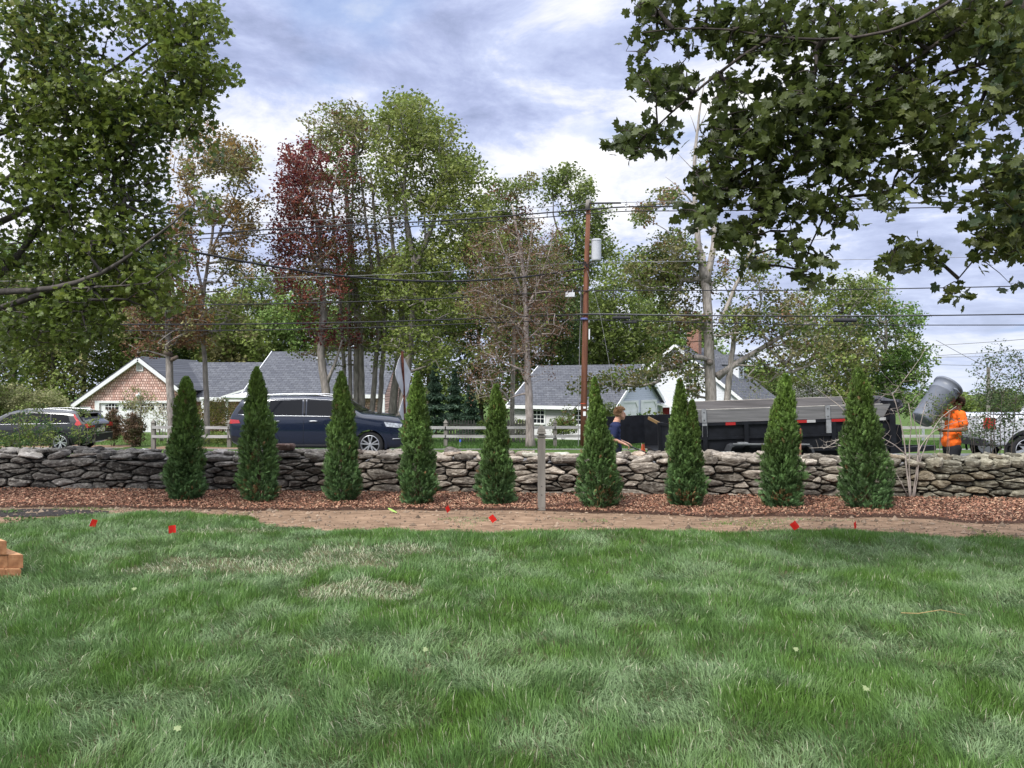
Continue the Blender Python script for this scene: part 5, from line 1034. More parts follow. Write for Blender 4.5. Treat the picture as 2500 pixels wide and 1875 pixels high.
def grey_house():
    ang = R(32); C = ((1501 - CX) / F * 46, 46.0, -1.9); fr = Frame(C, ang); g = -.3
    o = empty('house', C); tag(o, 'pale grey clapboard house with slate roof and a white two door garage gable', 'house')
    def P(mbx, name, m, parent=o):
        k = mbx.build(name, m, parent)
        if parent is o: k.location = tuple(-v for v in o.location)
        return k
    ez = .385 + 1.9 - .06; az = 2.72 + 1.9; L_ = 7.2; D = 7.6
    def poly(mb, pts, flip=False):
        mb.add(np.array(pts), [tuple(range(len(pts)))[::-1] if flip else tuple(range(len(pts)))])
    mb = MB(); poly(mb, [fr(-L_, 0, g), fr(0, 0, g), fr(0, 0, ez), fr(-L_, 0, ez)]); poly(mb, [fr(-L_, 0, g), fr(-L_, 0, ez), fr(-L_, D / 2, az), fr(-L_, D, ez), fr(-L_, D, g)]); poly(mb, [fr(-L_, D, g), fr(-L_, D, ez), fr(0, D, ez), fr(0, D, g)])
    wl = P(mb, 'wall', M['clapgrey'])
    # gable end wall with the garage doors
    mb = MB(); poly(mb, [fr(0, 0, g), fr(0, D, g), fr(0, D, ez), fr(0, D / 2, az), fr(0, 0, ez)]); P(mb, 'gable_wall', M['clapbluegrey'])
    mb = MB(); t = .10
    for (b0, b1, z0, z1) in ((0, D / 2, ez, az), (D, D / 2, ez, az)):
        k = (z1 - z0) / abs(b1 - b0); e0 = b0 - .35 * np.sign(b1 - b0); ze = z0 - .35 * k
        q = [fr(.25, e0, ze + .10), fr(.25, b1, z1 + .10), fr(-L_ - .25, b1, z1 + .10), fr(-L_ - .25, e0, ze + .10)]
        if b0 > 0: q = q[::-1]
        quadslab(mb, q, -.10 if False else .10)
    rf = P(mb, 'roof', M['slate'])
    mb = MB(); mb_k = (az - ez) / (D / 2)
    bar(mb, fr(.28, -.38, ez - .38 * mb_k + .02), fr(.28, D / 2, az + .02), .05, .20); bar(mb, fr(.28, D + .38, ez - .38 * mb_k + .02), fr(.28, D / 2, az + .02), .05, .20)
    bar(mb, fr(-L_ - .28, -.38, ez - .40 * mb_k + .02), fr(-L_ - .28, D / 2, az + .02), .05, .20)
    bar(mb, fr(-L_ - .25, -.36, ez - .24), fr(.25, -.36, ez - .24), .05, .22); bar(mb, fr(.02, 0, g), fr(.02, 0, ez - .1), .14, .14, up=(1, 0, 0)); bar(mb, fr(-L_, -.02, g), fr(-L_, -.02, ez - .2), .14, .14, up=(1, 0, 0)); bar(mb, fr(.02, D, g), fr(.02, D, ez), .14, .14, up=(1, 0, 0))
    P(mb, 'trim', M['white'])
    window(o, fr, -L_ + 1.55, .98, .80, 1.05, 3, 4); window(o, fr, -L_ + 4.5, .98, .80, 1.05, 3, 4)
    for b0 in (.9, 4.1):
        mb = MB(); w_ = 2.5; h = 2.28; ch = .32
        outer = [(b0 - .14, 0), (b0, 0), (b0, h - ch), (b0 + ch, h), (b0 + w_ - ch, h), (b0 + w_, h - ch), (b0 + w_, 0), (b0 + w_ + .14, 0), (b0 + w_ + .14, h + .14), (b0 - .14, h + .14)]
        V = [fr(.01, s, z) for s, z in outer] + [fr(.05, s, z) for s, z in outer]; n = len(outer)
        mb.add(np.array(V), [(0, 1, 2, 9), (2, 3, 9), (3, 4, 8, 9), (4, 5, 8), (5, 6, 7, 8)] + [(n, n + 9, n + 2, n + 1)[::-1], (n + 2, n + 9, n + 3)[::-1], (n + 3, n + 9, n + 8, n + 4)[::-1], (n + 4, n + 8, n + 5)[::-1], (n + 5, n + 8, n + 7, n + 6)[::-1]] + [(i, i + n, (i + 1) % n + n, (i + 1) % n) for i in range(n)])
        for q in range(2):
            for r_ in range(2):
                s0, s1 = b0 + .12 + q * w_ / 2, b0 + w_ / 2 - .1 + q * w_ / 2; z0, z1 = (.15, .95) if r_ == 0 else (1.05, 1.75)
                V = [fr(x_, s, z) for x_ in (.006, .03) for s, z in ((s0, z0), (s1, z0), (s1, z1), (s0, z1))]; mb.add(np.array(V), [(0, 1, 2, 3), (7, 6, 5, 4), (0, 4, 5, 1), (1, 5, 6, 2), (2, 6, 7, 3), (3, 7, 4, 0)])
        V = [fr(.004, s, z) for s, z in ((b0, 0), (b0 + w_, 0), (b0 + w_, h - ch), (b0 + w_ - ch, h), (b0 + ch, h), (b0, h - ch))]; mb.add(np.array(V), [(0, 1, 2, 3, 4, 5)])
        P(mb, 'garage_door', M['white'])
grey_house()
def white_house():
    ang = R(32); d = 56.0; A = ((1650 - CX) / F * d, d); g = -2.2; C = (A[0], A[1], g); fr = Frame(C, ang)
    o = empty('house', C); tag(o, 'taller white clapboard house with brick chimney, dormer and slate roof behind the stout maple', 'house')
    def P(mbx, name, m, parent=o):
        k = mbx.build(name, m, parent)
        if parent is o: k.location = tuple(-v for v in o.location)
        return k
    h = 4.9; az = 4.32 - g; ez = .35 - g; D = 9.5
    mb = MB(); mb.add(np.array([fr(-h, 0, -.3), fr(h, 0, -.3), fr(h, 0, ez), fr(0, 0, az), fr(-h, 0, ez)]), [(0, 1, 2, 3, 4)]); mb.add(np.array([fr(h, 0, -.3), fr(h, D, -.3), fr(h, D, ez), fr(h, 0, ez)]), [(0, 1, 2, 3)])
    mb.add(np.array([fr(-h, D, -.3), fr(h, D, -.3), fr(h, D, ez), fr(0, D, az), fr(-h, D, ez)]), [(4, 3, 2, 1, 0)]); mb.add(np.array([fr(-h, 0, -.3), fr(-h, D, -.3), fr(-h, D, ez), fr(-h, 0, ez)]), [(3, 2, 1, 0)]); P(mb, 'wall', M['clapwhite'])
    k = (az - ez) / h; mb = MB()
    quadslab(mb, [fr(0, -.25, az + .1), fr(h + .35, -.25, ez - .35 * k + .1), fr(h + .35, D + .25, ez - .35 * k + .1), fr(0, D + .25, az + .1)], .1)
    quadslab(mb, [fr(0, -.25, az + .1), fr(0, D + .25, az + .1), fr(-h - .35, D + .25, ez - .35 * k + .1), fr(-h - .35, -.25, ez - .35 * k + .1)], .1); rf = P(mb, 'roof', M['slate'])
    mb = MB(); mb.box((-.45, -.35, -.6), (.45, .35, 1.35), M=Matrix(np.vstack([np.column_stack([fr.u, fr.w, [0, 0, 1], fr(.3, 3.2, az)]), [0, 0, 0, 1]]))); mb.build('chimney', M['brickwall'], rf)
    mb = MB(); bar(mb, fr(0, -.28, az + .02), fr(h + .36, -.28, ez - .36 * k + .02), .05, .2); bar(mb, fr(0, -.28, az + .02), fr(-h - .36, -.28, ez - .36 * k + .02), .05, .2); bar(mb, fr(h + .38, -.25, ez - .38 * k - .02), fr(h + .38, D + .25, ez - .38 * k - .02), .05, .2); bar(mb, fr(h, -.02, -.3), fr(h, -.02, ez), .15, .15, up=(1, 0, 0)); P(mb, 'trim', M['white'])
    window(o, fr, -2.3, 3.15, .75, 1.25, 3, 4); window(o, fr, .8, 3.15, .75, 1.25, 3, 4); window(o, fr, -2.3, .8, .8, 1.35, 3, 4); window(o, fr, 1.3, .8, .8, 1.35, 3, 4)
    # dormer
    mb = MB(); b0, b1 = 5.6, 7.0; a0 = 1.6; a1 = 3.0; zt = ez + (h - a0) * k + .05; zf = ez + (h - a1) * k
    mb.add(np.array([fr(a1, b0, zf), fr(a1, b1, zf), fr(a1, b1, zt), fr(a1, (b0 + b1) / 2, zt + .7), fr(a1, b0, zt)]), [(0, 1, 2, 3, 4)]); mb.add(np.array([fr(a1, b0, zf), fr(a1, b0, zt), fr(a0, b0, zt)]), [(0, 1, 2)]); mb.add(np.array([fr(a1, b1, zf), fr(a1, b1, zt), fr(a0, b1, zt)]), [(2, 1, 0)])
    dm = P(mb, 'dormer', M['clapwhite']); mb = MB(); m_ = (b0 + b1) / 2; ai = a0 - .7 / k
    quadslab(mb, [fr(a1 + .15, b0 - .12, zt - .08), fr(a1 + .15, m_, zt + .76), fr(ai, m_, zt + .76), fr(a0, b0 - .12, zt - .05)][::-1], .05); quadslab(mb, [fr(a1 + .15, b1 + .12, zt - .08), fr(a1 + .15, m_, zt + .76), fr(ai, m_, zt + .76), fr(a0, b1 + .12, zt - .05)], .05); mb.build('dormer_roof', M['slate'], dm)
    mb = MB(); mb.add(np.array([fr(a1 + .01, b0 + .35, zf + .35), fr(a1 + .01, b1 - .35, zf + .35), fr(a1 + .01, b1 - .35, zt + .1), fr(a1 + .01, b0 + .35, zt + .1)]), [(0, 1, 2, 3)]); mb.build('pane', M['glass'], dm)
    mb = MB()
    for q, r_ in ((b0 + .25, b0 + .35), (b1 - .35, b1 - .25)): mb.add(np.array([fr(a1 + .03, q, zf + .25), fr(a1 + .03, r_, zf + .25), fr(a1 + .03, r_, zt + .2), fr(a1 + .03, q, zt + .2)]), [(0, 1, 2, 3)])
    mb.add(np.array([fr(a1 + .03, b0 + .35, (zf + zt) / 2 + .2), fr(a1 + .03, b1 - .35, (zf + zt) / 2 + .2), fr(a1 + .03, b1 - .35, (zf + zt) / 2 + .26), fr(a1 + .03, b0 + .35, (zf + zt) / 2 + .26)]), [(0, 1, 2, 3)]); mb.build('muntin', M['white'], dm)
    # red door at the side porch
    mb = MB(); p = PX(1626, 1005, 52.6); mb.box((p[0] - .25, p[1], g), (p[0] + .25, p[1] + .06, EYE - 57 / F * 52.6)); P(mb, 'red_door', mat('redpaint', .5, .4, base=(.22, .01, .015), var=.05))
    mb = MB(); quadslab(mb, [PX(1600, 985, 51.8), PX(1640, 992, 51.8), PX(1640, 985, 54), PX(1596, 950, 54)], .06); bar(mb, PX(1602, 986, 51.75), PX(1641, 993, 51.75), .05, .14); P(mb, 'porch_roof', M['white'])
white_house()

# ---------------------------------------------------------------- rail fence, picket fence
def rail_fence():
    y = 27.5; g = float(gz(0, y)); o = empty('rail_fence', (0, y, g)); tag(o, 'long weathered grey two rail fence with pointed posts across the road', 'fence')
    xs = [375, 560, 821, 1088, 1355, 1622, 1889, 2156, 2300]; Xs = [(p - CX) / F * y for p in xs]
    for i, x in enumerate(Xs):
        mb = MB(); w = .065; h = EYE - (1032 - CY) / F * y - g
        mb.box((x - w, -w, -.1), (x + w, w, h), M=T(0, 0, 0)); mb.add(np.array([(x - w * 1.3, -w * 1.3, h), (x + w * 1.3, -w * 1.3, h), (x + w * 1.3, w * 1.3, h), (x - w * 1.3, w * 1.3, h), (x, 0, h + .13)]), [(0, 1, 4), (1, 2, 4), (2, 3, 4), (3, 0, 4), (3, 2, 1, 0)])
        mb.build('post', M['greywood'], o)
        if i:
            x0 = Xs[i - 1]
            for yy in (1043.5, 1065): 
                z = EYE - (yy - CY) / F * y - g; j = rng.uniform(-.012, .012, 2); mb = MB(); bar(mb, (x0 - .02, -.09, z + j[0]), (x + .02, -.09, z + j[1]), .035, .10); mb.build('rail', M['greywoodx'], o)
rail_fence()
def picket_fence(x0, x1, y, lab):
    o = empty('picket_fence', ((x0 + x1) / 2 / F * y - CX / F * y, y, float(gz(0, y)))); tag(o, lab, 'fence', 'grey picket fences behind the rail fence'); mb = MB(); g = float(gz(0, y)); a = (x0 - CX) / F * y; b = (x1 - CX) / F * y; top = EYE - (1024 - CY) / F * y
    for x in np.arange(a, b, .135): mb.prism([(x, g), (x + .075, g), (x + .075, top - .08), (x + .037, top), (x, top - .08)], y, y + .02)
    for z in (g + .3, top - .3): mb.box((a, y + .021, z), (b, y + .06, z + .09))
    mb.build('pickets', M['greywood'], o, loc=o.location)
picket_fence(1085, 1162, 36, 'weathered grey picket fence right of the road sign'); picket_fence(1225, 1300, 36, 'weathered grey picket fence left of the pale trunk')

# ---------------------------------------------------------------- utility pole, wires
PD = 26.6
def utility_pole():
    b = PX(1424, 1095, PD); b[2] = float(gz(b[0], PD)) - .1; o = empty('utility_pole', b); tag(o, 'tall reddish brown wooden utility pole with grey transformer can', 'utility pole')
    pts = [b, PX(1427, 900, PD), PX(1432, 650, PD), PX(1437, 490, PD)]; mb = MB(); mb.tube(pts, [.115, .105, .09, .072], 18); mb.build('pole', M['polewood'], o, smooth=True, loc=b)
    mb = MB(); mb.tube([PX(1434, 512, PD - .1), PX(1436.5, 488.5, PD - .1)], [.085, .08], 14); mb.build('pole_head', M['greywood'], o, smooth=True, loc=b)
    mb = MB(); bar(mb, PX(1438, 496.5, PD - .12), PX(1515, 495.5, PD - .9), .08, .045); mb.build('crossarm', M['cable'], o, loc=b)
    mb = MB(); p = PX(1456, 610, PD - .12); Rr = .168; lathe(mb, [(0, -.36), (Rr * .97, -.36), (Rr, -.33), (Rr, .30), (Rr * 1.06, .305), (Rr * 1.06, .335), (Rr * .9, .37), (0, .40)], T(*p), 28)
    tf = mb.build('transformer', mat('transformer', .4, .4, base=(.46, .48, .52), var=.05), o, smooth=False, loc=b)
    mb = MB(); mb.tube([p + (-.05, 0, .38), p + (-.05, 0, .50), p + (-.045, 0, .58)], [.035, .03, .015], 8); lathe(mb, [(.02, 0), (.055, .02), (.02, .04), (.05, .06), (.02, .08), (.045, .10), (.015, .13)], T(p[0] - .05, p[1], p[2] + .40), 10); mb.build('bushing', M['steel'], tf)
    for yy in (597, 625):
        mb = MB(); q = PX(1438, yy, PD); mb.box((q[0] - .02, q[1] - .03, q[2] - .035), (q[0] + .16, q[1] + .03, q[2] + .035)); mb.build('bracket', M['steel'], o, loc=b)
    mb = MB(); q = PX(1438.5, 816, PD - .13); mb.box((q[0] - .022, q[1] - .03, q[2] - .18), (q[0] + .022, q[1], q[2] + .18)); mb.build('marker_tube', M['white'], o, loc=b)
    mb = MB(); q = PX(1426, 779, PD); lathe(mb, [(.13, -.04), (.14, 0), (.13, .04)], T(*q), 16); mb.build('cable_clamp', mat('clampblue', .4, .4, base=(.12, .14, .35)), o, loc=b)
    mb = MB(); q = PX(1425, 985, PD); lathe(mb, [(.113, -.012), (.116, .012)], T(*q), 16); mb.build('tape_band', mat('tapered', .5, .4, base=(.6, .1, .05)), o, loc=b)
    for yy, h_ in ((995, .07), (1010, .15)):
        mb = MB(); q = PX(1427, yy, PD - .125); mb.box((q[0] - .045, q[1], q[2] - h_ / 2), (q[0] + .045, q[1] + .01, q[2] + h_ / 2)); mb.build('tag_plate', M['white'], o, loc=b)
    mb = MB(); mb.tube([PX(1419, 700, PD - .02), PX(1415, 850, PD - .05), PX(1412.5, 1000, PD - .06), PX(1412, 1090, PD - .06)], .012, 6); mb.build('conduit', M['cablegrey'], o, loc=b)
    # hardware on and beside the pole
    mb = MB(); q = PX(1430, 640, PD - .1)
    for i in range(14):
        a = rng.uniform(0, 6.28); mb.tube([q, q + (.12 * math.cos(a), -.1, .08 * math.sin(a) - .05), q + (rng.uniform(-.35, .3), -.1, rng.uniform(-.35, .05))], .008, 4)
    mb.build('drop_wires', M['cable'], o, loc=b)
utility_pole()
def wire(name, lab, pts, r, m='cable', cat='wire', sub=3, group='overhead wires'):
    W = np.array([PX(*p) for p in pts]); 
    # smooth the polyline
    t = np.arange(len(W)); tt = np.linspace(0, len(W) - 1, (len(W) - 1) * 8 + 1); Wn = np.stack([np.interp(tt, t, W[:, k]) for k in range(3)], 1)
    for _ in range(6): Wn[1:-1] = (Wn[:-2] + 2 * Wn[1:-1] + Wn[2:]) / 4
    o = empty(name, W[0]) if False else None; mb = MB(); mb.tube(Wn, r, 6); ob = mb.build(name, M[m], smooth=True); tag(ob, lab, cat, group); return ob
def wires():
    D = PD - .12
    wire('power_line', 'topmost thin bare wire at the pole head', [(-300, 575, D), (300, 562, D), (683, 541, D), (1000, 528, D), (1262, 511, D), (1432, 497, D), (1640, 491, D), (2000, 486, D), (2900, 470, D)], .010, 'cablegrey')
    wire('power_line', 'thick black line just below the pole head', [(-300, 606, D - .3), (300, 585, D - .3), (683, 558, D - .3), (1106, 538, D - .3), (1400, 514, D - .5), (1525, 504.5, D - .9), (1660, 504, D - .9), (2000, 500, D - .9), (2900, 482, D - .9)], .024)
    wire('power_line', 'third line from the top, held by the spacer', [(-300, 620, D - .3), (300, 597, D - .3), (700, 568, D - .3), (1106, 548, D - .3), (1400, 525, D - .5), (1528, 515, D - .9), (1660, 515, D - .9), (2000, 512, D - .9), (2900, 495, D - .9)], .017)
    wire('service_cable', 'heaviest black cable sagging from the upper left down to the pole', [(-260, 400, 12.5), (-80, 452, 14), (76, 516, 15.5), (311, 581, 17.2), (427, 606, 18), (600, 640, 19.5), (800, 671, 21.3), (950, 684, 22.8), (1100, 688, 24), (1250, 680, 25.3), (1360, 666, 26.2), (1428, 655, 26.5)], .030)
    wire('power_line', 'thin grey wire passing under the transformer', [(-300, 690, D), (300, 683, D), (600, 679, D), (998, 670, D), (1400, 641, D), (1640, 638, D), (2000, 636, D), (2900, 616, D)], .009, 'cablegrey')
    wire('telephone_line', 'very thin dark wire crossing from upper left under the heavy cable', [(300, 640, 18), (427, 676, 19.5), (700, 706, 22.5), (900, 722, 24.5), (1050, 728, 26)], .006)
    wire('telephone_line', 'black line level with the small white box', [(-300, 750, D), (69, 744, D), (600, 744, D), (998, 733, D), (1400, 711, D), (1480, 709, D), (2000, 709, D), (2900, 690, D)], .019)
    wire('telephone_line', 'thick line carrying the splice cases', [(-300, 795, D), (126, 792, D), (600, 792, D), (998, 784, D), (1400, 768, D), (1480, 768, D), (1800, 771.5, D), (2150, 772, D), (2900, 762, D)], .024)
    wire('telephone_line', 'thinner messenger strand hugging the splice case line', [(1380, 770, D + .02), (1425, 765, D), (1500, 766, D), (1600, 768, D), (1800, 770, D), (1950, 771, D), (2300, 769, D)], .009, 'cablegrey')
    wire('telephone_line', 'lowest thick line near the blue pole clamp', [(-300, 808, D), (22, 807, D), (600, 807, D), (925, 799, D), (1400, 780, D), (1550, 783, D), (1800, 790, D), (2050, 794, D), (2900, 793, D)], .018)
    wire('guy_wire', 'thin guy wire slanting down from the pole beside the boy', [(1433, 660, D), (1460, 740, D - .1), (1490, 900, D - .4), (1500, 985, D - .6), (1506, 1070, D - .8)], .006, 'cablegrey')
    for i, (a, b_, lab) in enumerate((((2170, 850, 60), (2620, 818, 45), 'highest faint wire over the right hand sapling'), ((2290, 868, 60), (2620, 842, 45), 'second faint wire over the right hand sapling'), ((2285, 830, 60), (2450, 915, 60), 'faint wire running steeply down over the barrel'), ((2280, 872, 60), (2620, 862, 50), 'dark level wire crossing behind the sapling top'), ((2285, 890, 60), (2620, 893, 50), 'lowest dark level wire behind the sapling'))):
        wire('distant_wire', lab, [a, tuple((np.array(a) + np.array(b_)) / 2 + np.array([0, 3, 0])), b_], .022, 'cablegrey', group='far wires on the right')
    # splice cases, spacers, box
    def case(px, y, l, h, lab, dz=0):
        p = PX(px, y, D - .02); mb = MB(); q = [(0, -l / 2), (h * .7, -l / 2), (h, -l / 2 + .03), (h, l / 2 - .03), (h * .7, l / 2), (0, l / 2)]; lathe(mb, q, T(*p) @ RY(R(90)), 14); tag(mb.build('splice_case', M['cable'], loc=p), lab, 'splice case', 'black cable splice cases')
    case(1517, 776, .62, .058, 'black splice case just right of the pole'); case(2063, 782, .80, .072, 'black splice case on the right half of the line'); case(1537, 787, .50, .035, 'flat lower splice case under the larger one by the pole')
    for px, lab, yy in ((1528, 'pin spacer holding three wires right of the pole head', (489, 518)), (1336, 'pin spacer on the wires left of the pole head', (512, 532))):
        mb = MB(); a, b_ = PX(px, yy[0], D - .9 if px > 1500 else D - .45), PX(px, yy[1], D - .9 if px > 1500 else D - .45); h = b_[2] - a[2]; prof = [(.012, 0)]
        for k in range(9): prof += [(.030 if k % 2 else .014, h * (k + .5) / 10)]
        prof += [(.012, h)]; lathe(mb, prof, T(*a), 8); tag(mb.build('wire_spacer', M['steel'], loc=a), lab, 'wire spacer')
    p = PX(1391.5, 719.5, D - .05); mb = MB(); mb.box((p[0] - .155, p[1] - .08, p[2] - .075), (p[0] + .155, p[1] + .08, p[2] + .075)); mb.box((p[0] - .10, p[1] - .01, p[2] + .075), (p[0] - .08, p[1] + .01, p[2] + .12)); mb.box((p[0] + .08, p[1] - .01, p[2] + .075), (p[0] + .10, p[1] + .01, p[2] + .12)); tag(mb.build('terminal_box', M['white'], loc=p), 'small white box hanging from a line left of the pole', 'utility box')
    b = PX(2414, 1090, 60); mb = MB(); mb.tube([b, PX(2413, 896, 60)], [.17, .13], 8); tag(mb.build('utility_pole', M['greywood'], loc=b), 'distant plain grey utility pole behind the sapling', 'utility pole')
    b = PX(2254, 1085, 44); mb = MB(); mb.tube([b, PX(2252, 905, 44)], [.08, .06], 8); q = PX(2252.5, 935, 44); lathe(mb, [(.0, -.3), (.12, -.25), (.14, .2), (0, .3)], T(*q), 8); tag(mb.build('white_pole', M['white'], loc=b), 'slim white pole in front of the bright green tree', 'pole')
wires()

# ---------------------------------------------------------------- road sign, garden post, flags, timbers, cone
def small_things():
    d = 18.4; b = PX(992, 1170, d); b[2] = float(gz(b[0], d)); o = empty('road_sign', b); tag(o, 'two diamond road signs seen from behind on a leaning rusty post', 'road sign')
    top = PX(982, 858, d); bot = np.array([PX(993, 1090, d)[0] + .015, d, b[2] - .1]); dr = (top - bot) / np.linalg.norm(top - bot); mb = MB()
    bar(mb, bot, top, .055, .05, up=(0, 1, 0)); mb.build('post', M['rust'], o, loc=b)
    # heading 79 degrees away from facing us
    for (cy, hs, nm, off, bow) in ((917, .53, 'sign_panel', -.5, .025), (1003, .36, 'sign_panel', .3, .0)):
        c = PX(982 + (cy - 858) * .047, cy, d + .05); ya = R(75); h = np.array([math.cos(ya), math.sin(ya), 0]); nrm = np.array([-h[1], h[0], 0]); V = []; Fc = []; n = 12
        up = dr
        if hs > .5: pts = [(0, hs), (hs * .97, .10), (hs, -.02), (.25, -hs * .62), (0, -hs), (-.25, -hs * .62), (-hs, -.02), (-hs * .97, .10)]
        else: pts = [(0, hs * 1.12), (hs, 0), (0, -hs * 1.12), (-hs, 0)]
        pts = [(a, b_) for a, b_ in pts]
        def at(a, b_, o_): return c + h * a + up * b_ + nrm * (o_ + bow * math.sin(b_ * 5 + a * 3))
        P2 = resample(np.array(pts), 32); mid = [(p_ * .5) for p_ in P2]; 
        V = [at(p_[0], p_[1], 0) for p_ in P2] + [at(p_[0], p_[1], 0) for p_ in mid] + [at(0, 0, 0)] + [at(p_[0], p_[1], .006) for p_ in P2] + [at(p_[0], p_[1], .006) for p_ in mid] + [at(0, 0, .006)]; m = 32; k = 2 * m + 1
        for q, s in ((0, 1), (k, -1)):
            for i in range(m):
                j = (i + 1) % m; f = (q + i, q + j, q + m + j, q + m + i); g_ = (q + m + i, q + m + j, q + 2 * m); Fc += [f[::s], g_[::s]]
        Fc += [(i, i + k, (i + 1) % m + k, (i + 1) % m) for i in range(m)]
        mb = MB(); mb.add(np.array(V), Fc); mb.build(nm, M['signmetal'], o, smooth=False, loc=b)
    # weathered post
    d = 9.32; b = np.array(PX(1322, 1249, d)); b[2] = 0; o = empty('wooden_post', b); tag(o, 'lone weathered grey wooden post with pointed finial in front of the wall', 'post'); H = EYE - (1066 - CY) / F * d; w = .046
    mb = MB(); 
    for k in range(6):
        z0, z1 = -.1 + (H + .1) * k / 6, -.1 + (H + .1) * (k + 1) / 6; mb.box((-w, -w, z0), (w, w, z1))
    mb.build('shaft', M['greywood'], o); mb = MB()
    pr = [(.052, 0), (.058, .008), (.058, .02), (.040, .028), (.040, .036), (.060, .042), (.060, .052)]
    a = np.arange(4) * np.pi / 2 + np.pi / 4; r2 = 2 ** .5
    V = []; lv = [(.054, 0), (.056, .014), (.037, .016), (.037, .030), (.056, .034), (.056, .046), (.048, .055), (.048, .068), (.040, .10), (.018, .135), (.002, .146)]
    for r_, z in lv: V += [(r_ * r2 * math.cos(t), r_ * r2 * math.sin(t), H + z) for t in a]
    f = [(i * 4 + j, i * 4 + (j + 1) % 4, i * 4 + 4 + (j + 1) % 4, i * 4 + 4 + j) for i in range(len(lv) - 1) for j in range(4)] + [(3, 2, 1, 0)]; mb.add(np.array(V), f); mb.build('finial', M['greywood'], o)
    mb = MB()
    for yy in (1186, 1207): z = EYE - (yy - CY) / F * d; lathe(mb, [(0, 0), (.006, 0), (.006, .004), (0, .005)], T(.0, -w - .001, z) @ RX(R(90)), 10)
    mb.build('bolt', M['trim'], o)
    # flags
    for i, (x, y, ang, tw, lab, sc_) in enumerate(((228, 1277, -25, 1.15, 'red marker flag leaning at the grass edge by the dark soil', 1), (421, 1292, 3, .35, 'upright red marker flag in the grass in front of the leftmost arborvitae', 1), (1093, 1243, 28, .9, 'red marker flag at the mulch edge between arborvitae and post', .95), (1203, 1266, 38, .1, 'tilted red marker flag on the bare soil left of the wooden post', 1), (1940, 1283, 40, .15, 'largest red marker flag on the right, tilted as a diamond', 1.1), (2088, 1281, 20, .8, 'rightmost red marker flag, folded and narrow', 1))):
        d = 1.55 * F / (y + 22 - CY); b = PX(x, y + 22, d); b[2] = float(gzn(b[0], b[1])); z = EYE - (y - CY) / F * d; o = empty('marker_flag', b); tag(o, lab, 'marker flag', 'small red utility marker flags'); s = .038 * sc_
        n = 6; V = []; ca, sa = math.cos(R(ang)), math.sin(R(ang)); c = np.array([0, 0, z - b[2]])
        for jx in range(n):
            for jz in range(n):
                u, v = (jx / (n - 1) - .5) * 2 * s * .85, (jz / (n - 1) - .5) * 2 * s; X_, Z_ = u * ca - v * sa, u * sa + v * ca
                V.append(c + np.array([X_ * math.cos(tw), X_ * math.sin(tw) + .010 * math.sin(u * 60 + i), Z_]))
        mb = MB(); mb.add(np.array(V), [(a * n + b_, a * n + b_ + n, a * n + b_ + n + 1, a * n + b_ + 1) for a in range(n - 1) for b_ in range(n - 1)]); mb.build('flag', M['flagred'], o, smooth=True)
        mb = MB(); e = V[n * (n - 1)] if i % 2 else V[0]; mb.tube([(0, 0, -.05), e * .6, e, V[n - 1] if i % 2 == 0 else V[-1]], .0016, 5); mb.build('stake', M['steel'], o)
    # fallen lime flag
    d = 9.1; b = PX(958, 1257, d); b[2] = 0.02; mb = MB(); pts = []
    for i in range(7):
        t = i / 6; w_ = .018 * math.sin(math.pi * (.12 + .85 * t)) + .004; p = np.array([-.05 + .11 * t, -.03 * t, .045 * (1 - t) ** 2 + .008]); pts += [p + (-.2 * w_, -w_, .4 * w_), p + (.2 * w_, w_, .9 * w_)]
    mb.add(np.array(pts) + b, [(2 * i, 2 * i + 2, 2 * i + 3, 2 * i + 1) for i in range(6)]); tag(mb.build('lime_flag', mat('lime', .5, .3, base=(.42, .62, .16), transl=.3), loc=b), 'pale lime green plastic flag lying on the bare soil', 'flag')
    # blue flags beyond the road
    for x, y, lab in ((1123, 1073, 'tiny blue marker flag under the fence right of the road sign'), (1566, 1069, 'tiny blue marker flag before the white garage doors')):
        b = PX(x, y, 27.0); b[2] = float(gz(b[0], 27)); h = EYE - (y - CY) / F * 27 - b[2]; mb = MB(); mb.tube([b, b + (0, 0, h)], .006, 5, (.4, .4, .4)); mb.add(np.array([b + (-.025, .0, h - .09), b + (.035, .01, h - .09), b + (.035, .0, h), b + (-.02, 0, h)]), [(0, 1, 2, 3)], (.03, .12, .75)); tag(mb.build('marker_flag', M['paint'], loc=b), lab, 'marker flag', 'tiny blue marker flags')
    # timber stack at the left edge
    d = 6.05; s = .118; z0 = 0.0; gx = (52 - CX) / F * d; dirv = np.array([-.77, .638, 0]); prp = np.array([1.0, 0, 0])
    k = 0
    labs = ['bottom timber at the right corner of the stack', 'bottom timber second from the right', 'middle timber with a dark knotted end at the right of the stack', 'middle timber second from the right', 'top timber of the stack at the left edge']
    for (ci, lv) in ((0, 0), (1, 0), (0, 1), (1, 1), (1, 2)):
        x1 = gx - ci * (s + .004) + [0, .002, 0][lv]; x0 = x1 - s; zz = lv * (s * .93) + .005 - .02; L_ = 2.0; yo = d + (0.0, .02, .01)[lv]
        b = (x0, yo, zz); o = empty('timber', b); tag(o, labs[k], 'timber', 'stacked square cedar timbers'); k += 1; h = s * .93 - .003; bv = .004
        def at(a, l, z): return np.array([a, 0, z]) + dirv * l
        mb = MB(); V = [at(a, l, z) for l in (0, L_) for a, z in ((bv, 0), (s - bv, 0), (s, bv), (s, h - bv), (s - bv, h), (bv, h), (0, h - bv), (0, bv))]
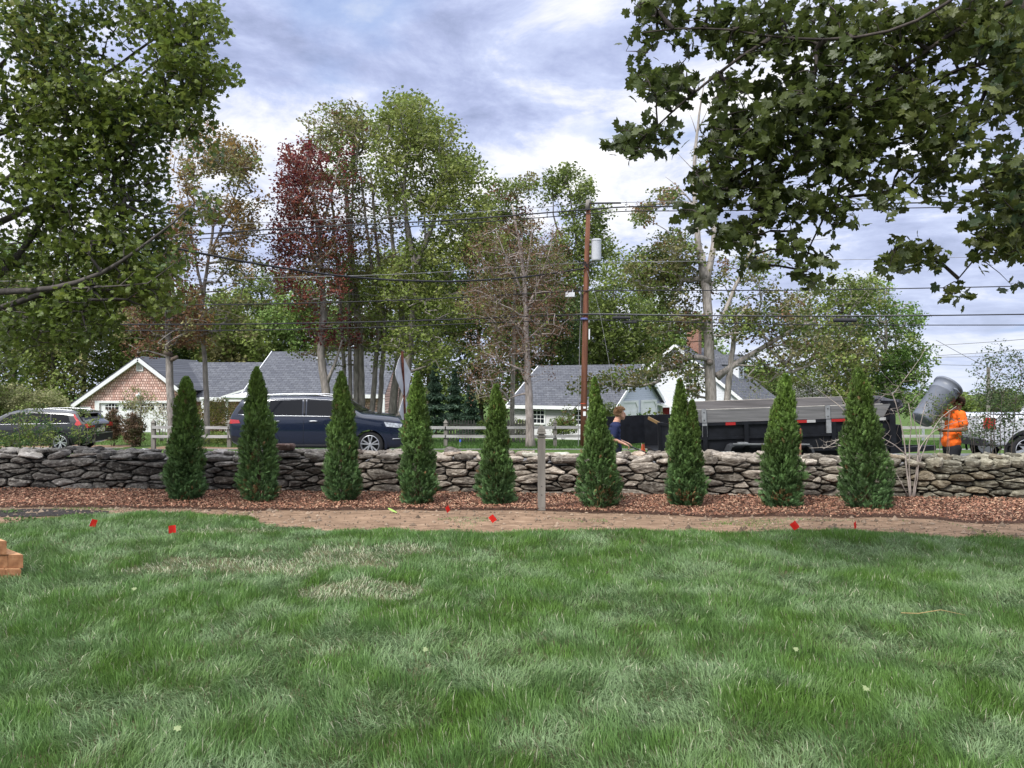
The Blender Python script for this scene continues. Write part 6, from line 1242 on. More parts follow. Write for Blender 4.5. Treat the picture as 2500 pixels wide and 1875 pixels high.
        mb.add(np.array(V), [tuple(range(8, 16))[::-1]] + [(i, i + 8, (i + 1) % 8 + 8, (i + 1) % 8)[::-1] for i in range(8)]); mb.build('beam', M['timber'], o); mb = MB(); mb.add(np.array([v + np.array([0, -.0005, 0]) for v in V[:8]]), [tuple(range(8))]); mb.build('sawn_end', M['endgrain'], o)
    # cone
    d = 18.0; b = PX(1570, 1150, d); b[2] = float(gz(0, d)); o = empty('traffic_cone', b); tag(o, 'bright orange traffic cone behind the wall beside the trailer', 'traffic cone'); h = EYE - (1084 - CY) / F * d - b[2]
    mb = MB(); lathe(mb, [(.155, .03), (.15, .05), (.075, h * .6), (.032, h), (.022, h)], T(0, 0, 0), 24); mb.build('cone', M['cone'], o, smooth=True); mb = MB(); mb.box((-.19, -.19, 0), (.19, .19, .032)); mb.build('base', M['cone'], o)
    # reddish stake / tool handle
    d = 12.4; b = PX(1953, 1140, d); b[2] = -.45; o = empty('tool_handle', b); tag(o, 'red tipped brown wooden handle standing upright in front of the trailer', 'tool'); mb = MB(); zt = EYE - (1046 - CY) / F * d - b[2]
    mb.tube([(0, 0, 0), (0, 0, zt * .5), (.004, 0, zt - .2)], .017, 10, (.22, .10, .06)); mb.build('handle', M['paint'], o, smooth=True); mb = MB(); mb.tube([(.004, 0, zt - .2), (.006, 0, zt - .02), (.006, 0, zt)], [.019, .019, .012], 10, (.27, .035, .03)); mb.build('grip', M['paint'], o, smooth=True)
    # twigs & small leaves on the lawn
    for i, (x, y, lab) in enumerate(((328, 1436, 'pale fallen leaf on the left of the lawn'), (1037, 1605, 'pale fallen leaf near the middle of the lawn'), (432, 1790, 'pale fallen leaf low on the left of the lawn'), (1945, 1600, 'pale fallen leaf on the right of the lawn'), (2115, 1693, 'pale fallen leaf low on the right of the lawn'))):
        d = 1.50 * F / (y - CY); b = PX(x, y, d); b[2] = float(gzn(b[0], b[1])) + .075; mb = MB(); scatter(mb, MAPLE[0], MAPLE[1], np.array([b]), np.array([[.1, -.5, .9]]), np.array([i * 1.3]), np.array([.034]), np.array([[.30, .36, .18]])); tag(mb.build('fallen_leaf', M['leaf'], loc=b), lab, 'leaf', 'fallen leaves on the lawn')
    d = 4.9; b = PX(2200, 1555, d); b[2] = .09; mb = MB(); mb.tube([b, b + (.12, .02, -.01), b + (.27, .03, .01), b + (.42, .02, -.02)], [.003, .003, .0025, .001], 5, (.35, .26, .12)); tag(mb.build('fallen_twig', M['chip'], loc=b), 'thin tan twig lying on the lawn at the right', 'twig')
small_things()
# ---------------------------------------------------------------- vehicles
class Car:
    """body lofted from profiles: x rear -> front, symmetric in y"""
    def __init__(s, L, top, bot, wid, belt, tumble, crown=.03): s.L, s.top, s.bot, s.wid, s.belt, s.tumble, s.crown = L, top, bot, wid, belt, tumble, crown
    def zt(s, x): return np.interp(x, [p[0] for p in s.top], [p[1] for p in s.top])
    def zb(s, x): return np.interp(x, [p[0] for p in s.bot], [p[1] for p in s.bot])
    def w(s, x): return np.interp(x, [p[0] for p in s.wid], [p[1] for p in s.wid])
    def zbelt(s, x): return np.interp(x, [p[0] for p in s.belt], [p[1] for p in s.belt])
    def hw(s, x, z):
        x = np.asarray(x, float); z = np.asarray(z, float); w = s.w(x); zb, zt, be = s.zb(x), s.zt(x), s.zbelt(x)
        lo = np.clip((be - z) / np.maximum(be - zb, .1), 0, 1); v = w * (1 - .075 * np.maximum(lo - .45, 0) ** 2 * 3.3 + .012 * np.sin(lo * math.pi)) - .0
        v = v - np.clip(z - be, 0, None) * s.tumble
        q = np.clip((z - (zt - .10)) / .10, 0, 1); v = v * (1 - .10 * q ** 2.2); r = np.clip(((zb + .07) - z) / .07, 0, 1); return v * (1 - .06 * r ** 2)
    def body(s, arches, m, parent, ar):
        N = 76; xs = np.linspace(0, s.L, N); xs = s.L * (.5 - .5 * np.cos(np.pi * (xs / s.L))) * .35 + xs * .65; K = 16; V = []
        for x in xs:
            zb, zt = s.zb(x), s.zt(x); zz = zb + (zt - zb) * np.linspace(0, 1, K); h = s.hw(x, zz); ht = h[-1]
            ty = np.linspace(1, -1, 9)[1:-1]; V += [(x, y, z) for y, z in zip(h, zz)] + [(x, ht * t, zt + s.crown * (1 - t * t) * min(1, ht / .5)) for t in ty] + [(x, -y, z) for y, z in zip(h[::-1], zz[::-1])] + [(x, -h[0] * t, zb) for t in ty]
        n = K * 2 + 14; f = [(i * n + j, i * n + (j + 1) % n, (i + 1) * n + (j + 1) % n, (i + 1) * n + j)[::-1] for i in range(N - 1) for j in range(n)] + [tuple(range(n))[::-1][::-1], tuple(range((N - 1) * n, N * n))[::-1]]
        mb = MB(); mb.add(np.array(V), f); o = mb.build('body', m, None, smooth=True)
        bm = bmesh.new(); bm.from_mesh(o.data); bmesh.ops.recalc_face_normals(bm, faces=bm.faces); bm.to_mesh(o.data); bm.free()
        cut = MB()
        for ax, az in arches: lathe(cut, [(0, -1.3), (ar, -1.3), (ar, 1.3), (0, 1.3)], T(ax, 0, az) @ RX(R(90)), 40)
        c = cut.build('cutter', m); bm = bmesh.new(); bm.from_mesh(c.data); bmesh.ops.remove_doubles(bm, verts=bm.verts, dist=1e-5); bmesh.ops.recalc_face_normals(bm, faces=bm.faces); bm.to_mesh(c.data); bm.free()
        md = o.modifiers.new('b', 'BOOLEAN'); md.operation = 'DIFFERENCE'; md.object = c; md.solver = 'EXACT'; dg = bpy.context.evaluated_depsgraph_get(); me = bpy.data.meshes.new_from_object(o.evaluated_get(dg)); o.modifiers.clear(); o.data = me; bpy.data.objects.remove(c, do_unlink=True)
        me.name = 'body'; o.parent = parent; return o
    def panel(s, name, poly, m, parent, off=.006, sides=(-1,), th=0.0, nx=10, nz_=6):
        """poly: 4 corners (x,z): rear-bottom, front-bottom, front-top, rear-top, following the side"""
        a, b, c, d = [np.array(p, float) for p in poly]; o = None
        for sd in sides:
            V = []; mb = MB()
            for i in range(nx + 1):
                u = i / nx
                for j in range(nz_ + 1):
                    v = j / nz_; p = (a * (1 - u) + b * u) * (1 - v) + (d * (1 - u) + c * u) * v; V.append((p[0], sd * (float(s.hw(p[0], p[1])) + off), p[1]))
            f = [(i * (nz_ + 1) + j, (i + 1) * (nz_ + 1) + j, (i + 1) * (nz_ + 1) + j + 1, i * (nz_ + 1) + j + 1)[::(1 if sd < 0 else -1)] for i in range(nx) for j in range(nz_)]; mb.add(np.array(V), f); o = mb.build(name, m, parent, smooth=True)
        return o
    def strip(s, name, pts, w, m, parent, off=.008, sides=(-1,), t=.012):
        o = None
        for sd in sides:
            P = []; mb = MB()
            for (x0, z0), (x1, z1) in zip(pts[:-1], pts[1:]):
                for k in np.linspace(0, 1, 7)[:-1]: P.append((x0 + (x1 - x0) * k, z0 + (z1 - z0) * k))
            P.append(pts[-1]); W = [(x, sd * (float(s.hw(x, z)) + off), z) for x, z in P]; mb.tube(W, w, 6); o = mb.build(name, m, parent, smooth=True)
        return o
    def cross(s, name, x0, x1, f0, f1, m, parent, off=.008, n=8):
        """windscreen / rear glass along the top profile"""
        mb = MB(); V = []
        for i in range(n + 1):
            x = x0 + (x1 - x0) * i / n; ht = float(s.hw(x, s.zt(x))); fr = f0 + (f1 - f0) * i / n
            for j in range(9): t = -1 + j / 4; V.append((x, ht * t * fr, float(s.zt(x)) + s.crown * (1 - (t * fr) ** 2) * min(1, ht / .5) + off))
        mb.add(np.array(V), [(i * 9 + j, i * 9 + j + 1, i * 9 + 10 + j, i * 9 + 9 + j)[::-1] for i in range(n) for j in range(8)]); return mb.build(name, m, parent, smooth=True)
def wheel(parent, x, y, r, sd, spokes=5, twin=True, dark=False, rim=None, w=.24):
    rim = rim or r * .70; o = MB(); Mx = T(x, y, r) @ RX(R(90) * (1 if sd < 0 else -1))
    lathe(o, [(rim, -w * .5), (r * .93, -w * .5), (r, -w * .36), (r, w * .30), (r * .95, w * .44), (rim * 1.04, w * .46), (rim, w * .42), (rim * .98, -w * .5)], Mx, 44); ty = o.build('tyre', M['rubber'], parent, smooth=True)
    mb = MB(); lathe(mb, [(rim, w * .42), (rim * .96, w * .44), (rim * .92, w * .36), (rim * .90, -w * .3), (rim * .2, -w * .3)], Mx, 40)
    lathe(mb, [(0, w * .36), (rim * .13, w * .36), (rim * .17, w * .28), (rim * .17, -w * .2)], Mx, 16)
    for k in range(spokes):
        a0 = 2 * math.pi * k / spokes + .3
        for q in ((-.13, .13) if twin else (0,)):
            a1 = a0 + q * 1.3; wd = rim * (.058 if twin else .12); ca, sa = math.cos(a0 + q * .9), math.sin(a0 + q * .9); c2, s2 = math.cos(a1 + q * .4), math.sin(a1 + q * .4)
            p0 = np.array([ca * rim * .12, sa * rim * .12, w * .33]); p1 = np.array([c2 * rim * .94, s2 * rim * .94, w * .38]); pd = np.array([-s2, c2, 0])
            V = [p0 - pd * wd, p0 + pd * wd, p1 + pd * wd * 1.25, p1 - pd * wd * 1.25]; V = np.array(V + [v - np.array([0, 0, w * .16]) for v in V]); mb.add(xf(Mx, V), [(0, 1, 2, 3), (7, 6, 5, 4), (0, 4, 5, 1), (1, 5, 6, 2), (2, 6, 7, 3), (3, 7, 4, 0)])
    rm = mb.build('rim', M['alloy'], parent, smooth=False); mb = MB(); lathe(mb, [(0, -w * .1), (rim * .9, -w * .1)], Mx, 28); mb.build('brake_disc', M['trim'], parent); return ty
def mk_wheels(parent, axles, r, hwid, **k):
    for ax in axles:
        for sd in (-1, 1):
            e = empty('wheel', (0, 0, 0)); e.parent = parent; wheel(e, ax, sd * (hwid - .125), r, sd, **k)
def arch_trim(parent, c, axles, r, ar, z, m):
    for ax in axles:
        for sd in (-1, 1):
            mb = MB(); n = 18; V = []
            for i in range(n + 1):
                a = math.pi * (-.10 + 1.20 * i / n)
                for q in (ar - .015, ar + .055):
                    x, zz = ax + q * math.cos(a), z + q * math.sin(a); V.append((x, sd * (float(c.hw(x, max(zz, float(c.zb(x)) + .02))) + .012), max(zz, .25)))
            mb.add(np.array(V), [(2 * i, 2 * i + 1, 2 * i + 3, 2 * i + 2)[::(1 if sd > 0 else -1)] for i in range(n)]); mb.build('wheel_arch', m, parent, smooth=True)
def suv():
    L = 5.2; top = [(0, 1.10), (.03, 1.22), (.10, 1.36), (.30, 1.68), (.42, 1.755), (1.2, 1.80), (2.2, 1.81), (2.85, 1.785), (3.10, 1.74), (3.88, 1.30), (4.05, 1.275), (4.6, 1.235), (4.93, 1.18), (5.10, 1.08), (5.18, .94), (5.2, .72)]
    bot = [(0, .56), (.08, .44), (.3, .34), (.7, .29), (4.4, .29), (4.9, .28), (5.12, .36), (5.2, .50)]; wid = [(0, .84), (.10, .92), (.40, .965), (.9, .98), (4.2, .98), (4.6, .96), (4.95, .89), (5.13, .79), (5.2, .68)]
    c = Car(L, top, bot, wid, [(0, 1.16), (.5, 1.20), (3.8, 1.18), (4.3, 1.10), (5.2, .98)], .32); d = 22.4; x0 = (556 - CX) / F * d; g = float(gz(0, d)) + .004
    o = empty('suv_car', (x0, d + .975, g)); tag(o, 'shiny navy blue suv driving right on the road behind the wall', 'car'); ax = (1.02, 4.14); r = .39
    c.body([(a, r) for a in ax], M['navy'], o, .45); mk_wheels(o, ax, r, .965, spokes=5); arch_trim(o, c, ax, r, .45, r, M['navy'])
    S = (-1, 1)
    for nm, q in (('rear_quarter_window', [(.26, 1.30), (1.02, 1.26), (1.08, 1.67), (.50, 1.65)]), ('rear_window', [(1.14, 1.255), (2.16, 1.245), (2.14, 1.70), (1.20, 1.68)]), ('front_window', [(2.30, 1.245), (3.50, 1.225), (3.02, 1.66), (2.28, 1.70)])):
        w = c.panel(nm, q, M['carglass'], o, .006, S)
    c.strip('window_trim', [(.30, 1.265), (1.05, 1.235), (2.2, 1.225), (3.60, 1.20)], .012, M['chrome'], o, .010, S); c.strip('window_trim', [(.52, 1.685), (1.1, 1.71), (1.6, 1.725), (2.3, 1.725), (3.02, 1.685), (3.35, 1.45), (3.60, 1.23)], .009, M['chrome'], o, .010, S)
    c.strip('pillar', [(2.23, 1.24), (2.21, 1.70)], .035, M['trim'], o, -.01, S); c.strip('pillar', [(1.08, 1.25), (1.14, 1.67)], .022, M['chrome'], o, -.008, S)
    for sd in S:
        mb = MB(); P = [(x, sd * (float(c.hw(x, c.zt(x))) - .03), float(c.zt(x)) + dz) for x, dz in ((.50, .01), (.7, .055), (1.5, .06), (2.5, .055), (2.95, .03), (3.2, 0))]; mb.tube(P, .016, 6); mb.build('roof_rail', M['chrome'], o, smooth=True)
    c.cross('windscreen', 3.16, 3.84, .93, .93, M['carglass'], o); c.cross('rear_screen', .09, .29, .88, .84, M['carglass'], o)
    for x in (2.20, 1.10, 3.58): c.strip('door_seam', [(x, .42), (x + .02, 1.20)], .005, M['trim'], o, -.001, S)
    for x in (1.28, 2.38): c.strip('door_handle', [(x, 1.08), (x + .24, 1.08)], .014, M['chrome'], o, .022, S)
    c.strip('sill_trim', [(1.5, .37), (3.6, .37)], .02, M['trim'], o, .004, S)
    c.panel('tail_light', [(.02, 1.0), (.36, 1.02), (.32, 1.11), (.03, 1.13)], M['redlens'], o, .010, S); c.panel('headlight', [(4.62, .92), (5.06, .87), (5.07, .99), (4.56, 1.05)], M['clearlens'], o, .010, S)
    c.panel('bumper', [(.02, .50), (.42, .42), (.42, .60), (.02, .66)], M['trim'], o, .006, S); c.panel('grille', [(5.08, .46), (5.19, .58), (5.19, .80), (5.12, .90)], M['trim'], o, .006, S); c.strip('lower_trim', [(4.8, .56), (5.0, .56), (5.12, .60)], .012, M['chrome'], o, .006, S)
    for sd in S:
        mb = MB(); mb.box((3.30, sd * 1.02 - .11, 1.20), (3.48, sd * 1.02 + .11, 1.37))
        k = mb.build('wing_mirror', M['navy'], o); k.modifiers.new('b', 'BEVEL').width = .04
suv()
def wagon():
    L = 4.78; top = [(0, .90), (.06, 1.02), (.20, 1.10), (.40, 1.36), (.50, 1.42), (1.0, 1.475), (2.0, 1.50), (2.7, 1.46), (2.95, 1.40), (3.60, 1.05), (3.75, 1.02), (4.3, .93), (4.6, .84), (4.73, .72), (4.78, .56)]
    bot = [(0, .50), (.06, .36), (.3, .27), (.7, .22), (4.2, .22), (4.7, .24), (4.78, .40)]; wid = [(0, .76), (.10, .85), (.4, .91), (.8, .925), (4.0, .925), (4.4, .88), (4.65, .78), (4.78, .60)]
    c = Car(L, top, bot, wid, [(0, .96), (.5, 1.0), (3.5, .96), (4.2, .90), (4.78, .75)], .36); d = 27.4; g = float(gz(-16, d)) + .004
    xr = (212 - CX) / F * d; o = empty('wagon_car', (xr, d + .925, g)); o.rotation_euler = (0, 0, R(180)); tag(o, 'glossy black estate car heading left with tall red tail lights', 'car'); ax = (.98, 3.82); r = .345
    c.body([(a, r) for a in ax], M['carblack'], o, .40); mk_wheels(o, ax, r, .915, spokes=5); arch_trim(o, c, ax, r, .40, r, M['trim']); S = (-1, 1)
    for nm, q in (('rear_quarter_window', [(.62, 1.06), (1.28, 1.04), (1.34, 1.36), (.74, 1.32)]), ('rear_window', [(1.34, 1.04), (2.22, 1.03), (2.20, 1.40), (1.40, 1.37)]), ('front_window', [(2.30, 1.03), (3.25, 1.00), (2.82, 1.34), (2.28, 1.40)])): c.panel(nm, q, M['carglass'], o, .006, S)
    c.strip('window_trim', [(.60, 1.03), (1.4, 1.012), (2.3, 1.0), (3.3, .98)], .010, M['chrome'], o, .008, S)
    c.cross('windscreen', 2.98, 3.58, .93, .93, M['carglass'], o); c.cross('rear_screen', .215, .40, .84, .80, M['carglass'], o)
    for sd in S:
        mb = MB(); mb.tube([(x, sd * (float(c.hw(x, c.zt(x))) - .04), float(c.zt(x)) + dz) for x, dz in ((.55, .0), (.7, .04), (1.5, .045), (2.3, .04), (2.7, 0))], .014, 6); mb.build('roof_rail', M['chrome'], o, smooth=True)
    mb = MB(); mb.prism([(.22, 1.365), (.55, 1.43), (.55, 1.45), (.24, 1.405)], -.60, .60); mb.build('spoiler', M['carblack'], o)
    # tall lamps: along the rear pillar then turning inwards on the tailgate
    for sd in S:
        mb = MB(); P = [(.50, 1.34), (.40, 1.22), (.30, 1.10), (.20, .99), (.34, .93), (.44, .98), (.40, 1.10), (.52, 1.26), (.58, 1.36)]
        V = [(x, sd * (float(c.hw(x, z)) + .012), z) for x, z in P]; mb.add(np.array(V), [(0, 1, 7, 8), (1, 2, 6, 7), (2, 3, 4, 5, 6)] if sd < 0 else [(8, 7, 1, 0), (7, 6, 2, 1), (6, 5, 4, 3, 2)])
        y0, y1 = sd * .80, sd * .42; mb.box((-.012, min(y0, y1), .86), (.10, max(y0, y1), .93)); mb.box((.0, min(sd * .845, sd * .70), .86), (.22, max(sd * .845, sd * .70), 1.0)); mb.build('tail_light', M['redlens'], o)
    mb = MB(); mb.box((-.022, -.80, .36), (.3, .80, .62)); k = mb.build('bumper', M['trim'], o)
    mb = MB(); mb.box((-.03, -.80, .615), (.02, .80, .632)); mb.box((-.035, -.62, .37), (-.01, -.45, .43)); mb.box((-.035, .45, .37), (-.01, .62, .43)); mb.build('bumper_trim', M['chrome'], o)
    mb = MB(); mb.box((-.020, -.26, .70), (.0, .26, .83)); pl = mb.build('number_plate', mat('plate', .4, .4, base=(.62, .60, .52), var=.25, vscale=22), o)
    mb = MB(); mb.prism([(2.2, 1.5), (2.35, 1.5), (2.22, 1.555)], -.02, .02); mb.prism([(.75, 1.46), (.92, 1.465), (.77, 1.53)], -.02, .02); mb.build('antenna', M['carblack'], o)
    for x in (2.26, 1.33, 3.36): c.strip('door_seam', [(x, .34), (x + .01, 1.0)], .005, M['trim'], o, -.001, S)
    for x in (1.45, 2.42): c.strip('door_handle', [(x, .86), (x + .22, .86)], .013, M['carblack'], o, .02, S)
    c.strip('sill_trim', [(1.4, .30), (3.4, .30)], .03, M['trim'], o, .004, S); c.panel('headlight', [(4.2, .70), (4.65, .66), (4.66, .76), (4.15, .82)], M['clearlens'], o, .010, S)
wagon()
def pickup():
    d = 20.4; x0 = (2411 - CX) / F * d; g = float(gz(0, d)) + .004; o = empty('pickup_truck', (x0, d + .98, g)); tag(o, 'white pickup truck parked behind the sapling at the right edge', 'pickup truck')
    L = 5.7; c = Car(L, [(0, 1.34), (2.1, 1.34), (2.14, 1.36), (2.3, 1.88), (2.6, 1.92), (3.5, 1.90), (4.2, 1.36), (5.3, 1.24), (5.6, 1.1), (5.7, .8)], [(0, .60), (.3, .48), (5.4, .48), (5.7, .6)], [(0, .94), (.1, .98), (5.0, .98), (5.5, .9), (5.7, .8)], [(0, 1.40), (2.1, 1.38), (5.7, 1.2)], .30, .01)
    ax = (1.05, 4.7); r = .40; c.body([(a, r) for a in ax], M['carwhite'], o, .49); mk_wheels(o, ax, r, .97, spokes=6, twin=False); arch_trim(o, c, ax, r, .49, r, M['trim'])
    S = (-1, 1); c.panel('side_window', [(2.42, 1.42), (3.9, 1.40), (3.45, 1.80), (2.48, 1.80)], M['carglass'], o, .006, S); c.cross('windscreen', 3.55, 4.18, .92, .92, M['carglass'], o)
    for sd in S:
        mb = MB(); y = sd * .96; mb.box((-.015, min(y, y - sd * .14), .96), (.04, max(y, y - sd * .14), 1.26)); y2 = sd * (.99); mb.box((-.01, min(y2 - .006, y2 + .006), .96), (.20, max(y2 - .006, y2 + .006), 1.26)); mb.build('tail_light', M['redlens'], o)
    mb = MB(); mb.box((-.12, -.9, .50), (.02, .9, .68)); mb.build('bumper', M['trim'], o); c.strip('bed_rail', [(0.02, 1.335), (2.08, 1.335)], .022, M['trim'], o, -.01, S); c.strip('sill_trim', [(.1, .53), (5.4, .53)], .035, M['trim'], o, .0, S)
    mb = MB(); mb.box((-.008, -.62, .92), (-.001, .62, 1.28)); mb.build('tailgate', M['carwhite'], o)
pickup()

# ---------------------------------------------------------------- dump trailer
def trailer():
    d = 15.9; xa = (1612 - CX) / F * d; xb = (2178 - CX) / F * d; L = xb - xa; Zt = lambda y, dd=d: EYE - (y - CY) / F * dd; g = float(gz(4, d))
    o = empty('dump_trailer', (xa, d, g)); tag(o, 'black dump trailer with weathered timber side boards and open rear doors', 'trailer'); sl = math.atan2(Zt(996) - Zt(1008), (2070 - 1700) / F * d)
    Mx = T(xa, d, Zt(1037)) @ RY(-sl); W = 2.0; h = .64          # local: x along, y back, z=0 at steel top
    Mi = o.matrix_world
    def B(mb, name, m, par=o, smooth=False):
        k = mb.build(name, m, par, smooth=smooth)
        if par is o: k.location = tuple(-v for v in o.location)
        return k
    mb = MB(); t = .05
    mb.box((0, 0, -h), (L, t, 0), M=Mx); mb.box((0, W - t, -h), (L, W, .12), M=Mx); mb.box((L - t, t, -h), (L, W - t, .30), M=Mx); mb.box((0, t, -h), (L - t, W - t, -h + .05), M=Mx)
    B(mb, 'dump_box', M['blacksteel']); mb = MB()
    mb.box((0, -.045, -.05), (L, -.003, .012), M=Mx); mb.box((0, -.04, -.34), (L, -.003, -.295), M=Mx); mb.box((0, -.05, -h), (L, -.003, -h + .07), M=Mx)
    for px in (1.2, 1719, 1820, 1934, 2033, 2120): 
        x = (px - 1612) / F * d if px > 10 else .03; x = max(x, .03); mb.box((x - .045, -.055, -h + .07), (x + .045, -.006, -.05), M=Mx)
    mb.box((-.06, -.07, -h - .08), (.06, .02, .05), M=Mx); mb.box((L - .08, -.07, -h - .1), (L + .04, .04, .16), M=Mx); B(mb, 'side_rib', M['blacksteel'])
    # boards
    bh = .262
    for y0, zo in ((.004, .014), (W - .05, .13)):
        mb = MB(); n = 9; xs = np.linspace(.72, L - .18, n)
        for i in range(n - 1): mb.box((xs[i], y0, zo), (xs[i + 1], y0 + .04, zo + bh - (.0 if y0 < 1 else .0)), M=Mx)
        for i in range(n - 1): mb.box((xs[i], y0 - .002, zo + bh + .0005), (xs[i + 1], y0 + .042, zo + bh + .012), mat=1, M=Mx)  # thin pale strip: highlight line painted along the board top
        if y0 < 1: mb.prism([(L - .18, zo), (L - .17, zo), (L - .02, zo + bh), (L - .18, zo + bh)], y0, y0 + .04, M=Mx)
        B(mb, 'side_board', [M['boardwood'], M['boardedge_lit']])
    mb = MB()
    for px in (1719, 2021): x = (px - 1612) / F * d; mb.box((x - .048, -.02, -.03), (x + .048, .0, .29), M=Mx); mb.box((x - .05, -.052, -.28), (x + .05, -.021, .0), M=Mx)
    B(mb, 'stake_bracket', M['steel']); mb = MB()
    for px in (1719, 2021):
        x = (px - 1612) / F * d
        for zz in (.06, .22): lathe(mb, [(0, .006), (.012, .004), (.012, 0)], Mx @ T(x, -.02, zz) @ RX(R(90)), 8)
    B(mb, 'bolt', M['trim'])
    # reflective tape
    for a, b_, c in ((1944, 1968, (.42, .02, .02)), (1968, 1989, (.5, .5, .5)), (2028, 2068, (.42, .02, .02)), (2137, 2160, (.5, .5, .5)), (1770, 1794, (.42, .02, .02))):
        mb = MB(); mb.box(((a - 1612) / F * d, -.0485, -.052), ((b_ - 1612) / F * d, -.0455, .006), tuple(q * .75 for q in c), M=Mx); B(mb, 'reflective_tape', M['paint'])
    # fender, wheels
    zf = Zt(1081); x0 = (1764 - CX) / F * d; x1 = (1975 - CX) / F * d; mb = MB(); prof = [(x0, zf - .38), (x0 + .02, zf - .14), (x0 + .07, zf - .03), (x0 + .14, zf), (x1 - .14, zf), (x1 - .07, zf - .03), (x1 - .02, zf - .14), (x1, zf - .38)]
    inn = [(a + (.035 if a < (x0 + x1) / 2 else -.035), b_ - .035) for a, b_ in prof]; pl = prof + inn[::-1]
    n = len(prof)
    for i in range(n - 1): mb.prism([prof[i], inn[i], inn[i + 1], prof[i + 1]], d - .34, d - .06)
    B(mb, 'fender', M['fender']); mb = MB(); bar(mb, (x0 + .12, d - .345, zf + .004), (x1 - .12, d - .345, zf - .004), .015, .02); mb.box((x0 + .24, d - .30, zf + .002), (x0 + .44, d - .20, zf + .03)); B(mb, 'step_plate', M['steel'])
    for px in (1820, 1922):
        x = (px - CX) / F * d
        for yy, sd in ((d - .20, -1), (d + W + .12, 1)):
            e = empty('wheel', (0, 0, 0)); e.parent = o; e.location = (x - o.location[0], yy - o.location[1], 0); wheel(e, 0, 0, .36, sd, spokes=8, twin=False, w=.22, rim=.20)
    # frame and tongue
    mb = MB(); mb.box((0, .35, -h - .16), (L + .1, .45, -h - .01), M=Mx); mb.box((0, W - .45, -h - .16), (L + .1, W - .35, -h - .01), M=Mx); 
    bar(mb, xf(Mx, [[L, .4, -h - .1]])[0], xf(Mx, [[L + 1.4, 1.0, -h - .12]])[0], .09, .11); bar(mb, xf(Mx, [[L, 1.6, -h - .1]])[0], xf(Mx, [[L + 1.4, 1.0, -h - .12]])[0], .09, .11); mb.box((L + .15, .8, -h - .05), (L + .6, 1.2, -h + .42), M=Mx); B(mb, 'frame', M['blacksteel'])
    # open rear doors
    def door(hinge, ang, name, scuff):
        Md = Mx @ T(*hinge) @ RZ(ang); mb = MB(); w_ = .98; mb.box((0, -.02, -h + .02), (w_, .02, .02), M=Md)
        for a, b_, c, e in ((0, w_, -.03, .025), (0, w_, -h + .015, -h + .07)): mb.box((a, -.04, c), (b_, -.021, e), M=Md)
        for a in (0, w_ - .05): mb.box((a, -.0405, -h + .071), (a + .05, -.0215, -.031), M=Md)
        dd = B(mb, name, M['blacksteel']); mb = MB()
        for i in range(16):
            a, b_ = scuff[0] + rng.uniform(0, .2), scuff[1] + rng.uniform(-.12, .1); mb.box((a, -.0225, b_), (a + rng.uniform(.004, .012), -.0218, b_ + rng.uniform(.02, .08)), (.35, .34, .33), M=Md)
        mb.build('paint_scuff', M['paint'], dd)
    door((0, W - .03, .10), R(180 + 22), 'rear_door', (.35, -.25)); door((0, .0, .02), R(180 + 108), 'rear_door', (.3, -.3))
    mb = MB(); bar(mb, xf(Mx, [[-.17, .4, .13]])[0], xf(Mx, [[.0, .1, .02]])[0], .03, .06); B(mb, 'door_latch', mat('latch', .5, .3, base=(.16, .10, .04)))
    # front hydraulic bits and rolled tarp
    mb = MB(); mb.box((L - .02, .1, .16), (L + .16, W - .1, .34), M=Mx); k = B(mb, 'tarp_housing', M['blacksteel'])
    # load of bark and rolled tarp inside
    mb = MB(); n = 24; V = []
    cx, w2 = (1958 - 1612) / F * d, .95
    for i in range(n):
        for j in range(10):
            u, v = i / (n - 1), j / 9; x = .95 + u * (L - 1.4); hgt = .16 + .22 * math.exp(-((x - cx) / .38) ** 2) * math.sin(math.pi * v) + rng.uniform(-.012, .012); V.append((x, .07 + v * (W - .14), -.15 + hgt))
    mb.add(xf(Mx, V), [(i * 10 + j, (i + 1) * 10 + j, (i + 1) * 10 + j + 1, i * 10 + j + 1) for i in range(n - 1) for j in range(9)]); ld = mb.build('bark_load', M['mulchbase'], None, smooth=False); tag(ld, 'orange brown bark mulch heaped inside the dump trailer', 'mulch', kind='stuff')
    n = 5000; u = rng.random(n); v = rng.random(n); x = .95 + u * (L - 1.4); hg = .175 + .22 * np.exp(-((x - cx) / .38) ** 2) * np.sin(np.pi * v); pos = xf(Mx, np.stack([x, .07 + v * (W - .14), -.15 + hg], 1)); mb = MB()
    scatter(mb, KITE[0], KITE[1], pos, rng.normal(size=(n, 3)) + np.array([0, 0, 1.0]), rng.uniform(0, 6, n), rng.uniform(.03, .07, n), np.array([.42, .20, .12]) * rng.uniform(.5, 1.3, (n, 1))); k = mb.build('bark_chips', M['chip'], ld); 
    # bundled dark tarp at the front end
    p = PX(2155, 985, d + .6); mb = MB(); n, m_ = 22, 16; V = []
    for i in range(n):
        for j in range(m_):
            a = j / m_ * 2 * math.pi; u = i / (n - 1); rr = (.03 + .15 * math.sin(math.pi * u) ** .6) * (1 + .25 * math.sin(a * 3 + u * 9) + .2 * rng.random()); V.append((p[0] - .42 + .84 * u, p[1] + rr * 1.3 * math.cos(a), p[2] + .02 + rr * .75 * math.sin(a) - .05 * u))
    mb.add(np.array(V), [(i * m_ + j, (i + 1) * m_ + j, (i + 1) * m_ + (j + 1) % m_, i * m_ + (j + 1) % m_)[::-1] for i in range(n - 1) for j in range(m_)]); tag(mb.build('crumpled_tarp', mat('tarp', .5, .4, base=(.018, .018, .024), bump=.02, bscale=12), loc=p), 'crumpled black tarp bundled on the front end of the trailer', 'tarp')
trailer()

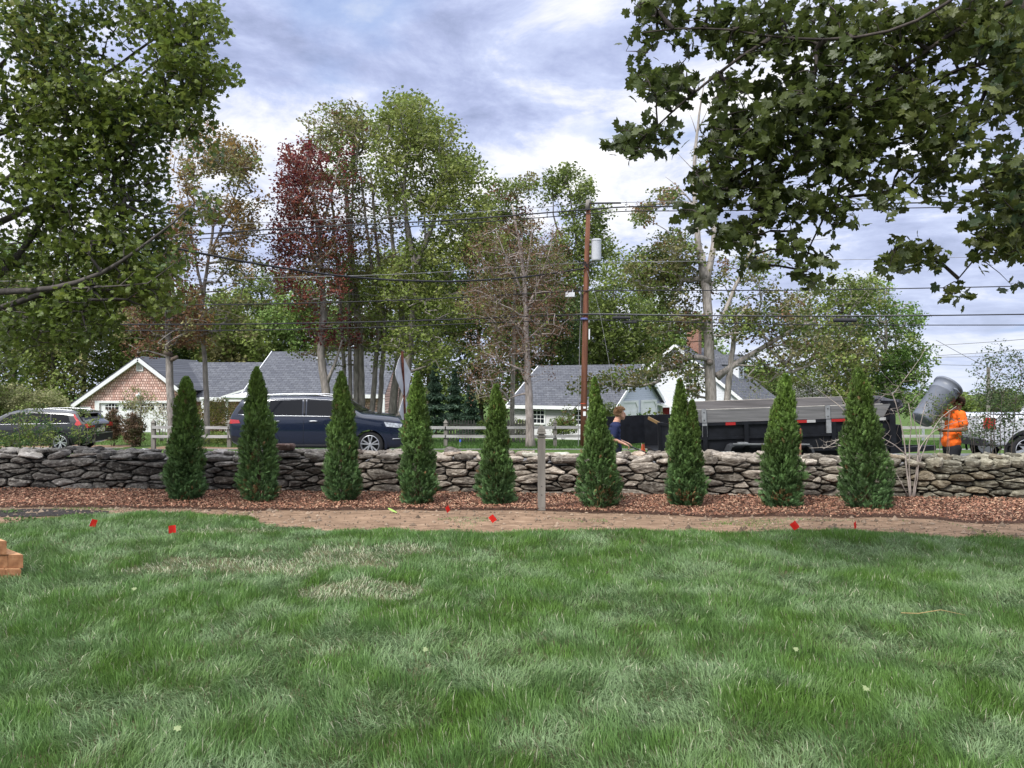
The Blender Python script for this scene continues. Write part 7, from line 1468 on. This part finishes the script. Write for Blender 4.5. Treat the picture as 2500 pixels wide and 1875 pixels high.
# ---------------------------------------------------------------- people
def blob(balls, voxel, name, m, parent, color=(.5, .5, .5), smooth_it=4, loc=None):
    """balls: (centre, (rx,ry,rz) or r) fused into one continuous surface"""
    bm = bmesh.new()
    for c, r in balls:
        r = (r, r, r) if isinstance(r, (int, float)) else r; bmesh.ops.create_icosphere(bm, subdivisions=2, radius=1, matrix=Matrix.Translation(c) @ Matrix.Diagonal((*r, 1)))
    me = bpy.data.meshes.new(name); bm.to_mesh(me); bm.free(); o = bpy.data.objects.new(name, me); col.objects.link(o)
    r = o.modifiers.new('r', 'REMESH'); r.mode = 'VOXEL'; r.voxel_size = voxel; s = o.modifiers.new('s', 'SMOOTH'); s.iterations = smooth_it; s.factor = .5
    dg = bpy.context.evaluated_depsgraph_get(); m2 = bpy.data.meshes.new_from_object(o.evaluated_get(dg)); o.modifiers.clear(); o.data = m2
    for p in m2.polygons: p.use_smooth = True
    at = m2.attributes.new('Col', 'FLOAT_COLOR', 'FACE'); at.data.foreach_set('color', np.tile(np.array([*color, 1.0], np.float32), len(m2.polygons)))
    m2.materials.clear(); m2.materials.append(m); o.parent = parent; return o
def cap(a, b, ra, rb, n=None):
    a = np.array(a, float); b = np.array(b, float); L_ = np.linalg.norm(b - a); n = n or max(3, int(L_ / (min(ra, rb) * .45))); return [(tuple(a + (b - a) * t), ra + (rb - ra) * t) for t in np.linspace(0, 1, n)]
def hand(wrist, dirn, palm_n, s=1.0, curl=.9):
    """five separate fingers, thumb off the side, curled round a handle"""
    w = np.array(wrist, float); d = np.array(dirn, float); d /= np.linalg.norm(d); n = np.array(palm_n, float); n -= n.dot(d) * d; n /= np.linalg.norm(n); sd = np.cross(d, n); B_ = cap(w, w + d * .045 * s, .021 * s, .022 * s)
    for k in (-1, 0, 1): B_ += cap(w + d * .03 * s + sd * k * .022 * s, w + d * .085 * s + sd * k * .026 * s, .015 * s, .0125 * s)
    for k, ln in ((-1.5, .85), (-.5, 1.0), (.5, 1.05), (1.5, .95)):
        p = w + d * .088 * s + sd * k * .0195 * s; dd = d.copy()
        for j, l in enumerate((.038, .026, .020)):
            a = curl * (j + .6) * .75; v = d * math.cos(a) + n * math.sin(a); q = p + v * l * ln * s; B_ += cap(p, q, .0088 * s, .0078 * s); p = q
    t0 = w + d * .025 * s + sd * .024 * s; t1 = t0 + (d * .6 + sd * .6 + n * .35) * .042 * s; t2 = t1 + (d * .75 + n * .6 - sd * .1) * .032 * s; B_ += cap(t0, t1, .0115 * s, .010 * s) + cap(t1, t2, .010 * s, .0085 * s); return B_
def head_balls(c, f, up=(0, 0, 1), s=1.0):
    """c: skull centre, f: facing"""
    c = np.array(c, float); f = np.array(f, float); f /= np.linalg.norm(f); u = np.array(up, float); u -= u.dot(f) * f; u /= np.linalg.norm(u); r = np.cross(f, u)
    P = lambda a, b, e: tuple(c + f * a * s + r * b * s + u * e * s)
    B_ = [(P(-.012, 0, .025), (.090 * s, .075 * s, .088 * s) if abs(f[0]) > .5 else (.075 * s, .09 * s, .088 * s)), (P(.018, 0, -.020), .070 * s), (P(.040, 0, -.065), .044 * s), (P(.062, 0, -.088), .024 * s), (P(.04, .03, -.045), .035 * s), (P(.04, -.03, -.045), .035 * s)]
    B_ += [(P(.083, 0, .010), .014 * s), (P(.098, 0, -.008), .0125 * s), (P(.106, 0, -.022), .013 * s), (P(.092, .010, -.026), .010 * s), (P(.092, -.010, -.026), .010 * s)]                  # nose
    B_ += [(P(.076, .028, .022), .017 * s), (P(.076, -.028, .022), .017 * s), (P(.082, 0, -.052), .016 * s), (P(.080, 0, -.066), .016 * s), (P(.074, .014, -.055), .014 * s), (P(.074, -.014, -.055), .014 * s)]   # brow, lips
    for k in (-1, 1): B_ += [(P(-.005, k * .076, -.005), .014 * s), (P(-.012, k * .082, .010), .014 * s), (P(-.010, k * .080, -.020), .010 * s)]   # ears
    return B_, P
def hair_tufts(parent, P, colr, n=900, up=.03, seed=0, back=True, lo=-.03):
    mb = MB(); r_ = np.random.default_rng(seed); pos = []; nr = []
    c = np.array(P(-.012, 0, .025)); 
    th = r_.uniform(0, 2 * np.pi, n * 2); ph = np.arccos(r_.uniform(-.35, 1, n * 2)); fx = np.sin(ph) * np.cos(th); fy = np.sin(ph) * np.sin(th); fz = np.cos(ph)
    k = (fz > .62 - .0 * fx) | ((fx < .25) & (fz > -.30)) ; fx, fy, fz = fx[k][:n], fy[k][:n], fz[k][:n]; f = np.array(P(1, 0, 0)) - np.array(P(0, 0, 0)); rr = np.array(P(0, 1, 0)) - np.array(P(0, 0, 0)); u = np.array(P(0, 0, 1)) - np.array(P(0, 0, 0))
    dirs = fx[:, None] * f + fy[:, None] * rr + fz[:, None] * u; base = c + dirs * np.array([.088, .088, .088]); ln = .02 + up * np.clip(fz, 0, 1) ** 1 + r_.uniform(0, .012, len(fx)); grow = dirs * .75 + (f * .55) * np.clip(fz, 0, 1)[:, None] - u * (np.clip(.35 - fz, 0, 1))[:, None] * .9 + r_.normal(0, .22, dirs.shape); grow /= np.linalg.norm(grow, axis=1)[:, None]
    sd = np.cross(grow, dirs + .01); sd /= np.linalg.norm(sd, axis=1)[:, None] + 1e-9; m = len(base); w = .004
    V = np.stack([base - sd * w, base + sd * w, base + grow * ln[:, None] + sd * .001, base + grow * ln[:, None] - sd * .001], 1); mb.v.append(V.reshape(-1, 3)); mb.n = 4 * m; mb.f = {4: [(np.arange(m)[:, None] * 4 + np.arange(4)[None], np.array(colr) * r_.uniform(.6, 1.35, (m, 1)), np.zeros(m, np.int32))]}
    return mb
def boy():
    d = 13.5; g = float(gz(1.9, d)); X = (1505 - CX) / F * d; Z = lambda y: EYE - (y - CY) / F * d - g; x = lambda px: (px - 1505) / F * d
    o = empty('person', (X, d, g)); tag(o, 'boy with short light brown hair in a navy t-shirt walking right behind the wall', 'person'); sk = (.50, .27, .19)
    hc = (x(1514), 0, Z(1011)); H, P = head_balls(hc, (1, 0, -.04), s=.93); nk = (x(1505), 0, Z(1032)); ch = (x(1500), 0, Z(1052)); hp = (x(1503), 0, Z(1096)); zh = hp[2] - .02
    skn = H + cap((x(1509), 0, Z(1020)), nk, .056, .066) + cap(nk, ch, .068, .08)
    near = -1; S1 = (x(1499), near * .175, Z(1042)); E1 = (x(1492), near * .215, Z(1070)); W1 = (x(1518), near * .20, Z(1081)); S2 = (x(1500), .175, Z(1042)); E2 = (x(1500), .21, Z(1072)); W2 = (x(1532), .19, Z(1083))
    for S_, E_, W_ in ((S1, E1, W1), (S2, E2, W2)):
        skn += cap(S_, E_, .047, .038) + cap(E_, W_, .038, .024) + hand(W_, (np.array(W_) - np.array(E_)) * np.array([1, .2, 1]), (0, 0, -1) if False else (.35, 0, -1), .95, 1.1)
    skn += [((x(1500), 0, Z(1060)), (.10, .14, .16)), ((x(1503), 0, Z(1084)), (.09, .13, .14)), ((hp[0], 0, zh), (.10, .15, .10))]
    Kn = ((hp[0] + .12, -.09, zh * .53), (hp[0] - .04, .09, zh * .52)); An = ((hp[0] + .10, -.09, .10), (hp[0] - .26, .09, .16))
    for k, a, yy in ((Kn[0], An[0], -.09), (Kn[1], An[1], .09)): skn += cap((hp[0], yy, zh), k, .075, .052) + cap(k, a, .052, .034)
    blob(skn, .0075, 'body', M['skin'], o, sk, 2)
    sh = [((x(1500), 0, Z(1052)), (.115, .175, .10)), ((x(1499), 0, Z(1062)), (.118, .165, .14)), ((x(1502), 0, Z(1078)), (.108, .150, .14)), ((x(1503), 0, Z(1090)), (.110, .155, .11)), ((x(1502), 0, Z(1039)), (.10, .165, .06)), ((x(1504), 0, Z(1034)), (.078, .11, .045))]
    for S_, E_ in ((S1, E1), (S2, E2)): m_ = tuple(np.array(S_) + (np.array(E_) - np.array(S_)) * .74); sh += cap(S_, m_, .066, .064)
    sh += cap((x(1501), -.15, Z(1043)), (x(1501), .15, Z(1043)), .062, .062)
    blob(sh, .009, 'shirt', M['cloth'], o, (.018, .024, .065), 5)
    pt = [((hp[0], 0, zh + .02), (.115, .165, .10))]
    for k, a, yy in ((Kn[0], An[0], -.09), (Kn[1], An[1], .09)): pt += cap((hp[0], yy, zh), k, .092, .070) + cap(k, tuple(np.array(a) + np.array([0, 0, .03])), .070, .058)
    blob(pt, .011, 'trousers', M['cloth'], o, (.016, .018, .03), 4)
    for a in An:
        c_ = np.array(a); blob([(tuple(c_ + np.array([0, 0, -.035])), (.05, .045, .045)), (tuple(c_ + np.array([.07, 0, -.055])), (.085, .047, .036)), (tuple(c_ + np.array([.13, 0, -.062])), (.05, .043, .030))], .009, 'shoe', M['cloth'], o, (.05, .05, .055), 3)
    cap_ = blob([(P(-.020, 0, .040), (.098, .088, .086)), (P(-.05, 0, .0), (.060, .078, .060)), (P(.020, 0, .085), (.07, .068, .034))], .008, 'hair', M['cloth'], o, (.16, .095, .05), 2)
    # trim the hair shell off the face: keep what lies behind or above the hairline
    bm = bmesh.new(); bm.from_mesh(cap_.data); cc = np.array(P(0, 0, 0)); dl = [v for v in bm.verts if (v.co.x - cc[0] > .022 and v.co.z - cc[2] < .062) or v.co.z - cc[2] < -.045 or (abs(v.co.y) > .068 and v.co.x - cc[0] > -.028 and v.co.z - cc[2] < .018)]; bmesh.ops.delete(bm, geom=dl, context='VERTS'); bm.to_mesh(cap_.data); bm.free()
    ht = hair_tufts(o, P, (.26, .165, .095), 2600, .022, 3); ht.build('hair_strands', M['cloth'], cap_)
    mb = MB()
    for k in (-1, 1):
        lathe(mb, [(0, 0), (.010, -.002)], T(*P(.086, k * .030, .004)) @ RY(R(90)), 8, (.02, .015, .012)); mb.box(tuple(np.array(P(.084, k * .030 - .014, .019))), tuple(np.array(P(.094, k * .030 + .014, .023))) if True else 0, (.16, .1, .06))
    mb.build('eyes', M['paint'], o)
    # the rake he holds
    hnd = np.array([X, d, g]) + np.array(W1) + np.array([.085, -.005, -.035]); a = hnd + np.array([-.28, 0, .11]); b_ = hnd + np.array([1.10, .1, -.44]) ; b_[2] = max(b_[2], g + .03); rk = empty('garden_tool', b_); tag(rk, 'dark handled garden tool in the hand of the boy', 'tool'); mb = MB(); mb.tube([hnd + np.array([-.10, 0, .04]), hnd, b_], .014, 8, (.03, .028, .03)); mb.build('handle', M['paint'], rk, smooth=True, loc=b_)
    mb = MB(); bar(mb, b_ + (0, -.2, 0), b_ + (0, .2, 0), .02, .03, (.05, .05, .05))
    for i in range(11): q = b_ + np.array([0, -.2 + i * .04, 0]); mb.tube([q, q + (.02, 0, -.07)], .004, 4, (.05, .05, .05))
    mb.build('head', M['steel'], rk, loc=b_)
boy()
def worker():
    d = 13.0; g = float(gz(7, d)); X = (2326 - CX) / F * d; Z = lambda y: EYE - (y - CY) / F * d - g; x = lambda px: (px - 2326) / F * d
    o = empty('person', (X, d, g)); tag(o, 'worker in a bright orange shirt hoisting a grey barrel on the shoulder', 'person'); sk = (.22, .11, .075)
    hc = (x(2342), .02, Z(984)); H, P = head_balls(hc, (-1, 0, -.1), s=.95); skn = H + cap((x(2341), .02, Z(994)), (x(2335), .02, Z(1006)), .056, .065); hip = (x(2324), 0, Z(1090))
    S1 = (x(2331), -.19, Z(1012)); E1 = (x(2334), -.26, Z(1046)); W1 = (x(2296), -.22, Z(1049)); S2 = (x(2324), .19, Z(1008)); E2 = (x(2306), .24, Z(1008)); W2 = (x(2300), .16, Z(992))
    for S_, E_, W_, pn in ((S1, E1, W1, (0, .6, .9)), (S2, E2, W2, (0, -1, .2))): skn += cap(S_, E_, .054, .044) + cap(E_, W_, .044, .029) + hand(W_, np.array(W_) - np.array(E_), pn, 1.0, .7)
    skn += [((x(2328), 0, Z(1030)), (.12, .16, .2)), ((x(2326), 0, Z(1065)), (.12, .15, .18)), ((hip[0], 0, hip[2] - .02), (.12, .16, .11))]; zh = hip[2] - .03
    Kn = ((hip[0] - .10, -.10, zh * .54), (hip[0] + .05, .10, zh * .52)); An = ((hip[0] - .06, -.10, .10), (hip[0] + .16, .10, .10))
    for k, a, yy in ((Kn[0], An[0], -.1), (Kn[1], An[1], .1)): skn += cap((hip[0], yy, zh), k, .082, .056) + cap(k, a, .056, .036)
    blob(skn, .008, 'body', M['skin'], o, sk, 2)
    sh = [((x(2331), 0, Z(1018)), (.13, .19, .11)), ((x(2329), 0, Z(1035)), (.135, .18, .16)), ((x(2325), 0, Z(1058)), (.140, .175, .16)), ((x(2322), 0, Z(1078)), (.150, .185, .14))] + cap((x(2331), -.16, Z(1011)), (x(2328), .16, Z(1010)), .075, .075)
    for S_, E_ in ((S1, E1), (S2, E2)): m_ = tuple(np.array(S_) + (np.array(E_) - np.array(S_)) * .6); sh += cap(S_, m_, .078, .074)
    blob(sh, .010, 'shirt', M['cloth'], o, (.90, .16, .025), 3)
    pt = [((hip[0], 0, zh + .01), (.13, .175, .10))]
    for k, a, yy in ((Kn[0], An[0], -.1), (Kn[1], An[1], .1)): pt += cap((hip[0], yy, zh), k, .10, .075) + cap(k, tuple(np.array(a) + np.array([0, 0, .03])), .075, .062)
    blob(pt, .011, 'trousers', M['cloth'], o, (.02, .021, .026), 4)
    for a in An:
        c_ = np.array(a); blob([(tuple(c_ + np.array([0, 0, -.03])), (.055, .05, .055)), (tuple(c_ + np.array([-.08, 0, -.055])), (.09, .05, .038))], .010, 'boot', M['cloth'], o, (.07, .045, .03), 3)
    blob([(P(-.018, 0, .046), (.102, .090, .080)), (P(-.055, 0, .0), (.058, .078, .07))], .008, 'hair', M['cloth'], o, (.035, .02, .014), 2)
    mb = MB()
    for k in (-1, 1): lathe(mb, [(0, 0), (.009, -.002)], T(*P(.086, k * .030, .004)) @ RY(R(90)), 8, (.02, .015, .012))
    mb.build('eyes', M['paint'], o)
    # barrel
    a = PX(2249, 1026, d - .18); b_ = PX(2316, 942, d - .02); ax = b_ - a; L_ = np.linalg.norm(ax); ax /= L_; rot = Vector(ax).to_track_quat('Z', 'Y').to_matrix().to_4x4(); Mx = Matrix.Translation(Vector(a)) @ rot; bo = empty('barrel', a); tag(bo, 'grey plastic barrel bin tilted on the shoulder of the worker', 'barrel')
    r0, r1 = .172, .225; t = .008; mb = MB(); lathe(mb, [(0, 0), (r0 * .93, 0), (r0, .02), (r0 + (r1 - r0) * .70, L_ * .74), (r1 * .985, L_ * .75), (r1 * .99, L_ * .775), (r1 * .955, L_ * .785), (r1 * .98, L_ * .95), (r1 * 1.06, L_ * .955), (r1 * 1.07, L_), (r1 * 1.0, L_), (r1 * .96, L_ * .9), (r0 * .95, .03), (0, .03)], Mx, 40); mb.build('shell', M['plastic'], bo, smooth=True, loc=a)
    bo.children[0].data.polygons.foreach_set('use_smooth', [True] * len(bo.children[0].data.polygons))
    mb = MB(); q = Mx @ Vector((0, -r1 * 1.02, L_ * .78)); 
    for sd in (-1, 1): mb.tube([xf(Mx, [[sd * r1 * .97, -.06, L_ * .86]])[0], xf(Mx, [[sd * (r1 + .05), -.05, L_ * .84]])[0], xf(Mx, [[sd * (r1 + .05), .05, L_ * .84]])[0], xf(Mx, [[sd * r1 * .97, .06, L_ * .86]])[0]], .014, 8)
    mb.build('handle', M['plastic'], bo, smooth=True, loc=a)
worker()
print('objects', len(bpy.data.objects), 'polys', sum(len(o.data.polygons) for o in bpy.data.objects if o.type == 'MESH'))
